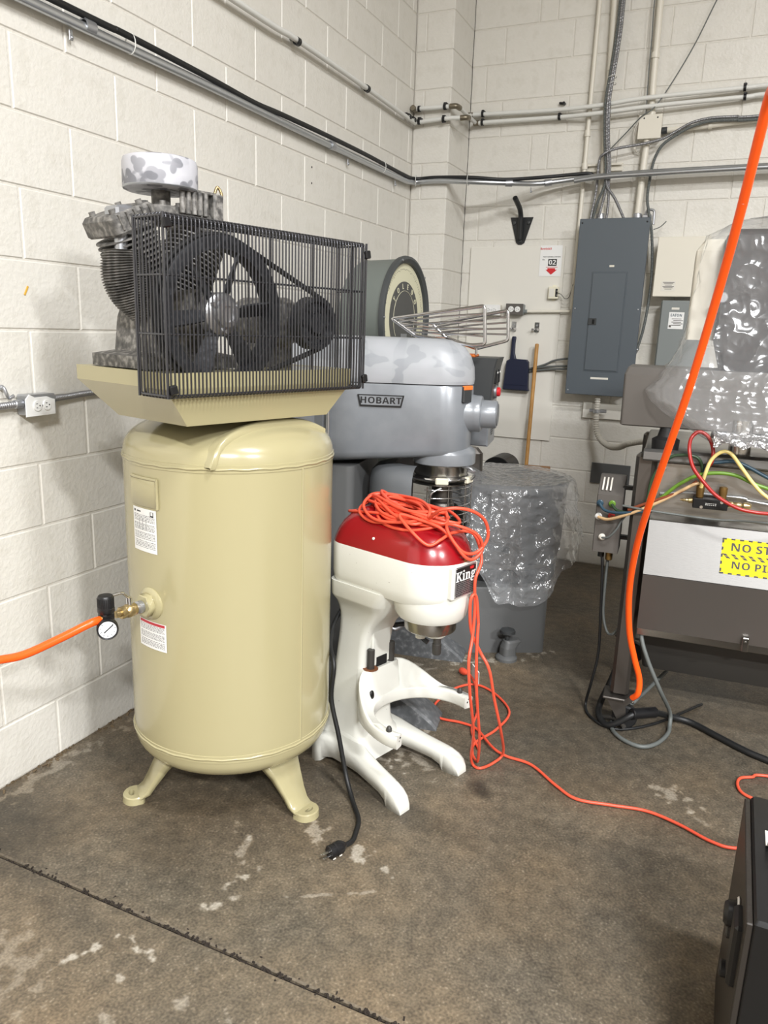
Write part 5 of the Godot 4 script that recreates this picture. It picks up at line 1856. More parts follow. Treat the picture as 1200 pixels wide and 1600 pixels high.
	for j in steps + 1:
		var g := j / float(steps) * (keys.size() - 1)
		var k0 := mini(int(g), keys.size() - 2)
		var w := g - k0
		var y := lerpf(keys[k0][0], keys[k0 + 1][0], w)
		var left := lerpf(keys[k0][1], keys[k0 + 1][1], w)
		var frontz := lerpf(keys[k0][2], keys[k0 + 1][2], w)
		var o := outline(left, 1.26, 0.25 + (frontz - 0.02) * 0.5, 0.10, 0.05, y, (n - 4) / 4, -1.0, -0.18 + (frontz - 0.02) * 0.5)
		var row := PackedVector3Array()
		for i in o.size():
			var q := o[i]
			# the bulge is lower in front than at the back
			var near := clampf((q.z + 0.3) / 0.4, 0.0, 1.0)
			var leftness := clampf((0.5 - q.x) / 0.45, 0.0, 1.0)
			q.y -= 0.05 * (1.0 - clampf((q.x - left) / 0.12, 0.0, 1.0)) * float(j) / steps * (1.0 - near) * 0.0
			var cr := 0.018 * absf(nz.get_noise_3d(q.x * 6.0, q.y * 4.0, q.z * 6.0)) + 0.004 * nz.get_noise_3d(q.x * 22.0, q.y * 18.0, q.z * 22.0)
			var d := (q - Vector3(0.7, q.y, -0.18)).normalized()
			row.append(t.transform * (q + d * cr + Vector3(0, cr * 0.7 * leftness, 0)))
		rows.append(row)
	p = PB.new()
	p.sheet(rows, true)
	var top := PackedVector3Array()
	var mid: PackedVector3Array = rows[0]
	var cc := t.transform * Vector3(0.72, 1.85, -0.18)
	var caps := [mid]
	for s in [0.6, 0.25, 0.02]:
		var r := PackedVector3Array()
		for q in mid:
			var e: Vector3 = cc.lerp(q, s)
			e.y += 0.010 * nz.get_noise_3d(e.x * 12.0, 3.0, e.z * 12.0)
			r.append(e)
		caps.append(r)
	p.sheet(caps, true)
	solo("plastic_sheet", p, mats["clear_sheet_thin"], "clear plastic sheet hanging over the hopper of the stainless machine", "plastic sheet")
	# crumpled foil on the deck under the sheet
	rows = []
	for j in 34:
		var row := PackedVector3Array()
		for i in 60:
			var x := 0.245 + 0.75 * i / 59.0
			var z := lerpf(-0.05, 0.20, j / 33.0)
			var y := 1.152 + 0.022 * nz.get_noise_2d(x * 11.0, z * 11.0) + 0.012 * nz.get_noise_2d(x * 34.0, z * 34.0) - 0.02 * clampf(absf(j - 16.5) / 16.5 - 0.8, 0.0, 0.2) * 5.0 - 0.05 * clampf(1.0 - (x - 0.245) / 0.09, 0.0, 1.0) * 0.0
			row.append(t.transform * Vector3(x, y + 0.03 * clampf((x - 0.33) / 0.2, 0.0, 1.0) * clampf(1.0 - j / 20.0, 0.0, 1.0), z))
		rows.append(row)
	p = PB.new()
	p.sheet(rows)
	solo("foil_sheet", p, mats["foil"], "crumpled silver foil lying under the hopper of the stainless machine", "foil")


# a soft air tube belonging to the machine
func machine_tubes(t: Node3D) -> void:
	var s := [
		["air_tube", "tube_red", 0.0062, [Vector3(0.228, 1.022, 0.115), Vector3(0.250, 1.065, 0.145), Vector3(0.248, 1.111, 0.140), Vector3(0.228, 1.148, 0.140), Vector3(0.199, 1.161, 0.140), Vector3(0.177, 1.139, 0.150), Vector3(0.176, 1.097, 0.160), Vector3(0.193, 1.047, 0.180), Vector3(0.228, 1.006, 0.200), Vector3(0.276, 0.961, 0.200), Vector3(0.339, 0.929, 0.200), Vector3(0.388, 0.920, 0.200), Vector3(0.46, 0.919, 0.19), Vector3(0.7, 0.93, 0.14)], "looping red tube"],
		["air_tube", "tube_yellow", 0.0062, [Vector3(0.228, 0.975, 0.14), Vector3(0.234, 1.026, 0.160), Vector3(0.248, 1.075, 0.160), Vector3(0.276, 1.103, 0.160), Vector3(0.304, 1.099, 0.160), Vector3(0.340, 1.058, 0.160), Vector3(0.386, 1.004, 0.160), Vector3(0.433, 0.964, 0.160), Vector3(0.55, 0.90, 0.15)], "pale yellow tube"],
		["air_tube", "tube_blue", 0.0062, [Vector3(0.228, 1.020, 0.120), Vector3(0.244, 1.055, 0.130), Vector3(0.276, 1.064, 0.130), Vector3(0.325, 1.069, 0.130), Vector3(0.376, 1.050, 0.130), Vector3(0.428, 1.025, 0.130), Vector3(0.6, 0.95, 0.12)], "dark blue tube"],
		["air_tube", "tube_dark_green", 0.0055, [Vector3(0.228, 1.020, 0.118), Vector3(0.217, 1.059, 0.130), Vector3(0.195, 1.077, 0.135), Vector3(0.154, 1.078, 0.135), Vector3(0.114, 1.062, 0.13), Vector3(0.07, 0.99, 0.12), Vector3(0.06, 0.906, 0.11), Vector3(0.05, 0.871, 0.11), Vector3(0.008, 0.850, 0.09), Vector3(-0.038, 0.848, 0.066), Vector3(-0.060, 0.864, 0.045)], "dark green tube"],
		["air_tube", "tube_green", 0.0065, [Vector3(0.06, 0.86, 0.10), Vector3(0.085, 0.895, 0.11), Vector3(0.109, 0.924, 0.118), Vector3(0.156, 0.975, 0.130), Vector3(0.212, 1.014, 0.140), Vector3(0.271, 1.028, 0.140), Vector3(0.330, 1.025, 0.140), Vector3(0.390, 1.003, 0.150), Vector3(0.45, 0.985, 0.150), Vector3(0.6, 0.92, 0.13)], "bright green tube"],
		["air_tube", "tube_blue", 0.0055, [Vector3(-0.103, 0.862, 0.045), Vector3(-0.082, 0.843, 0.062), Vector3(-0.036, 0.843, 0.085), Vector3(0.019, 0.856, 0.105), Vector3(0.06, 0.866, 0.112)], ""],
		["air_tube", "tube_beige", 0.0058, [Vector3(-0.104, 0.812, 0.045), Vector3(-0.068, 0.811, 0.066), Vector3(-0.012, 0.838, 0.094), Vector3(0.051, 0.875, 0.115), Vector3(0.120, 0.920, 0.125), Vector3(0.196, 0.975, 0.130), Vector3(0.22, 0.985, 0.125)], "beige tube"],
		["air_tube", "tube_brown", 0.0055, [Vector3(0.0, 0.862, 0.10), Vector3(0.079, 0.906, 0.12), Vector3(0.159, 0.947, 0.128), Vector3(0.214, 0.992, 0.125)], "brown tube"],
		["air_tube", "tube_brown", 0.0052, [Vector3(-0.058, 0.818, 0.045), Vector3(-0.03, 0.826, 0.07), Vector3(0.01, 0.862, 0.10)], ""],
		["signal_cable", "cable_grey", 0.004, [Vector3(-0.02, 0.875, 0.10), Vector3(0.062, 0.872, 0.12), Vector3(0.168, 0.868, 0.124), Vector3(0.291, 0.865, 0.124), Vector3(0.448, 0.872, 0.124), Vector3(1.1, 0.88, 0.12)], "thin grey cable along the panel's foot"],
		["signal_cable", "cable_grey", 0.004, [Vector3(-0.084, 0.735, 0.045), Vector3(-0.06, 0.742, 0.055), Vector3(-0.035, 0.775, 0.06), Vector3(-0.02, 0.81, 0.06), Vector3(0.0, 0.85, 0.10)], ""],
		["steel_line", "galvanised_pipe", 0.0045, [Vector3(0.10, 0.93, 0.086), Vector3(0.2, 0.943, 0.086), Vector3(0.323, 0.943, 0.09), Vector3(0.373, 0.941, 0.09), Vector3(0.444, 0.929, 0.09), Vector3(1.0, 0.90, 0.09)], "steel line behind the manifold"]]
	for q in s:
		part(q[0], ptube(curve(q[3], 8), q[2], 10), mats[q[1]], t, q[4])


# ------------------------------------------------------------------ black cabinet in the right foreground
func black_cabinet() -> void:
	var t := thing("black_cabinet", "black steel equipment cabinet with brown side panel, at the right edge of the foreground", "cabinet", Vector3(2.09, 0, 3.30), 0.0)
	var p := PB.new()
	p.loft([outline(0.012, 0.62, 0.205, 0.004, 0.02, 0.02, 4, -1.0, 0.18), outline(0.012, 0.62, 0.205, 0.004, 0.02, 0.492, 4, -1.0, 0.18), outline(0.016, 0.615, 0.20, 0.004, 0.02, 0.50, 4, -1.0, 0.18)], Transform3D(), true, true, 30.0)
	part("body", p, mats["black_steel"], t)
	p = PB.new()
	p.box(Vector3(0.006, 0.25, 0.18), Vector3(0.012, 0.48, 0.405), 0.002)
	var side := part("side_panel", p, mats["brown_steel"], t, "dark brown side panel")
	p = PB.new()
	p.lathe([Vector2(0.030, 0.0), Vector2(0.034, 0.003), Vector2(0.030, 0.006)], Transform3D(Basis(Vector3(0, 0, 1), PI / 2), Vector3(0.0, 0.40, 0.25)), 28, false)
	part("dial_ring", p, mats["white_print"], side, "white ring of the side dial")
	p = PB.new()
	p.lathe([Vector2(0.026, 0.0), Vector2(0.024, 0.02), Vector2(0.018, 0.026), Vector2(0.001, 0.026)], Transform3D(Basis(Vector3(0, 0, 1), PI / 2), Vector3(0.0, 0.40, 0.25)), 20)
	part("dial_knob", p, mats["black_plastic"], side)
	p = PB.new()
	p.box(Vector3(0.002, 0.385, 0.315), Vector3(0.03, 0.13, 0.07), 0.006)
	part("vent_box", p, mats["black_plastic"], side)
	part("side_button", pcyl(Vector3(0.0, 0.30, 0.28), Vector3(-0.022, 0.30, 0.28), 0.016, 14, 0.003), mats["black_plastic"], side)
	part("side_button", pcyl(Vector3(0.0, 0.335, 0.22), Vector3(-0.016, 0.335, 0.22), 0.012, 14, 0.003), mats["taupe_dark"], side)
	for q in [[-0.014, 0.36], [0.36, 0.36], [0.36, 0.05], [0.04, 0.05]]:
		part("foot", pcyl(Vector3(q[0] * 0.9 + 0.06, 0.0, q[1]), Vector3(q[0] * 0.9 + 0.06, 0.03, q[1]), 0.02, 12), mats["black_rubber"], t)
	# carry handle with its green hose behind, and a paper tag on top
	p = PB.new()
	p.tube(bent([Vector3(0.075, 0.50, 0.02), Vector3(0.065, 0.545, 0.03), Vector3(0.10, 0.555, 0.09), Vector3(0.12, 0.50, 0.11)], 0.03), 0.013, 12)
	part("handle", p, mats["cable_grey"], t)
	solo("green_hose", ptube(curve([Vector3(2.20, 0.512, 3.36), Vector3(2.165, 0.53, 3.39), Vector3(2.165, 0.515, 3.43), Vector3(2.20, 0.510, 3.46), Vector3(2.30, 0.510, 3.47)], 8), 0.008, 10), mats["tube_dark_green"], "short dark green hose curling on top of the black cabinet", "hose")
	p = PB.new()
	var rows := []
	for j in 9:
		var row := PackedVector3Array()
		for i in 7:
			var z := 3.405 + 0.085 * j / 8.0
			row.append(Vector3(2.125 + 0.06 * i / 6.0, 0.503 + (0.022 * pow(clampf((j - 5) / 3.0, 0.0, 1.0), 1.5) * (1.0 - 0.1 * i)), z - 0.012 * clampf((j - 5) / 3.0, 0.0, 1.0)))
		rows.append(row)
	p.sheet(rows)
	solo("paper_tag", p, mats["paper"], "curled paper tag lying on top of the black cabinet", "paper tag")


# ------------------------------------------------------------------ things on the left wall
# a duplex receptacle face in the x-y plane facing +z
func receptacle(parent: Node3D, xf: Transform3D, m: Material, size := 1.0) -> void:
	for s in [-1, 1]:
		var p := PB.new()
		p.lathe([Vector2(0.0165, 0.0), Vector2(0.0165, 0.003), Vector2(0.0155, 0.004), Vector2(0.001, 0.004)], xf * Transform3D(Basis.from_scale(Vector3.ONE * size) * Basis(Vector3.RIGHT, PI / 2), Vector3(s * 0.0195 * size, 0, 0)), 24)
		var f := part("socket_face", p, m, parent)
		p = PB.new()
		for q in [[-0.004, 0.006, 0.007, 0.0022], [-0.004, -0.006, 0.006, 0.0022]]:
			p.box(xf * Vector3((s * 0.0195 + q[0]) * size, q[1] * size, 0.0042 * size), Vector3(q[2], q[3], 0.0006) * size, 0.0002, xf.basis)
		p.cyl(xf * Vector3((s * 0.0195 + 0.0075) * size, 0, 0.004 * size), xf * Vector3((s * 0.0195 + 0.0075) * size, 0, 0.0045 * size), 0.0024 * size, 10)
		part("slots", p, mats["ink"], f)
	var p2 := PB.new()
	p2.ball(xf * Vector3(0, 0, 0.001), 0.003 * size, Vector3.ONE, 8)
	part("screw", p2, mats["zinc"], parent)


# cable with a spiral steel jacket
func armour(path: PackedVector3Array, r: float, pitch := 0.007, seg := 8) -> PB:
	var l := 0.0
	for i in path.size() - 1:
		l += path[i].distance_to(path[i + 1])
	var n := clampi(int(l / pitch) * 3, 9, 1200)
	var cv := Curve3D.new()
	for q in path:
		cv.add_point(q)
	cv.bake_interval = 0.01
	var pts := PackedVector3Array()
	var radii := PackedFloat32Array()
	for i in n + 1:
		pts.append(cv.sample_baked(cv.get_baked_length() * i / n, true))
		radii.append(r * 0.76 if i % 3 == 2 else r)
	var p := PB.new()
	p.tube(pts, r, seg, false, Transform3D(), radii)
	return p


func clip_ring(c: Vector3, dir: Vector3, r: float, w := 0.014) -> PB:
	var p := PB.new()
	p.lathe([Vector2(r, -w / 2), Vector2(r + 0.005, -w / 2), Vector2(r + 0.005, w / 2), Vector2(r, w / 2), Vector2(r, -w / 2)], PB.along(c, c + dir), 16, false)
	return p


func wall_left_things() -> void:
	# steel outlet box with flexible conduit on both sides
	var t := thing("outlet_box", "galvanised steel outlet box with white double socket on the left wall", "outlet", Vector3(0.0, 1.206, 3.29), PI / 2)
	var p := PB.new()
	p.box(Vector3(0.02, -0.002, 0.026), Vector3(0.105, 0.062, 0.050), 0.004)
	part("box", p, mats["zinc"], t)
	p = PB.new()
	p.prism(PackedVector2Array([Vector2(-0.058, -0.034), Vector2(0.062, -0.034), Vector2(0.062, 0.012), Vector2(0.052, 0.014), Vector2(0.03, 0.022), Vector2(-0.02, 0.022), Vector2(-0.042, 0.032), Vector2(-0.058, 0.018)]), 0.003, Transform3D(Basis(Vector3.UP, 0.1), Vector3(0.004, 0, 0.056)), 0.0008)
	var cv := part("bent_cover", p, mats["white_print"], t, "white bent cover plate")
	receptacle(cv, Transform3D(Basis(Vector3.UP, 0.1), Vector3(0.010, -0.003, 0.0585)), mats["white_print"])
	part("connector", pcyl(Vector3(-0.032, 0.002, 0.026), Vector3(-0.062, 0.002, 0.026), 0.013, 14, 0.003), mats["zinc"], t)
	part("connector", pcyl(Vector3(0.073, 0.008, 0.022), Vector3(0.095, 0.009, 0.022), 0.012, 14, 0.003), mats["zinc"], t)
	part("flex_conduit", armour(curve([Vector3(-0.055, 0.002, 0.026), Vector3(-0.12, -0.001, 0.022), Vector3(-0.35, -0.006, 0.015), Vector3(-0.9, -0.01, 0.015)], 10), 0.011, 0.007, 10), mats["flex_zinc"], t)
	part("flex_conduit", armour(curve([Vector3(0.085, 0.009, 0.022), Vector3(0.16, 0.012, 0.016), Vector3(0.30, 0.018, 0.014), Vector3(0.75, 0.02, 0.014)], 10), 0.010, 0.007, 10), mats["flex_zinc"], t)
	p = PB.new()
	p.tube(bent([Vector3(0.003, 1.262, 3.378), Vector3(0.02, 1.258, 3.376), Vector3(0.024, 1.236, 3.372), Vector3(0.018, 1.225, 3.360), Vector3(0.03, 1.235, 3.352)], 0.008), 0.005, 8)
	p.ball(Vector3(0.01, 1.258, 3.376), 0.008)
	solo("wall_hook", p, mats["zinc"], "tiny bent metal hook on the left wall above the outlet box", "hook")
	# galvanised pipe that runs along the left wall, round the pier and across the back wall
	var path := [Vector3(0.028, 2.318, 5.0), Vector3(0.028, 2.318, 3.18), Vector3(0.028, 2.322, 2.4), Vector3(0.028, 2.318, 1.6), Vector3(0.028, 2.320, 0.60), Vector3(0.034, 2.328, 0.42), Vector3(0.075, 2.334, 0.377), Vector3(0.206, 2.334, 0.375), Vector3(0.392, 2.322, 0.365), Vector3(0.588, 2.320, 0.290), Vector3(0.762, 2.333, 0.16), Vector3(1.001, 2.364, 0.10), Vector3(1.24, 2.378, 0.085), Vector3(1.457, 2.383, 0.08), Vector3(1.973, 2.386, 0.078), Vector3(3.2, 2.388, 0.078)]
	t = thing("steel_conduit", "long galvanised steel conduit running round the corner along both walls", "conduit", Vector3.ZERO)
	part("pipe", ptube(curve(path, 8), 0.0150, 14), mats["galvanised_pipe"], t)
	part("second_pipe", ptube(curve([Vector3(0.95, 2.343, 0.135), Vector3(1.10, 2.360, 0.125), Vector3(1.35, 2.366, 0.12), Vector3(1.973, 2.372, 0.118), Vector3(3.2, 2.374, 0.118)], 8), 0.0140, 14), mats["galvanised_pipe"], t)
	for q in [[Vector3(0.028, 2.326, 2.98), Vector3(0, 0, 1)], [Vector3(0.028, 2.320, 1.42), Vector3(0, 0, 1)], [Vector3(0.80, 2.336, 0.152), Vector3(1, 0.15, -0.4)], [Vector3(0.60, 2.320, 0.286), Vector3(1, 0, -0.4)]]:
		part("coupling", clip_ring(q[0], q[1], 0.015, 0.04), mats["zinc"], t)
	for q in [Vector3(0.028, 2.304, 3.04), Vector3(0.028, 2.302, 1.22), Vector3(0.028, 2.304, 0.62), Vector3(0.72, 2.312, 0.186)]:
		p = PB.new()
		p.box(q + Vector3(-0.012, -0.018, 0), Vector3(0.004, 0.03, 0.014), 0.001)
		p.ball(q + Vector3(-0.009, -0.026, 0), 0.006)
		part("strap", p, mats["zinc"], t)
	# black cable tied along the top of the conduit
	var cpath := [Vector3(0.03, 2.345, 5.0), Vector3(0.03, 2.352, 3.10), Vector3(0.036, 2.353, 2.83), Vector3(0.036, 2.347, 2.41), Vector3(0.036, 2.338, 2.1), Vector3(0.036, 2.344, 1.9), Vector3(0.036, 2.350, 1.53), Vector3(0.036, 2.352, 1.06), Vector3(0.034, 2.346, 0.56), Vector3(0.05, 2.348, 0.40), Vector3(0.173, 2.354, 0.376), Vector3(0.390, 2.346, 0.368), Vector3(0.587, 2.338, 0.30), Vector3(0.804, 2.372, 0.14), Vector3(0.95, 2.386, 0.10), Vector3(1.03, 2.388, 0.085), Vector3(1.06, 2.36, 0.06)]
	t = thing("black_cable", "thick black cable tied along the top of the galvanised conduit", "cable", Vector3.ZERO)
	part("cable", ptube(curve(cpath, 8), 0.0105, 10), mats["cable_black"], t)
	for q in [[Vector3(0.03, 2.335, 2.80), Vector3(0, 0, 1)], [Vector3(0.03, 2.335, 0.83), Vector3(0, 0, 1)], [Vector3(0.052, 2.338, 0.395), Vector3(1, 0, -0.3)], [Vector3(0.375, 2.332, 0.368), Vector3(1, 0, 0)]]:
		p = PB.new()
		var ring := PackedVector3Array()
		var fx := PB.along(q[0], q[0] + q[1])
		for i in 17:
			var a := TAU * i / 16.0
			ring.append(fx * Vector3(cos(a) * 0.021, 0, sin(a) * 0.031) if absf(fx.basis.z.y) > 0.5 else fx * Vector3(cos(a) * 0.031, 0, sin(a) * 0.021))
		p.tube(ring, 0.002, 5)
		part("cable_tie", p, mats["pex_white"], t)
	# white plastic water pipes
	t = thing("water_pipe", "white plastic water pipe sloping along the upper left wall with black clips", "pipe", Vector3.ZERO, 0.0, "")
	part("pipe", ptube(curve([Vector3(0.035, 2.665, 5.0), Vector3(0.035, 2.662, 2.24), Vector3(0.035, 2.672, 1.77), Vector3(0.035, 2.668, 1.06), Vector3(0.035, 2.658, 0.53), Vector3(0.036, 2.658, 0.40)], 6), 0.0125, 12), mats["pex_white"], t)
	for z in [1.76, 1.06, 0.50, 0.43]:
		p = clip_ring(Vector3(0.035, 2.667, z), Vector3(0, 0, 1), 0.0125, 0.022)
		p.box(Vector3(0.016, 2.682, z), Vector3(0.03, 0.014, 0.026), 0.003)
		part("clip", p, mats["black_plastic"], t)
	t = thing("water_pipe", "upper of two short white water pipes on the corner pier", "pipe", Vector3.ZERO)
	part("pipe", ptube(curve([Vector3(0.02, 2.737, 0.385), Vector3(0.12, 2.735, 0.387), Vector3(0.24, 2.735, 0.385)], 6), 0.0125, 12), mats["pex_white"], t)
	p = PB.new()
	p.cyl(Vector3(0.02, 2.737, 0.36), Vector3(0.02, 2.737, 0.415), 0.017, 16, 0.003)
	part("wall_elbow", p, mats["grey_brass"], t)
	part("clip", clip_ring(Vector3(0.052, 2.736, 0.386), Vector3(1, 0, 0), 0.0125, 0.012), mats["black_plastic"], t)
	p = clip_ring(Vector3(0.215, 2.735, 0.386), Vector3(1, 0, 0), 0.0125, 0.016)
	p.box(Vector3(0.215, 2.752, 0.372), Vector3(0.022, 0.014, 0.04), 0.003)
	part("clip", p, mats["black_plastic"], t)
	p = PB.new()
	p.tube(bent([Vector3(0.245, 2.735, 0.385), Vector3(0.285, 2.735, 0.385), Vector3(0.288, 2.735, 0.335)], 0.02), 0.0155, 12)
	part("elbow", p, mats["grey_brass"], t)
	part("return_pipe", ptube(PackedVector3Array([Vector3(0.288, 2.735, 0.34), Vector3(0.292, 2.722, 0.045)]), 0.0115, 12), mats["pex_white"], t)
	t = thing("water_pipe", "lower of two short white water pipes on the corner pier", "pipe", Vector3.ZERO)
	part("pipe", ptube(curve([Vector3(0.045, 2.662, 0.385), Vector3(0.14, 2.668, 0.387), Vector3(0.25, 2.672, 0.385), Vector3(0.335, 2.670, 0.375)], 6), 0.0125, 12), mats["pex_white"], t)
	for x in [0.055, 0.21]:
		p = clip_ring(Vector3(x, 2.667, 0.386), Vector3(1, 0, 0), 0.0125, 0.016)
		p.box(Vector3(x, 2.684, 0.372), Vector3(0.022, 0.014, 0.04), 0.003)
		part("clip", p, mats["black_plastic"], t)
	p = PB.new()
	p.tube(bent([Vector3(0.31, 2.670, 0.378), Vector3(0.345, 2.672, 0.372), Vector3(0.345, 2.68, 0.33)], 0.015), 0.0155, 12)
	part("elbow", p, mats["grey_brass"], t)
	part("return_pipe", ptube(PackedVector3Array([Vector3(0.345, 2.68, 0.335), Vector3(0.258, 2.768, 0.05)]), 0.0115, 12), mats["pex_white"], t)
	var b1 := [Vector3(0.25, 2.769, 0.042), Vector3(0.328, 2.769, 0.042), Vector3(0.754, 2.759, 0.042), Vector3(1.042, 2.757, 0.07), Vector3(1.295, 2.775, 0.07), Vector3(1.807, 2.791, 0.045), Vector3(2.0, 2.795, 0.042), Vector3(3.2, 2.80, 0.042)]
	var b2 := [Vector3(0.290, 2.721, 0.042), Vector3(0.442, 2.721, 0.042), Vector3(0.818, 2.718, 0.042), Vector3(1.020, 2.715, 0.07), Vector3(1.383, 2.732, 0.07), Vector3(1.813, 2.745, 0.045), Vector3(2.0, 2.752, 0.042), Vector3(3.2, 2.756, 0.042)]
	for k in 2:
		t = thing("water_pipe", ["upper of two long white water pipes across the back wall", "lower of two long white water pipes across the back wall"][k], "pipe", Vector3.ZERO)
		part("pipe", ptube(curve(b1 if k == 0 else b2, 8), 0.0125, 12), mats["pex_white"], t)
		for q in ([Vector3(0.335, 2.769, 0.042), Vector3(1.807, 2.791, 0.045)] if k == 0 else [Vector3(0.335, 2.721, 0.042), Vector3(0.812, 2.718, 0.042), Vector3(1.813, 2.745, 0.045)]):
			p = clip_ring(q, Vector3(1, 0, 0), 0.0125, 0.014)
			p.box(q + Vector3(0, 0.017, -0.012), Vector3(0.018, 0.014, 0.04), 0.003)
			part("clip", p, mats["black_plastic"], t)
		p = PB.new()
		p.cyl((b1 if k == 0 else b2)[0] + Vector3(-0.012, 0, 0), (b1 if k == 0 else b2)[0] + Vector3(0.022, 0, 0), 0.0165, 14, 0.003)
		part("coupling", p, mats["grey_brass"], t)


# ------------------------------------------------------------------ things on the back wall
func wall_back_things() -> void:
	var p := PB.new()
	p.box(Vector3(0.603, 1.39, 0.0075), Vector3(0.607, 1.205, 0.013), 0.001)
	solo("plywood_board", p, mats["board_paint"], "cream painted plywood board fixed to the back wall behind the sign and hooks", "board")
	# pest control station sign
	var t := thing("station_sign", "small white pest control sign with a red down arrow and number 02", "sign", Vector3(0.822, 1.906, 0.0155))
	part("card", pbox(Vector3.ZERO, Vector3(0.137, 0.184, 0.002), 0.0005), mats["white_print"], t)
	lettering("Rentokil", 0.0125, mats["red_ink"], t, Transform3D(Basis(), Vector3(-0.034, 0.072, 0.0013)), 0.0006, "Droid Sans", true, 1.0)
	lettering("PEST CONTROL STATION", 0.0068, mats["ink"], t, Transform3D(Basis(), Vector3(0.006, 0.024, 0.0013)), 0.0006, "Droid Sans", true, 1.0)
	lettering("No.", 0.007, mats["ink"], t, Transform3D(Basis(), Vector3(-0.044, 0.008, 0.0013)), 0.0006)
	p = PB.new()
	p.box(Vector3(0.012, -0.009, 0.0014), Vector3(0.054, 0.040, 0.0008), 0.0002)
	part("number_field", p, mats["ink"], t)
	lettering("02", 0.028, mats["white_print"], t, Transform3D(Basis(), Vector3(0.012, -0.009, 0.0021)), 0.0006, "Droid Sans", true, 1.1)
	part("rule", pbox(Vector3(0.010, -0.037, 0.0013), Vector3(0.072, 0.0022, 0.0006), 0.0002), mats["red_ink"], t)
	p = PB.new()
	p.prism(PackedVector2Array([Vector2(-0.018, -0.043), Vector2(0.030, -0.043), Vector2(0.030, -0.052), Vector2(0.042, -0.052), Vector2(0.006, -0.082), Vector2(-0.030, -0.052), Vector2(-0.018, -0.052)]), 0.0008, Transform3D(Basis(), Vector3(0.002, 0, 0.0010)))
	part("red_arrow", p, mats["red_ink"], t)
	# small control module and its wires
	t = thing("control_module", "small beige control module with bare wires, on the board below the sign", "module", Vector3(0.860, 1.715, 0.014))
	part("case", pbox(Vector3(0, 0, 0.016), Vector3(0.062, 0.074, 0.030), 0.003), mats["cream_plastic"], t)
	part("tab", pbox(Vector3(0, 0, 0.003), Vector3(0.022, 0.094, 0.004), 0.001), mats["cream_plastic"], t)
	part("terminal_strip", pbox(Vector3(0.021, 0.0, 0.032), Vector3(0.014, 0.048, 0.004), 0.001), mats["ink"], t)
	part("case_label", pbox(Vector3(-0.010, 0.0, 0.0315), Vector3(0.030, 0.05, 0.001), 0.0003), mats["paper"], t)
	for i in 3:
		part("wire", ptube(curve([Vector3(0.022, 0.01 - i * 0.012, 0.036), Vector3(0.05, 0.004 - i * 0.012, 0.04), Vector3(0.078, -0.015 - i * 0.02, 0.03), Vector3(0.10, 0.01 - i * 0.03, 0.02), Vector3(0.118, 0.04 + i * 0.012, 0.03)], 6), 0.0018, 6), mats[["paper", "taupe_dark", "paper"][i]], t)
	# outlet boxes side by side and the conduit to the panel
	t = thing("outlet_box", "cream painted outlet box beside the grey one on the board", "outlet", Vector3(0.477, 1.603, 0.014))
	part("box", pbox(Vector3(0, 0, 0.022), Vector3(0.112, 0.068, 0.044), 0.004), mats["pipe_paint"], t)
	part("cover", pbox(Vector3(0, 0, 0.0455), Vector3(0.108, 0.066, 0.003), 0.001), mats["white_print"], t)
	receptacle(t, Transform3D(Basis(), Vector3(0.0, 0, 0.047)), mats["white_print"])
	t = thing("outlet_box", "grey steel outlet box with white sockets on the board", "outlet", Vector3(0.629, 1.610, 0.014))
	part("box", pbox(Vector3(0, 0, 0.030), Vector3(0.110, 0.066, 0.058), 0.005), mats["switch_grey"], t)
	part("cover", pbox(Vector3(0, 0, 0.0605), Vector3(0.112, 0.068, 0.003), 0.0012), mats["taupe_box"], t)
	receptacle(t, Transform3D(Basis(), Vector3(0.0, 0, 0.062)), mats["white_print"], 1.08)
	part("conduit", ptube(PackedVector3Array([Vector3(0.055, -0.011, 0.026), Vector3(0.10, -0.011, 0.022), Vector3(0.345, -0.004, 0.022)]), 0.0085, 10), mats["pipe_paint"], t)
	part("connector", pcyl(Vector3(0.052, -0.011, 0.026), Vector3(0.075, -0.011, 0.026), 0.012, 12, 0.002), mats["switch_grey"], t)
	# broom clips, dustpan, broom
	for k in 2:
		t = thing("broom_clip", ["shiny spring clip on the board that holds the blue dustpan", "shiny spring clip on the board above the broom handle"][k], "clip", Vector3(0.618 if k == 0 else 0.768, 1.503, 0.014))
		part("plate", pbox(Vector3(0, 0, 0.002), Vector3(0.030, 0.062, 0.003), 0.001), mats["chrome"], t)
		for s in [-1, 1]:
			p = PB.new()
			p.tube(bent([Vector3(s * 0.006, -0.012, 0.004), Vector3(s * 0.017, -0.014, 0.014), Vector3(s * 0.012, -0.014, 0.032), Vector3(s * 0.020, -0.014, 0.042)], 0.006), 0.0075, 8, false)
			part("jaw", p, mats["chrome"], t)
		part("rivet", pcyl(Vector3(0, 0.012, 0.003), Vector3(0, 0.012, 0.007), 0.006, 10, 0.001), mats["zinc"], t)
	t = thing("dustpan", "navy blue plastic dustpan hanging on the board by its handle", "dustpan", Vector3(0.668, 1.20, 0.03))
	p = PB.new()
	p.prism(PackedVector2Array([Vector2(-0.083, -0.095), Vector2(0.088, -0.098), Vector2(0.083, -0.08), Vector2(0.074, 0.085), Vector2(0.060, 0.10), Vector2(-0.045, 0.102), Vector2(-0.068, 0.088), Vector2(-0.072, 0.06)]), 0.045, Transform3D(Basis(), Vector3(0, 0, 0.0)), 0.006)
	var pan := part("pan", p, mats["navy_plastic"], t)
	part("lip", pbox(Vector3(0.0, -0.096, 0.008), Vector3(0.172, 0.006, 0.012), 0.002), mats["taupe_dark"], pan)
	part("pan_shadow_edge", pbox(Vector3(0.0, -0.062, 0.0455), Vector3(0.140, 0.004, 0.004), 0.001), mats["navy_plastic"], pan)
	p = PB.new()
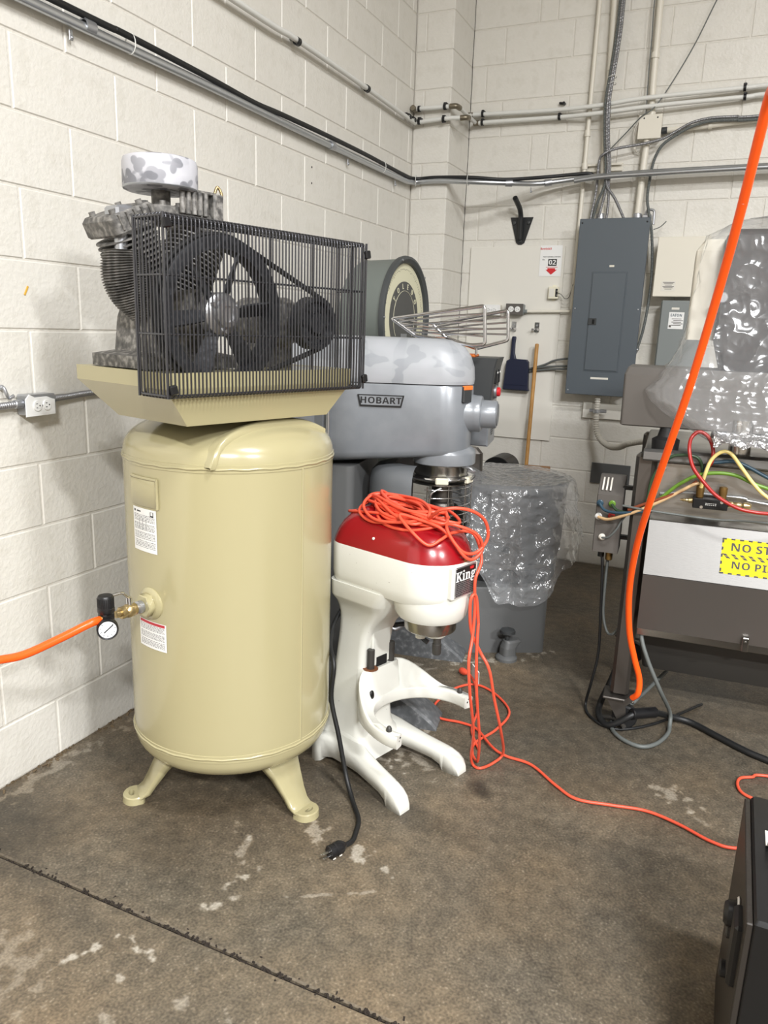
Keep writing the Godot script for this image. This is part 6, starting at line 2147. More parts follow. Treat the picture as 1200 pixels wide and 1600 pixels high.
	var hr := []
	for q in [[0.085, 0.034, -0.036], [0.105, 0.020, -0.050], [0.14, 0.014, -0.054], [0.20, 0.013, -0.054], [0.235, 0.014, -0.052], [0.243, 0.010, -0.052]]:
		hr.append(outline(-q[1], q[1], 0.011, 0.008, 0.008, 0.0, 4))
		var r: PackedVector3Array = hr[hr.size() - 1]
		for i in r.size():
			r[i] = Vector3(r[i].x + q[2] + 0.018, q[0], r[i].z + 0.016)
		hr[hr.size() - 1] = r
	p.loft(hr, Transform3D(), true, true, 60.0)
	part("handle", p, mats["navy_plastic"], t)
	t = thing("broom", "broom with plain wooden handle leaning on the board beside the dustpan", "broom", Vector3(0.79, 0, 0.12))
	part("handle", pcyl(Vector3(0.012, 0.12, 0.06), Vector3(-0.002, 1.402, -0.06), 0.0122, 16, 0.004), mats["broom_wood"], t)
	p = PB.new()
	p.loft([outline(-0.14, 0.14, 0.025, 0.01, 0.01, 0.0, 4, -1.0, 0.06), outline(-0.12, 0.12, 0.022, 0.01, 0.01, 0.11, 4, -1.0, 0.06), outline(-0.06, 0.06, 0.02, 0.01, 0.01, 0.15, 4, -1.0, 0.06)])
	part("head", p, mats["navy_plastic"], t)
	# box and curved pan that show above the sheet
	p = PB.new()
	var arch := PackedVector2Array([Vector2(0.63, 0.0), Vector2(0.81, 0.0)])
	for i in 13:
		var a := lerpf(0.25, 2.7, i / 12.0)
		arch.append(Vector2(0.72 + cos(a) * 0.088, 0.66 + sin(a) * 0.078))
	for i in 13:
		var a := lerpf(2.7, 0.25, i / 12.0)
		arch.append(Vector2(0.72 + cos(a) * 0.082, 0.66 + sin(a) * 0.072))
	arch = PackedVector2Array(arch.slice(0, 15))
	p.prism(arch, 0.20, Transform3D(Basis(), Vector3(0, 0, 0.36)), 0.003)
	solo("curved_bin", p, mats["black_steel"], "dark round topped metal bin peeking up behind the covered bowl", "bin")
	p = PB.new()
	p.box(Vector3(0.885, 0.32, 0.20), Vector3(0.16, 0.64, 0.14), 0.004, Basis(Vector3.UP, 0.2))
	solo("cardboard_box", p, mats["cardboard"], "brown cardboard box edge behind the covered bowl by the broom", "box")
	# black pipe hook on a plate
	t = thing("wall_bracket", "black steel pipe hook on a tapered plate high on the back wall", "bracket", Vector3(0.618, 2.09, 0.0))
	p = PB.new()
	p.prism(PackedVector2Array([Vector2(-0.072, 0.078), Vector2(0.072, 0.078), Vector2(0.026, -0.074), Vector2(0.010, -0.084), Vector2(-0.012, -0.084), Vector2(-0.026, -0.074)]), 0.008, Transform3D(), 0.0015)
	part("plate", p, mats["black_bracket"], t)
	p = PB.new()
	p.tube(bent([Vector3(0.0, -0.055, 0.018), Vector3(0.002, 0.11, 0.045), Vector3(-0.010, 0.168, 0.16)], 0.05, 8), 0.0155, 18)
	part("pipe_hook", p, mats["black_bracket"], t)
	p = PB.new()
	p.cyl(Vector3(-0.0095, 0.1655, 0.155), Vector3(-0.0102, 0.1689, 0.1615), 0.0115, 14)
	part("pipe_bore", p, mats["black_hole"], t)
	for q in [[-0.045, 0.045], [0.045, 0.045], [0.0, -0.062]]:
		p = PB.new()
		p.lathe([Vector2(0.011, 0.0), Vector2(0.010, 0.005), Vector2(0.004, 0.007), Vector2(0.001, 0.007)], Transform3D(Basis(Vector3.RIGHT, PI / 2), Vector3(q[0], q[1], 0.008)), 14)
		part("bolt", p, mats["charcoal_enamel"], t)
	t = thing("pipe_clip", "single black pipe clip on the back wall above the white pipes", "clip", Vector3(0.816, 2.80, 0.0))
	p = PB.new()
	p.box(Vector3(0, 0.0, 0.012), Vector3(0.038, 0.012, 0.024), 0.004, Basis(Vector3(0, 0, 1), -0.15))
	p.cyl(Vector3(0.012, -0.002, 0.0), Vector3(0.012, -0.002, 0.034), 0.008, 10, 0.002)
	part("clip_body", p, mats["black_plastic"], t)
	electrical()


func electrical() -> void:
	# main breaker panel
	var t := thing("breaker_panel", "tall dark grey breaker panel with an inset door on the back wall", "electrical panel", Vector3(1.205, 1.62, 0.0))
	var p := PB.new()
	p.box(Vector3(0, 0, 0.062), Vector3(0.372, 0.985, 0.122), 0.004)
	part("box", p, mats["beige_cover"], t, "pale painted box sides")
	p = PB.new()
	p.box(Vector3(0, 0, 0.134), Vector3(0.398, 1.022, 0.022), 0.003)
	var cover := part("cover", p, mats["grey_panel"], t)
	p = PB.new()
	p.box(Vector3(0.002, -0.078, 0.1455), Vector3(0.206, 0.582, 0.003), 0.001)
	part("door_frame", p, mats["grey_panel_door"], cover)
	var door := part("door", pbox(Vector3(0.002, -0.078, 0.149), Vector3(0.192, 0.566, 0.005), 0.002), mats["grey_panel"], t, "hinged inner door")
	for y in [0.08, -0.25]:
		part("hinge", pcyl(Vector3(0.101, y - 0.012, 0.149), Vector3(0.101, y + 0.012, 0.149), 0.003, 8), mats["grey_panel_door"], door)
	p = PB.new()
	p.box(Vector3(-0.072, -0.075, 0.1525), Vector3(0.048, 0.040, 0.004), 0.0015)
	var latch := part("latch", p, mats["charcoal_enamel"], door, "black latch plate")
	part("latch_slot", pbox(Vector3(-0.066, -0.075, 0.155), Vector3(0.014, 0.026, 0.003), 0.001), mats["black_hole"], latch)
	part("badge", pbox(Vector3(0.010, 0.244, 0.1458), Vector3(0.028, 0.011, 0.002), 0.002), mats["beige_cover"], cover, "small cream badge")
	part("strip_label", pbox(Vector3(0.0, -0.408, 0.1458), Vector3(0.105, 0.012, 0.0015), 0.0004), mats["paper"], cover, "long cream strip label")
	for q in [[-0.183, 0.487], [0.183, 0.487], [-0.183, 0.0], [0.183, 0.0], [-0.183, -0.487], [0.183, -0.487]]:
		p = PB.new()
		p.ball(Vector3(q[0], q[1], 0.145), 0.005, Vector3(1, 1, 0.5), 8)
		part("screw", p, mats["zinc"] if absf(q[1]) < 0.1 or q[1] < -0.4 else mats["ink"], cover)
	# cream cabinet and grey safety switch to the right
	t = thing("cream_cabinet", "cream painted flat cabinet with a small notice, right of the breaker panel", "cabinet", Vector3(1.60, 1.86, 0.0))
	part("box", pbox(Vector3(0.0, 0.0, 0.06), Vector3(0.27, 0.315, 0.12), 0.003), mats["beige_cover"], t)
	part("cover", pbox(Vector3(0.0, 0.0, 0.128), Vector3(0.285, 0.328, 0.016), 0.003), mats["beige_cover"], t)
	var nt := part("notice", pbox(Vector3(-0.060, -0.105, 0.1365), Vector3(0.076, 0.056, 0.001), 0.0003), mats["paper"], t)
	p = PB.new()
	for r in 6:
		p.box(Vector3(-0.060, -0.085 - r * 0.0075, 0.1372), Vector3(0.062 - (r % 3) * 0.012, 0.003, 0.0004), 0.0001)
	part("notice_text", p, mats["taupe_box"], nt)
	t = thing("safety_switch", "grey safety switch box with a white maker's label, below the cream cabinet", "electrical switch", Vector3(1.625, 1.475, 0.0))
	part("box", pbox(Vector3(0, 0, 0.07), Vector3(0.225, 0.39, 0.14), 0.004), mats["switch_grey"], t)
	part("door", pbox(Vector3(0.004, 0, 0.145), Vector3(0.222, 0.40, 0.012), 0.004), mats["switch_grey"], t)
	part("strip_label", pbox(Vector3(-0.030, 0.155, 0.152), Vector3(0.042, 0.012, 0.001), 0.0003), mats["paper"], t)
	var lb := part("maker_label", pbox(Vector3(-0.020, 0.088, 0.152), Vector3(0.082, 0.094, 0.001), 0.0003), mats["white_print"], t)
	lettering("EATON", 0.0145, mats["tube_blue"], lb, Transform3D(Basis(), Vector3(-0.022, 0.118, 0.1528)), 0.0006, "Droid Sans", true, 0.95)
	p = PB.new()
	for r in 5:
		p.box(Vector3(-0.018 + (r % 2) * 0.01, 0.098 - r * 0.009, 0.1528), Vector3(0.052, 0.0035, 0.0005), 0.0001)
	p.box(Vector3(-0.05, 0.056, 0.1528), Vector3(0.012, 0.012, 0.0005), 0.0001)
	part("label_text", p, mats["taupe_box"], lb)
	# painted conduits and the junction box
	var pp: Material = mats["pipe_paint"]
	t = thing("painted_conduit", "left one of the thin cream conduits dropping down the back wall to the panel", "conduit", Vector3.ZERO)
	part("pipe", ptube(PackedVector3Array([Vector3(0.990, 3.9, 0.03), Vector3(0.984, 2.52, 0.03), Vector3(0.981, 1.62, 0.03)]), 0.0125, 12), pp, t)
	for y in [2.62, 2.44]:
		part("coupling", clip_ring(Vector3(0.984, y, 0.03), Vector3.UP, 0.0125, 0.035), pp, t)
	t = thing("painted_conduit", "middle thick cream conduit behind the bundle of armoured cables", "conduit", Vector3.ZERO)
	part("pipe", ptube(PackedVector3Array([Vector3(1.056, 3.9, 0.035), Vector3(1.095, 2.5, 0.035), Vector3(1.107, 2.14, 0.05)]), 0.0185, 14), pp, t)
	part("locknut", pcyl(Vector3(1.107, 2.132, 0.05), Vector3(1.106, 2.17, 0.05), 0.025, 14, 0.003), mats["zinc"], t)
	part("coupling", clip_ring(Vector3(1.086, 2.96, 0.035), Vector3.UP, 0.0185, 0.035), pp, t)
	t = thing("painted_conduit", "right cream conduit rising from the junction box", "conduit", Vector3.ZERO)
	part("pipe", ptube(PackedVector3Array([Vector3(1.310, 3.9, 0.032), Vector3(1.326, 2.86, 0.032), Vector3(1.335, 2.68, 0.032)]), 0.0185, 14), pp, t)
	part("coupling", clip_ring(Vector3(1.322, 3.0, 0.032), Vector3.UP, 0.0185, 0.03), pp, t)
	part("locknut", pcyl(Vector3(1.335, 2.68, 0.032), Vector3(1.334, 2.71, 0.032), 0.024, 14, 0.003), pp, t)
	t = thing("painted_conduit", "short cream conduit between the junction box and the panel", "conduit", Vector3.ZERO)
	part("pipe", ptube(PackedVector3Array([Vector3(1.326, 2.57, 0.045), Vector3(1.322, 2.39, 0.05), Vector3(1.318, 2.14, 0.05)]), 0.0185, 14), pp, t)
	part("locknut", pcyl(Vector3(1.318, 2.132, 0.05), Vector3(1.319, 2.165, 0.05), 0.026, 14, 0.003), mats["zinc"], t)
	t = thing("junction_box", "square cream junction box high on the back wall", "junction box", Vector3(1.338, 2.624, 0.0))
	part("box", pbox(Vector3(0, 0, 0.036), Vector3(0.120, 0.120, 0.072), 0.003), pp, t)
	part("cover", pbox(Vector3(0, 0, 0.0745), Vector3(0.126, 0.126, 0.005), 0.0015), pp, t)
	for q in [[-0.035, 0.045], [0.038, 0.045]]:
		p = PB.new()
		p.ball(Vector3(q[0], q[1], 0.077), 0.0045, Vector3(1, 1, 0.5), 8)
		part("screw", p, mats["ink"], t)
	t = thing("strut_channel", "short cream strut channel behind the cables above the panel", "bracket", Vector3(1.10, 2.431, 0.0))
	p = PB.new()
	p.box(Vector3(0, 0, 0.002), Vector3(0.20, 0.044, 0.004), 0.001)
	for s in [-1, 1]:
		p.box(Vector3(0, s * 0.020, 0.012), Vector3(0.20, 0.004, 0.022), 0.001)
		p.box(Vector3(0, s * 0.015, 0.022), Vector3(0.20, 0.010, 0.003), 0.001)
	part("channel", p, pp, t)
	part("clamp", pbox(Vector3(-0.015, 0.0, 0.03), Vector3(0.02, 0.05, 0.02), 0.003), mats["zinc"], t)
	t = thing("painted_conduit", "level cream conduit running right from the junction box under the armoured cable", "conduit", Vector3.ZERO)
	part("pipe", ptube(PackedVector3Array([Vector3(1.40, 2.607, 0.032), Vector3(1.62, 2.616, 0.03), Vector3(1.88, 2.631, 0.03), Vector3(3.2, 2.66, 0.03)]), 0.0145, 12), pp, t)
	part("hub", pcyl(Vector3(1.398, 2.607, 0.032), Vector3(1.43, 2.608, 0.032), 0.019, 12, 0.003), mats["charcoal_enamel"], t)
	part("strap", clip_ring(Vector3(1.655, 2.618, 0.03), Vector3(1, 0, 0), 0.0145, 0.02), pp, t)
	# armoured cables
	var az: Material = mats["flex_zinc"]
	var bundle := [[0.0, 0.0, 0.0], [0.012, 0.004, 0.010], [-0.010, 0.0, 0.011], [0.003, -0.004, 0.018]]
	var main := [Vector3(1.122, 3.9, 0.06), Vector3(1.118, 3.29, 0.06), Vector3(1.114, 3.099, 0.06), Vector3(1.102, 2.937, 0.062), Vector3(1.093, 2.772, 0.085), Vector3(1.103, 2.585, 0.07), Vector3(1.126, 2.428, 0.075), Vector3(1.132, 2.323, 0.085)]
	var tails := [[Vector3(1.118, 2.218, 0.10), Vector3(1.095, 2.135, 0.06)], [Vector3(1.150, 2.224, 0.09), Vector3(1.143, 2.135, 0.06)], [Vector3(1.090, 2.24, 0.08), Vector3(1.062, 2.135, 0.06)], [Vector3(1.188, 2.242, 0.09), Vector3(1.245, 2.135, 0.06)]]
	for k in 4:
		t = thing("armoured_cable", ["armoured cable in the vertical bundle, dropping straight into the panel's top", "armoured cable at the bundle's right side, ending left of the panel's middle", "armoured cable at the bundle's left side, curving to the panel's left corner", "armoured cable of the bundle that branches right onto the panel's top"][k], "cable", Vector3.ZERO, 0.0, "armoured cables in the vertical bundle")
		var pts := []
		for q in main:
			pts.append(q + Vector3(bundle[k][0], bundle[k][1], bundle[k][2]))
		pts.append_array(tails[k])
		part("jacket", armour(curve(pts, 8), 0.0088, 0.008, 8), mats["cable_grey"] if k == 2 else az, t)
		if k == 3:
			for y in [2.90, 2.865]:
				var rg := PackedVector3Array()
				for i in 17:
					var a := TAU * i / 16.0
					rg.append(Vector3(1.103 + cos(a) * 0.025, y + 0.004 * sin(a * 2), 0.075 + sin(a) * 0.022))
				part("cable_tie", ptube(rg, 0.0022, 5), mats["pex_white"], t)
	t = thing("armoured_cable", "upper armoured cable arching in from the right to the strut channel", "cable", Vector3.ZERO)
	part("jacket", armour(curve([Vector3(3.2, 2.66, 0.06), Vector3(1.94, 2.642, 0.06), Vector3(1.781, 2.647, 0.06), Vector3(1.652, 2.648, 0.062), Vector3(1.556, 2.628, 0.07), Vector3(1.477, 2.584, 0.085), Vector3(1.413, 2.552, 0.09), Vector3(1.310, 2.532, 0.09), Vector3(1.170, 2.512, 0.105), Vector3(1.100, 2.488, 0.10), Vector3(1.072, 2.448, 0.07), Vector3(1.070, 2.29, 0.07), Vector3(1.05, 2.135, 0.06)], 8), 0.0085, 0.008, 8), az, t)
	t = thing("armoured_cable", "lower armoured cable bending down past the right side of the breaker panel", "cable", Vector3.ZERO)
	part("jacket", armour(curve([Vector3(3.2, 2.64, 0.062), Vector3(1.941, 2.626, 0.062), Vector3(1.784, 2.630, 0.062), Vector3(1.653, 2.632, 0.064), Vector3(1.558, 2.608, 0.072), Vector3(1.479, 2.565, 0.082), Vector3(1.416, 2.519, 0.08), Vector3(1.381, 2.449, 0.07), Vector3(1.366, 2.348, 0.06), Vector3(1.364, 2.245, 0.06), Vector3(1.384, 2.16, 0.08), Vector3(1.412, 2.05, 0.09), Vector3(1.436, 1.856, 0.095), Vector3(1.437, 1.675, 0.095), Vector3(1.424, 1.509, 0.095), Vector3(1.400, 1.40, 0.08), Vector3(1.388, 1.38, 0.06)], 8), 0.0088, 0.008, 8), mats["cable_grey"], t)
	part("end_connector", pcyl(Vector3(1.388, 1.372, 0.06), Vector3(1.402, 1.40, 0.08), 0.012, 12, 0.002), mats["zinc"], t)
	p = PB.new()
	p.box(Vector3(1.375, 2.145, 0.05), Vector3(0.05, 0.02, 0.05), 0.003)
	p.tube(bent([Vector3(1.36, 2.14, 0.05), Vector3(1.37, 2.185, 0.06), Vector3(1.41, 2.18, 0.06), Vector3(1.415, 2.10, 0.07)], 0.015), 0.007, 8)
	solo("pipe_fitting", p, mats["zinc"], "loose zinc fitting at the top right corner of the breaker panel", "fitting")
	solo("loose_wire", ptube(curve([Vector3(1.42, 2.07, 0.09), Vector3(1.455, 2.085, 0.08), Vector3(1.485, 2.115, 0.08)], 6), 0.003, 6), mats["cable_grey"], "stray grey wire end sticking out right of the breaker panel", "wire")
	solo("thin_cable", ptube(curve([Vector3(1.80, 3.7, 0.02), Vector3(1.610, 3.240, 0.03), Vector3(1.509, 3.003, 0.035), Vector3(1.371, 2.745, 0.075), Vector3(1.285, 2.674, 0.085), Vector3(1.210, 2.608, 0.05), Vector3(1.125, 2.525, 0.04)], 8), 0.0034, 6), mats["cable_grey"], "thin grey cable slanting down the back wall across the white pipes", "cable")
	solo("thin_cable", ptube(curve([Vector3(1.300, 3.7, 0.05), Vector3(1.290, 3.276, 0.05), Vector3(1.296, 3.086, 0.05), Vector3(1.298, 2.924, 0.05), Vector3(1.306, 2.74, 0.06), Vector3(1.305, 2.69, 0.04)], 8), 0.0032, 6), mats["cable_grey"], "thin grey cable running down beside the right cream conduit", "cable")
	for k in 3:
		solo("thin_cable", ptube(curve([Vector3(1.292 + k * 0.004, 2.69, 0.05), Vector3(1.268 - k * 0.006, 2.62, 0.045 + k * 0.01), Vector3(1.262 - k * 0.004, 2.54 - k * 0.006, 0.03), Vector3(1.270 + k * 0.01, 2.50 - k * 0.004, 0.02)], 6), 0.0026, 6), mats["paper"], ["rightmost of three thin pale wires hanging left of the junction box", "middle one of three thin pale wires hanging left of the junction box", "leftmost of three thin pale wires hanging left of the junction box"][k], "cable", "pale wires left of the junction box")
	# liquid-tight hose below the panel, with its plate and clamp
	t = thing("flex_conduit", "cream ribbed flexible conduit curving from the panel's foot to the machine", "conduit", Vector3.ZERO)
	part("hose", armour(curve([Vector3(1.196, 1.115, 0.085), Vector3(1.200, 1.079, 0.088), Vector3(1.202, 0.980, 0.09), Vector3(1.214, 0.890, 0.10), Vector3(1.250, 0.838, 0.13), Vector3(1.318, 0.815, 0.22), Vector3(1.39, 0.835, 0.36), Vector3(1.46, 0.88, 0.50), Vector3(1.60, 0.93, 0.70), Vector3(1.68, 0.94, 1.2), Vector3(1.70, 0.94, 1.9)], 10), 0.0185, 0.015, 12), mats["flex_painted"], t)
	part("clamp", clip_ring(Vector3(1.201, 1.01, 0.09), Vector3.UP, 0.019, 0.02), mats["zinc"], t)
	part("clamp_bar", pbox(Vector3(1.205, 1.01, 0.070), Vector3(0.105, 0.020, 0.012), 0.003), mats["zinc"], t)
	solo("mounting_board", pbox(Vector3(1.235, 1.006, 0.014), Vector3(0.262, 0.098, 0.024), 0.002), mats["board_paint"], "small cream mounting board under the breaker panel", "board")
	solo("wall_plate", pbox(Vector3(1.31, 0.61, 0.008), Vector3(0.24, 0.13, 0.012), 0.002), mats["plain_base_paint"], "dark grey scuffed plate low on the back wall behind the connection box", "plate")
	for k in 3:
		solo("armoured_cable", armour(curve([[Vector3(0.74, 1.24, 0.03), Vector3(0.838, 1.273, 0.035), Vector3(0.909, 1.305, 0.04), Vector3(1.03, 1.325, 0.06)], [Vector3(0.72, 1.238, 0.03), Vector3(0.86, 1.262, 0.035), Vector3(1.03, 1.276, 0.06)], [Vector3(0.73, 1.225, 0.03), Vector3(0.881, 1.247, 0.035), Vector3(1.03, 1.258, 0.06)]][k], 8), 0.0068, 0.008, 8), mats["cable_grey"], ["top one of three armoured cables entering the panel's left side", "middle one of three armoured cables entering the panel's left side", "lowest of three armoured cables entering the panel's left side"][k], "cable")


# ------------------------------------------------------------------ hoses and cords that lie or hang between the things
func hoses_and_cords() -> void:
	# air hose from the compressor's regulator out of the frame at the left
	var t := thing("air_hose", "orange air hose running from the compressor's regulator out to the left", "hose", Vector3.ZERO)
	part("hose", ptube(curve([Vector3(0.526, 0.698, 3.560), Vector3(0.520, 0.697, 3.590), Vector3(0.475, 0.668, 3.645), Vector3(0.412, 0.633, 3.705), Vector3(0.352, 0.619, 3.745), Vector3(0.28, 0.61, 3.84), Vector3(0.20, 0.50, 4.1), Vector3(0.16, 0.2, 4.3), Vector3(0.18, 0.03, 4.5), Vector3(0.3, 0.012, 4.9)], 8), 0.0108, 14), mats["orange_hose"], t)
	# air hose hanging down in front of the stainless machine
	t = thing("air_hose", "bright orange air hose hanging from above in front of the stainless machine", "hose", Vector3.ZERO)
	part("hose", ptube(curve([Vector3(2.06, 4.4, 3.42), Vector3(2.02, 3.0, 3.36), Vector3(1.967, 2.023, 3.306), Vector3(1.946, 1.911, 3.20), Vector3(1.920, 1.730, 3.05), Vector3(1.890, 1.553, 2.92), Vector3(1.852, 1.349, 2.81), Vector3(1.812, 1.168, 2.72), Vector3(1.771, 0.986, 2.61), Vector3(1.738, 0.815, 2.50), Vector3(1.723, 0.641, 2.41), Vector3(1.733, 0.477, 2.355), Vector3(1.758, 0.370, 2.33), Vector3(1.781, 0.292, 2.315), Vector3(1.783, 0.236, 2.315), Vector3(1.765, 0.205, 2.30)], 8), 0.0105, 14), mats["orange_hose"], t)
	part("hose_end", pcyl(Vector3(1.767, 0.207, 2.302), Vector3(1.74, 0.165, 2.275), 0.010, 12, 0.002), mats["taupe_box"], t)
	part("hose_nick", pbox(Vector3(1.923, 1.75, 3.073), Vector3(0.006, 0.012, 0.004), 0.001), mats["paper"], t)
	# the extension cord: a heap on the hood, strands down the front, loops on the floor, and off to the right
	var k := Transform3D(Basis(Vector3.UP, deg_to_rad(90 - 107.4)), Vector3(1.01495, 0, 2.80229))
	var rng := RandomNumberGenerator.new()
	rng.seed = 41
	var pts := []
	# heap: long flat turns over the hood, each a little higher and turned
	var turns := 15
	for i in turns:
		var cx := 0.055 + rng.randf_range(-0.05, 0.07)
		var cz := rng.randf_range(-0.025, 0.03)
		var la := rng.randf_range(0.09, 0.17)
		var lb := rng.randf_range(0.040, 0.085)
		var rot := rng.randf_range(-0.30, 0.40)
		for j in 8:
			var a := TAU * (j / 8.0) + 0.4
			var lx := cos(a) * la
			var lz := sin(a) * lb
			var x := cx + lx * cos(rot) - lz * sin(rot)
			var z := cz + lx * sin(rot) + lz * cos(rot)
			var shell := hood_height(x, z)
			pts.append(k * Vector3(x, shell + 0.007 + i * 0.0024 + rng.randf() * 0.004, z))
	# big loops that spill over the nose
	for q in [[0.20, 0.925, 0.06], [0.27, 0.968, 0.09], [0.315, 0.968, 0.035], [0.33, 0.930, -0.035], [0.33, 0.870, -0.06], [0.315, 0.828, -0.03], [0.300, 0.835, 0.02], [0.27, 0.880, 0.045], [0.26, 0.915, 0.05], [0.29, 0.912, 0.03], [0.318, 0.885, -0.02], [0.322, 0.838, -0.048], [0.312, 0.808, -0.02], [0.303, 0.825, 0.02], [0.25, 0.895, 0.05], [0.17, 0.918, 0.075], [0.12, 0.925, 0.10], [0.18, 0.893, 0.118], [0.235, 0.858, 0.105], [0.255, 0.872, 0.07], [0.26, 0.885, 0.02], [0.285, 0.875, -0.05], [0.312, 0.80, -0.062]]:
		pts.append(k * Vector3(q[0], q[1], q[2]))
	pts.append_array([Vector3(1.325, 0.74, 2.868), Vector3(1.327, 0.650, 2.859), Vector3(1.328, 0.560, 2.868), Vector3(1.331, 0.492, 2.90), Vector3(1.335, 0.379, 2.88), Vector3(1.325, 0.20, 2.78), Vector3(1.300, 0.06, 2.70), Vector3(1.300, 0.010, 2.672), Vector3(1.328, 0.008, 2.680), Vector3(1.360, 0.010, 2.630), Vector3(1.385, 0.04, 2.60), Vector3(1.405, 0.203, 2.74), Vector3(1.392, 0.337, 2.80), Vector3(1.378, 0.45, 2.835), Vector3(1.345, 0.503, 2.835), Vector3(1.322, 0.581, 2.868), Vector3(1.320, 0.68, 2.885), Vector3(1.330, 0.69, 2.865), Vector3(1.338, 0.60, 2.850)])
	var heap := PackedVector3Array(curve(pts, 6))
	t = thing("extension_cord", "long orange extension cord heaped on the red hood and trailing over the floor", "cord", Vector3.ZERO)
	part("cord", ptube(heap, 0.0050, 7), mats["orange_cord"], t)
	var run := [Vector3(1.338, 0.60, 2.850), Vector3(1.342, 0.50, 2.86), Vector3(1.345, 0.36, 2.84), Vector3(1.340, 0.18, 2.76), Vector3(1.320, 0.05, 2.68), Vector3(1.305, 0.009, 2.645), Vector3(1.275, 0.008, 2.60), Vector3(1.262, 0.008, 2.526), Vector3(1.303, 0.008, 2.400), Vector3(1.312, 0.008, 2.245), Vector3(1.221, 0.008, 2.122), Vector3(1.120, 0.008, 2.075), Vector3(1.054, 0.008, 2.146), Vector3(1.030, 0.008, 2.266), Vector3(1.032, 0.008, 2.340), Vector3(1.077, 0.008, 2.415), Vector3(1.169, 0.008, 2.412), Vector3(1.238, 0.010, 2.434), Vector3(1.327, 0.014, 2.535), Vector3(1.386, 0.008, 2.562), Vector3(1.481, 0.008, 2.576), Vector3(1.584, 0.008, 2.660), Vector3(1.661, 0.008, 2.706), Vector3(1.767, 0.008, 2.688), Vector3(1.872, 0.008, 2.668), Vector3(1.969, 0.008, 2.692), Vector3(2.063, 0.008, 2.735), Vector3(2.132, 0.008, 2.735), Vector3(2.25, 0.008, 2.66), Vector3(2.33, 0.008, 2.55), Vector3(2.22, 0.008, 2.455), Vector3(2.155, 0.008, 2.420), Vector3(2.136, 0.008, 2.375), Vector3(2.143, 0.008, 2.325), Vector3(2.180, 0.008, 2.297), Vector3(2.25, 0.008, 2.26), Vector3(2.7, 0.008, 2.2)]
	part("cord", ptube(curve(run, 8), 0.0050, 8), mats["orange_cord"], t)
	# its plug end with the paper tag
	var tail := [Vector3(1.285, 0.008, 2.560), Vector3(1.222, 0.008, 2.446), Vector3(1.195, 0.012, 2.291), Vector3(1.130, 0.02, 2.115), Vector3(1.085, 0.028, 2.045), Vector3(1.052, 0.024, 2.012)]
	part("cord", ptube(curve(tail, 8), 0.0050, 8), mats["orange_cord"], t)
	var p := PB.new()
	var ax := PB.along(Vector3(1.060, 0.024, 2.020), Vector3(1.010, 0.018, 1.985))
	p.lathe([Vector2(0.007, -0.005), Vector2(0.011, 0.004), Vector2(0.015, 0.018), Vector2(0.015, 0.038), Vector2(0.012, 0.044)], ax, 14)
	part("plug", p, mats["orange_cord"], t)
	p = PB.new()
	p.box(Vector3(1.118, 0.060, 2.085), Vector3(0.004, 0.075, 0.055), 0.001, Basis.from_euler(Vector3(0.35, 0.9, 0.25)))
	part("tag", p, mats["white_print"], t, "white warning tag on the cord")
	# cables at the foot of the stainless machine
	solo("floor_cable", ptube(curve([Vector3(1.575, 0.66, 2.06), Vector3(1.585, 0.60, 2.07), Vector3(1.596, 0.435, 2.075), Vector3(1.605, 0.262, 2.085), Vector3(1.590, 0.134, 2.08), Vector3(1.573, 0.03, 2.05), Vector3(1.585, 0.008, 2.09), Vector3(1.620, 0.007, 2.14), Vector3(1.668, 0.007, 2.175), Vector3(1.738, 0.007, 2.165), Vector3(1.85, 0.007, 2.05), Vector3(2.0, 0.007, 1.8)], 8), 0.0055, 8), mats["cable_black"], "dark cable dropping from the connection box to the floor by the caster", "cable")
	solo("hanging_cable", ptube(curve([Vector3(1.598, 0.66, 2.04), Vector3(1.600, 0.55, 2.06), Vector3(1.607, 0.420, 2.075), Vector3(1.635, 0.355, 2.10), Vector3(1.669, 0.381, 2.115), Vector3(1.695, 0.46, 2.02), Vector3(1.71, 0.6, 1.9)], 8), 0.0055, 8), mats["cable_grey"], "grey cable hanging in a loop below the connection box", "cable")
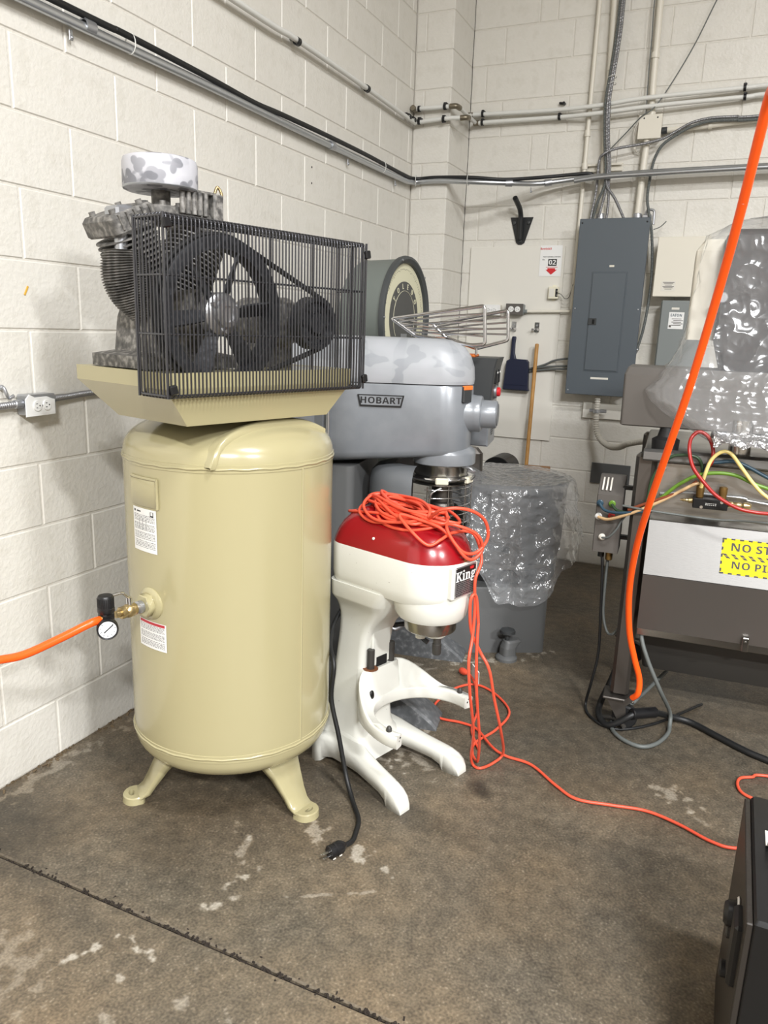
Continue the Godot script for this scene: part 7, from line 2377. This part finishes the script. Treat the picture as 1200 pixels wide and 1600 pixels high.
	solo("grey_hose", ptube(curve([Vector3(1.748, 0.52, 2.13), Vector3(1.760, 0.405, 2.175), Vector3(1.794, 0.318, 2.195), Vector3(1.850, 0.20, 2.18), Vector3(1.888, 0.07, 2.06), Vector3(1.895, 0.02, 2.07), Vector3(1.892, 0.009, 2.13), Vector3(1.860, 0.009, 2.224), Vector3(1.809, 0.009, 2.271), Vector3(1.737, 0.009, 2.243), Vector3(1.692, 0.009, 2.172), Vector3(1.70, 0.02, 2.10), Vector3(1.76, 0.06, 2.0), Vector3(1.85, 0.12, 1.8)], 8), 0.0078, 10), mats["cable_grey"], "grey hose looping on the floor round the front caster", "hose")
	t = thing("black_power_cable", "thick black power cable wound round the front caster and off to the right", "cable", Vector3.ZERO)
	part("cable", ptube(curve([Vector3(1.70, 0.30, 1.98), Vector3(1.66, 0.14, 2.02), Vector3(1.632, 0.05, 2.08), Vector3(1.640, 0.022, 2.135), Vector3(1.675, 0.014, 2.175), Vector3(1.720, 0.04, 2.18), Vector3(1.766, 0.075, 2.165), Vector3(1.827, 0.07, 2.10), Vector3(1.894, 0.03, 2.02), Vector3(1.967, 0.014, 2.0), Vector3(2.062, 0.012, 2.06), Vector3(2.150, 0.012, 2.12), Vector3(2.234, 0.012, 2.16), Vector3(2.6, 0.012, 2.3)], 8), 0.0125, 10), mats["cable_black"], t)
	for q in [Vector3(1.80, 0.077, 2.135)]:
		var pl := pcyl(Vector3(1.76, 0.078, 2.168), Vector3(1.84, 0.066, 2.085), 0.021, 14, 0.004)
		part("connector", pl, mats["black_plastic"], t)
	solo("orange_plug", ptube(curve([Vector3(1.64, 0.016, 2.12), Vector3(1.70, 0.035, 2.15), Vector3(1.74, 0.03, 2.19)], 6), 0.009, 8), mats["taupe_dark"], "short dark hose stub under the caster bracket", "hose")


# the hood's height over a point of the small mixer, in the mixer's axes
func hood_height(x: float, z: float) -> float:
	var d := maxf(maxf(-0.165 + 0.0 - x, x - 0.295), absf(z) - 0.130)
	var inset := -d
	var y := 0.797 + 0.117 * pow(clampf(inset / 0.11, 0.0, 1.0), 0.42)
	return y - maxf(0.0, x - 0.05) * 0.11 * clampf(inset / 0.11, 0.0, 1.0)
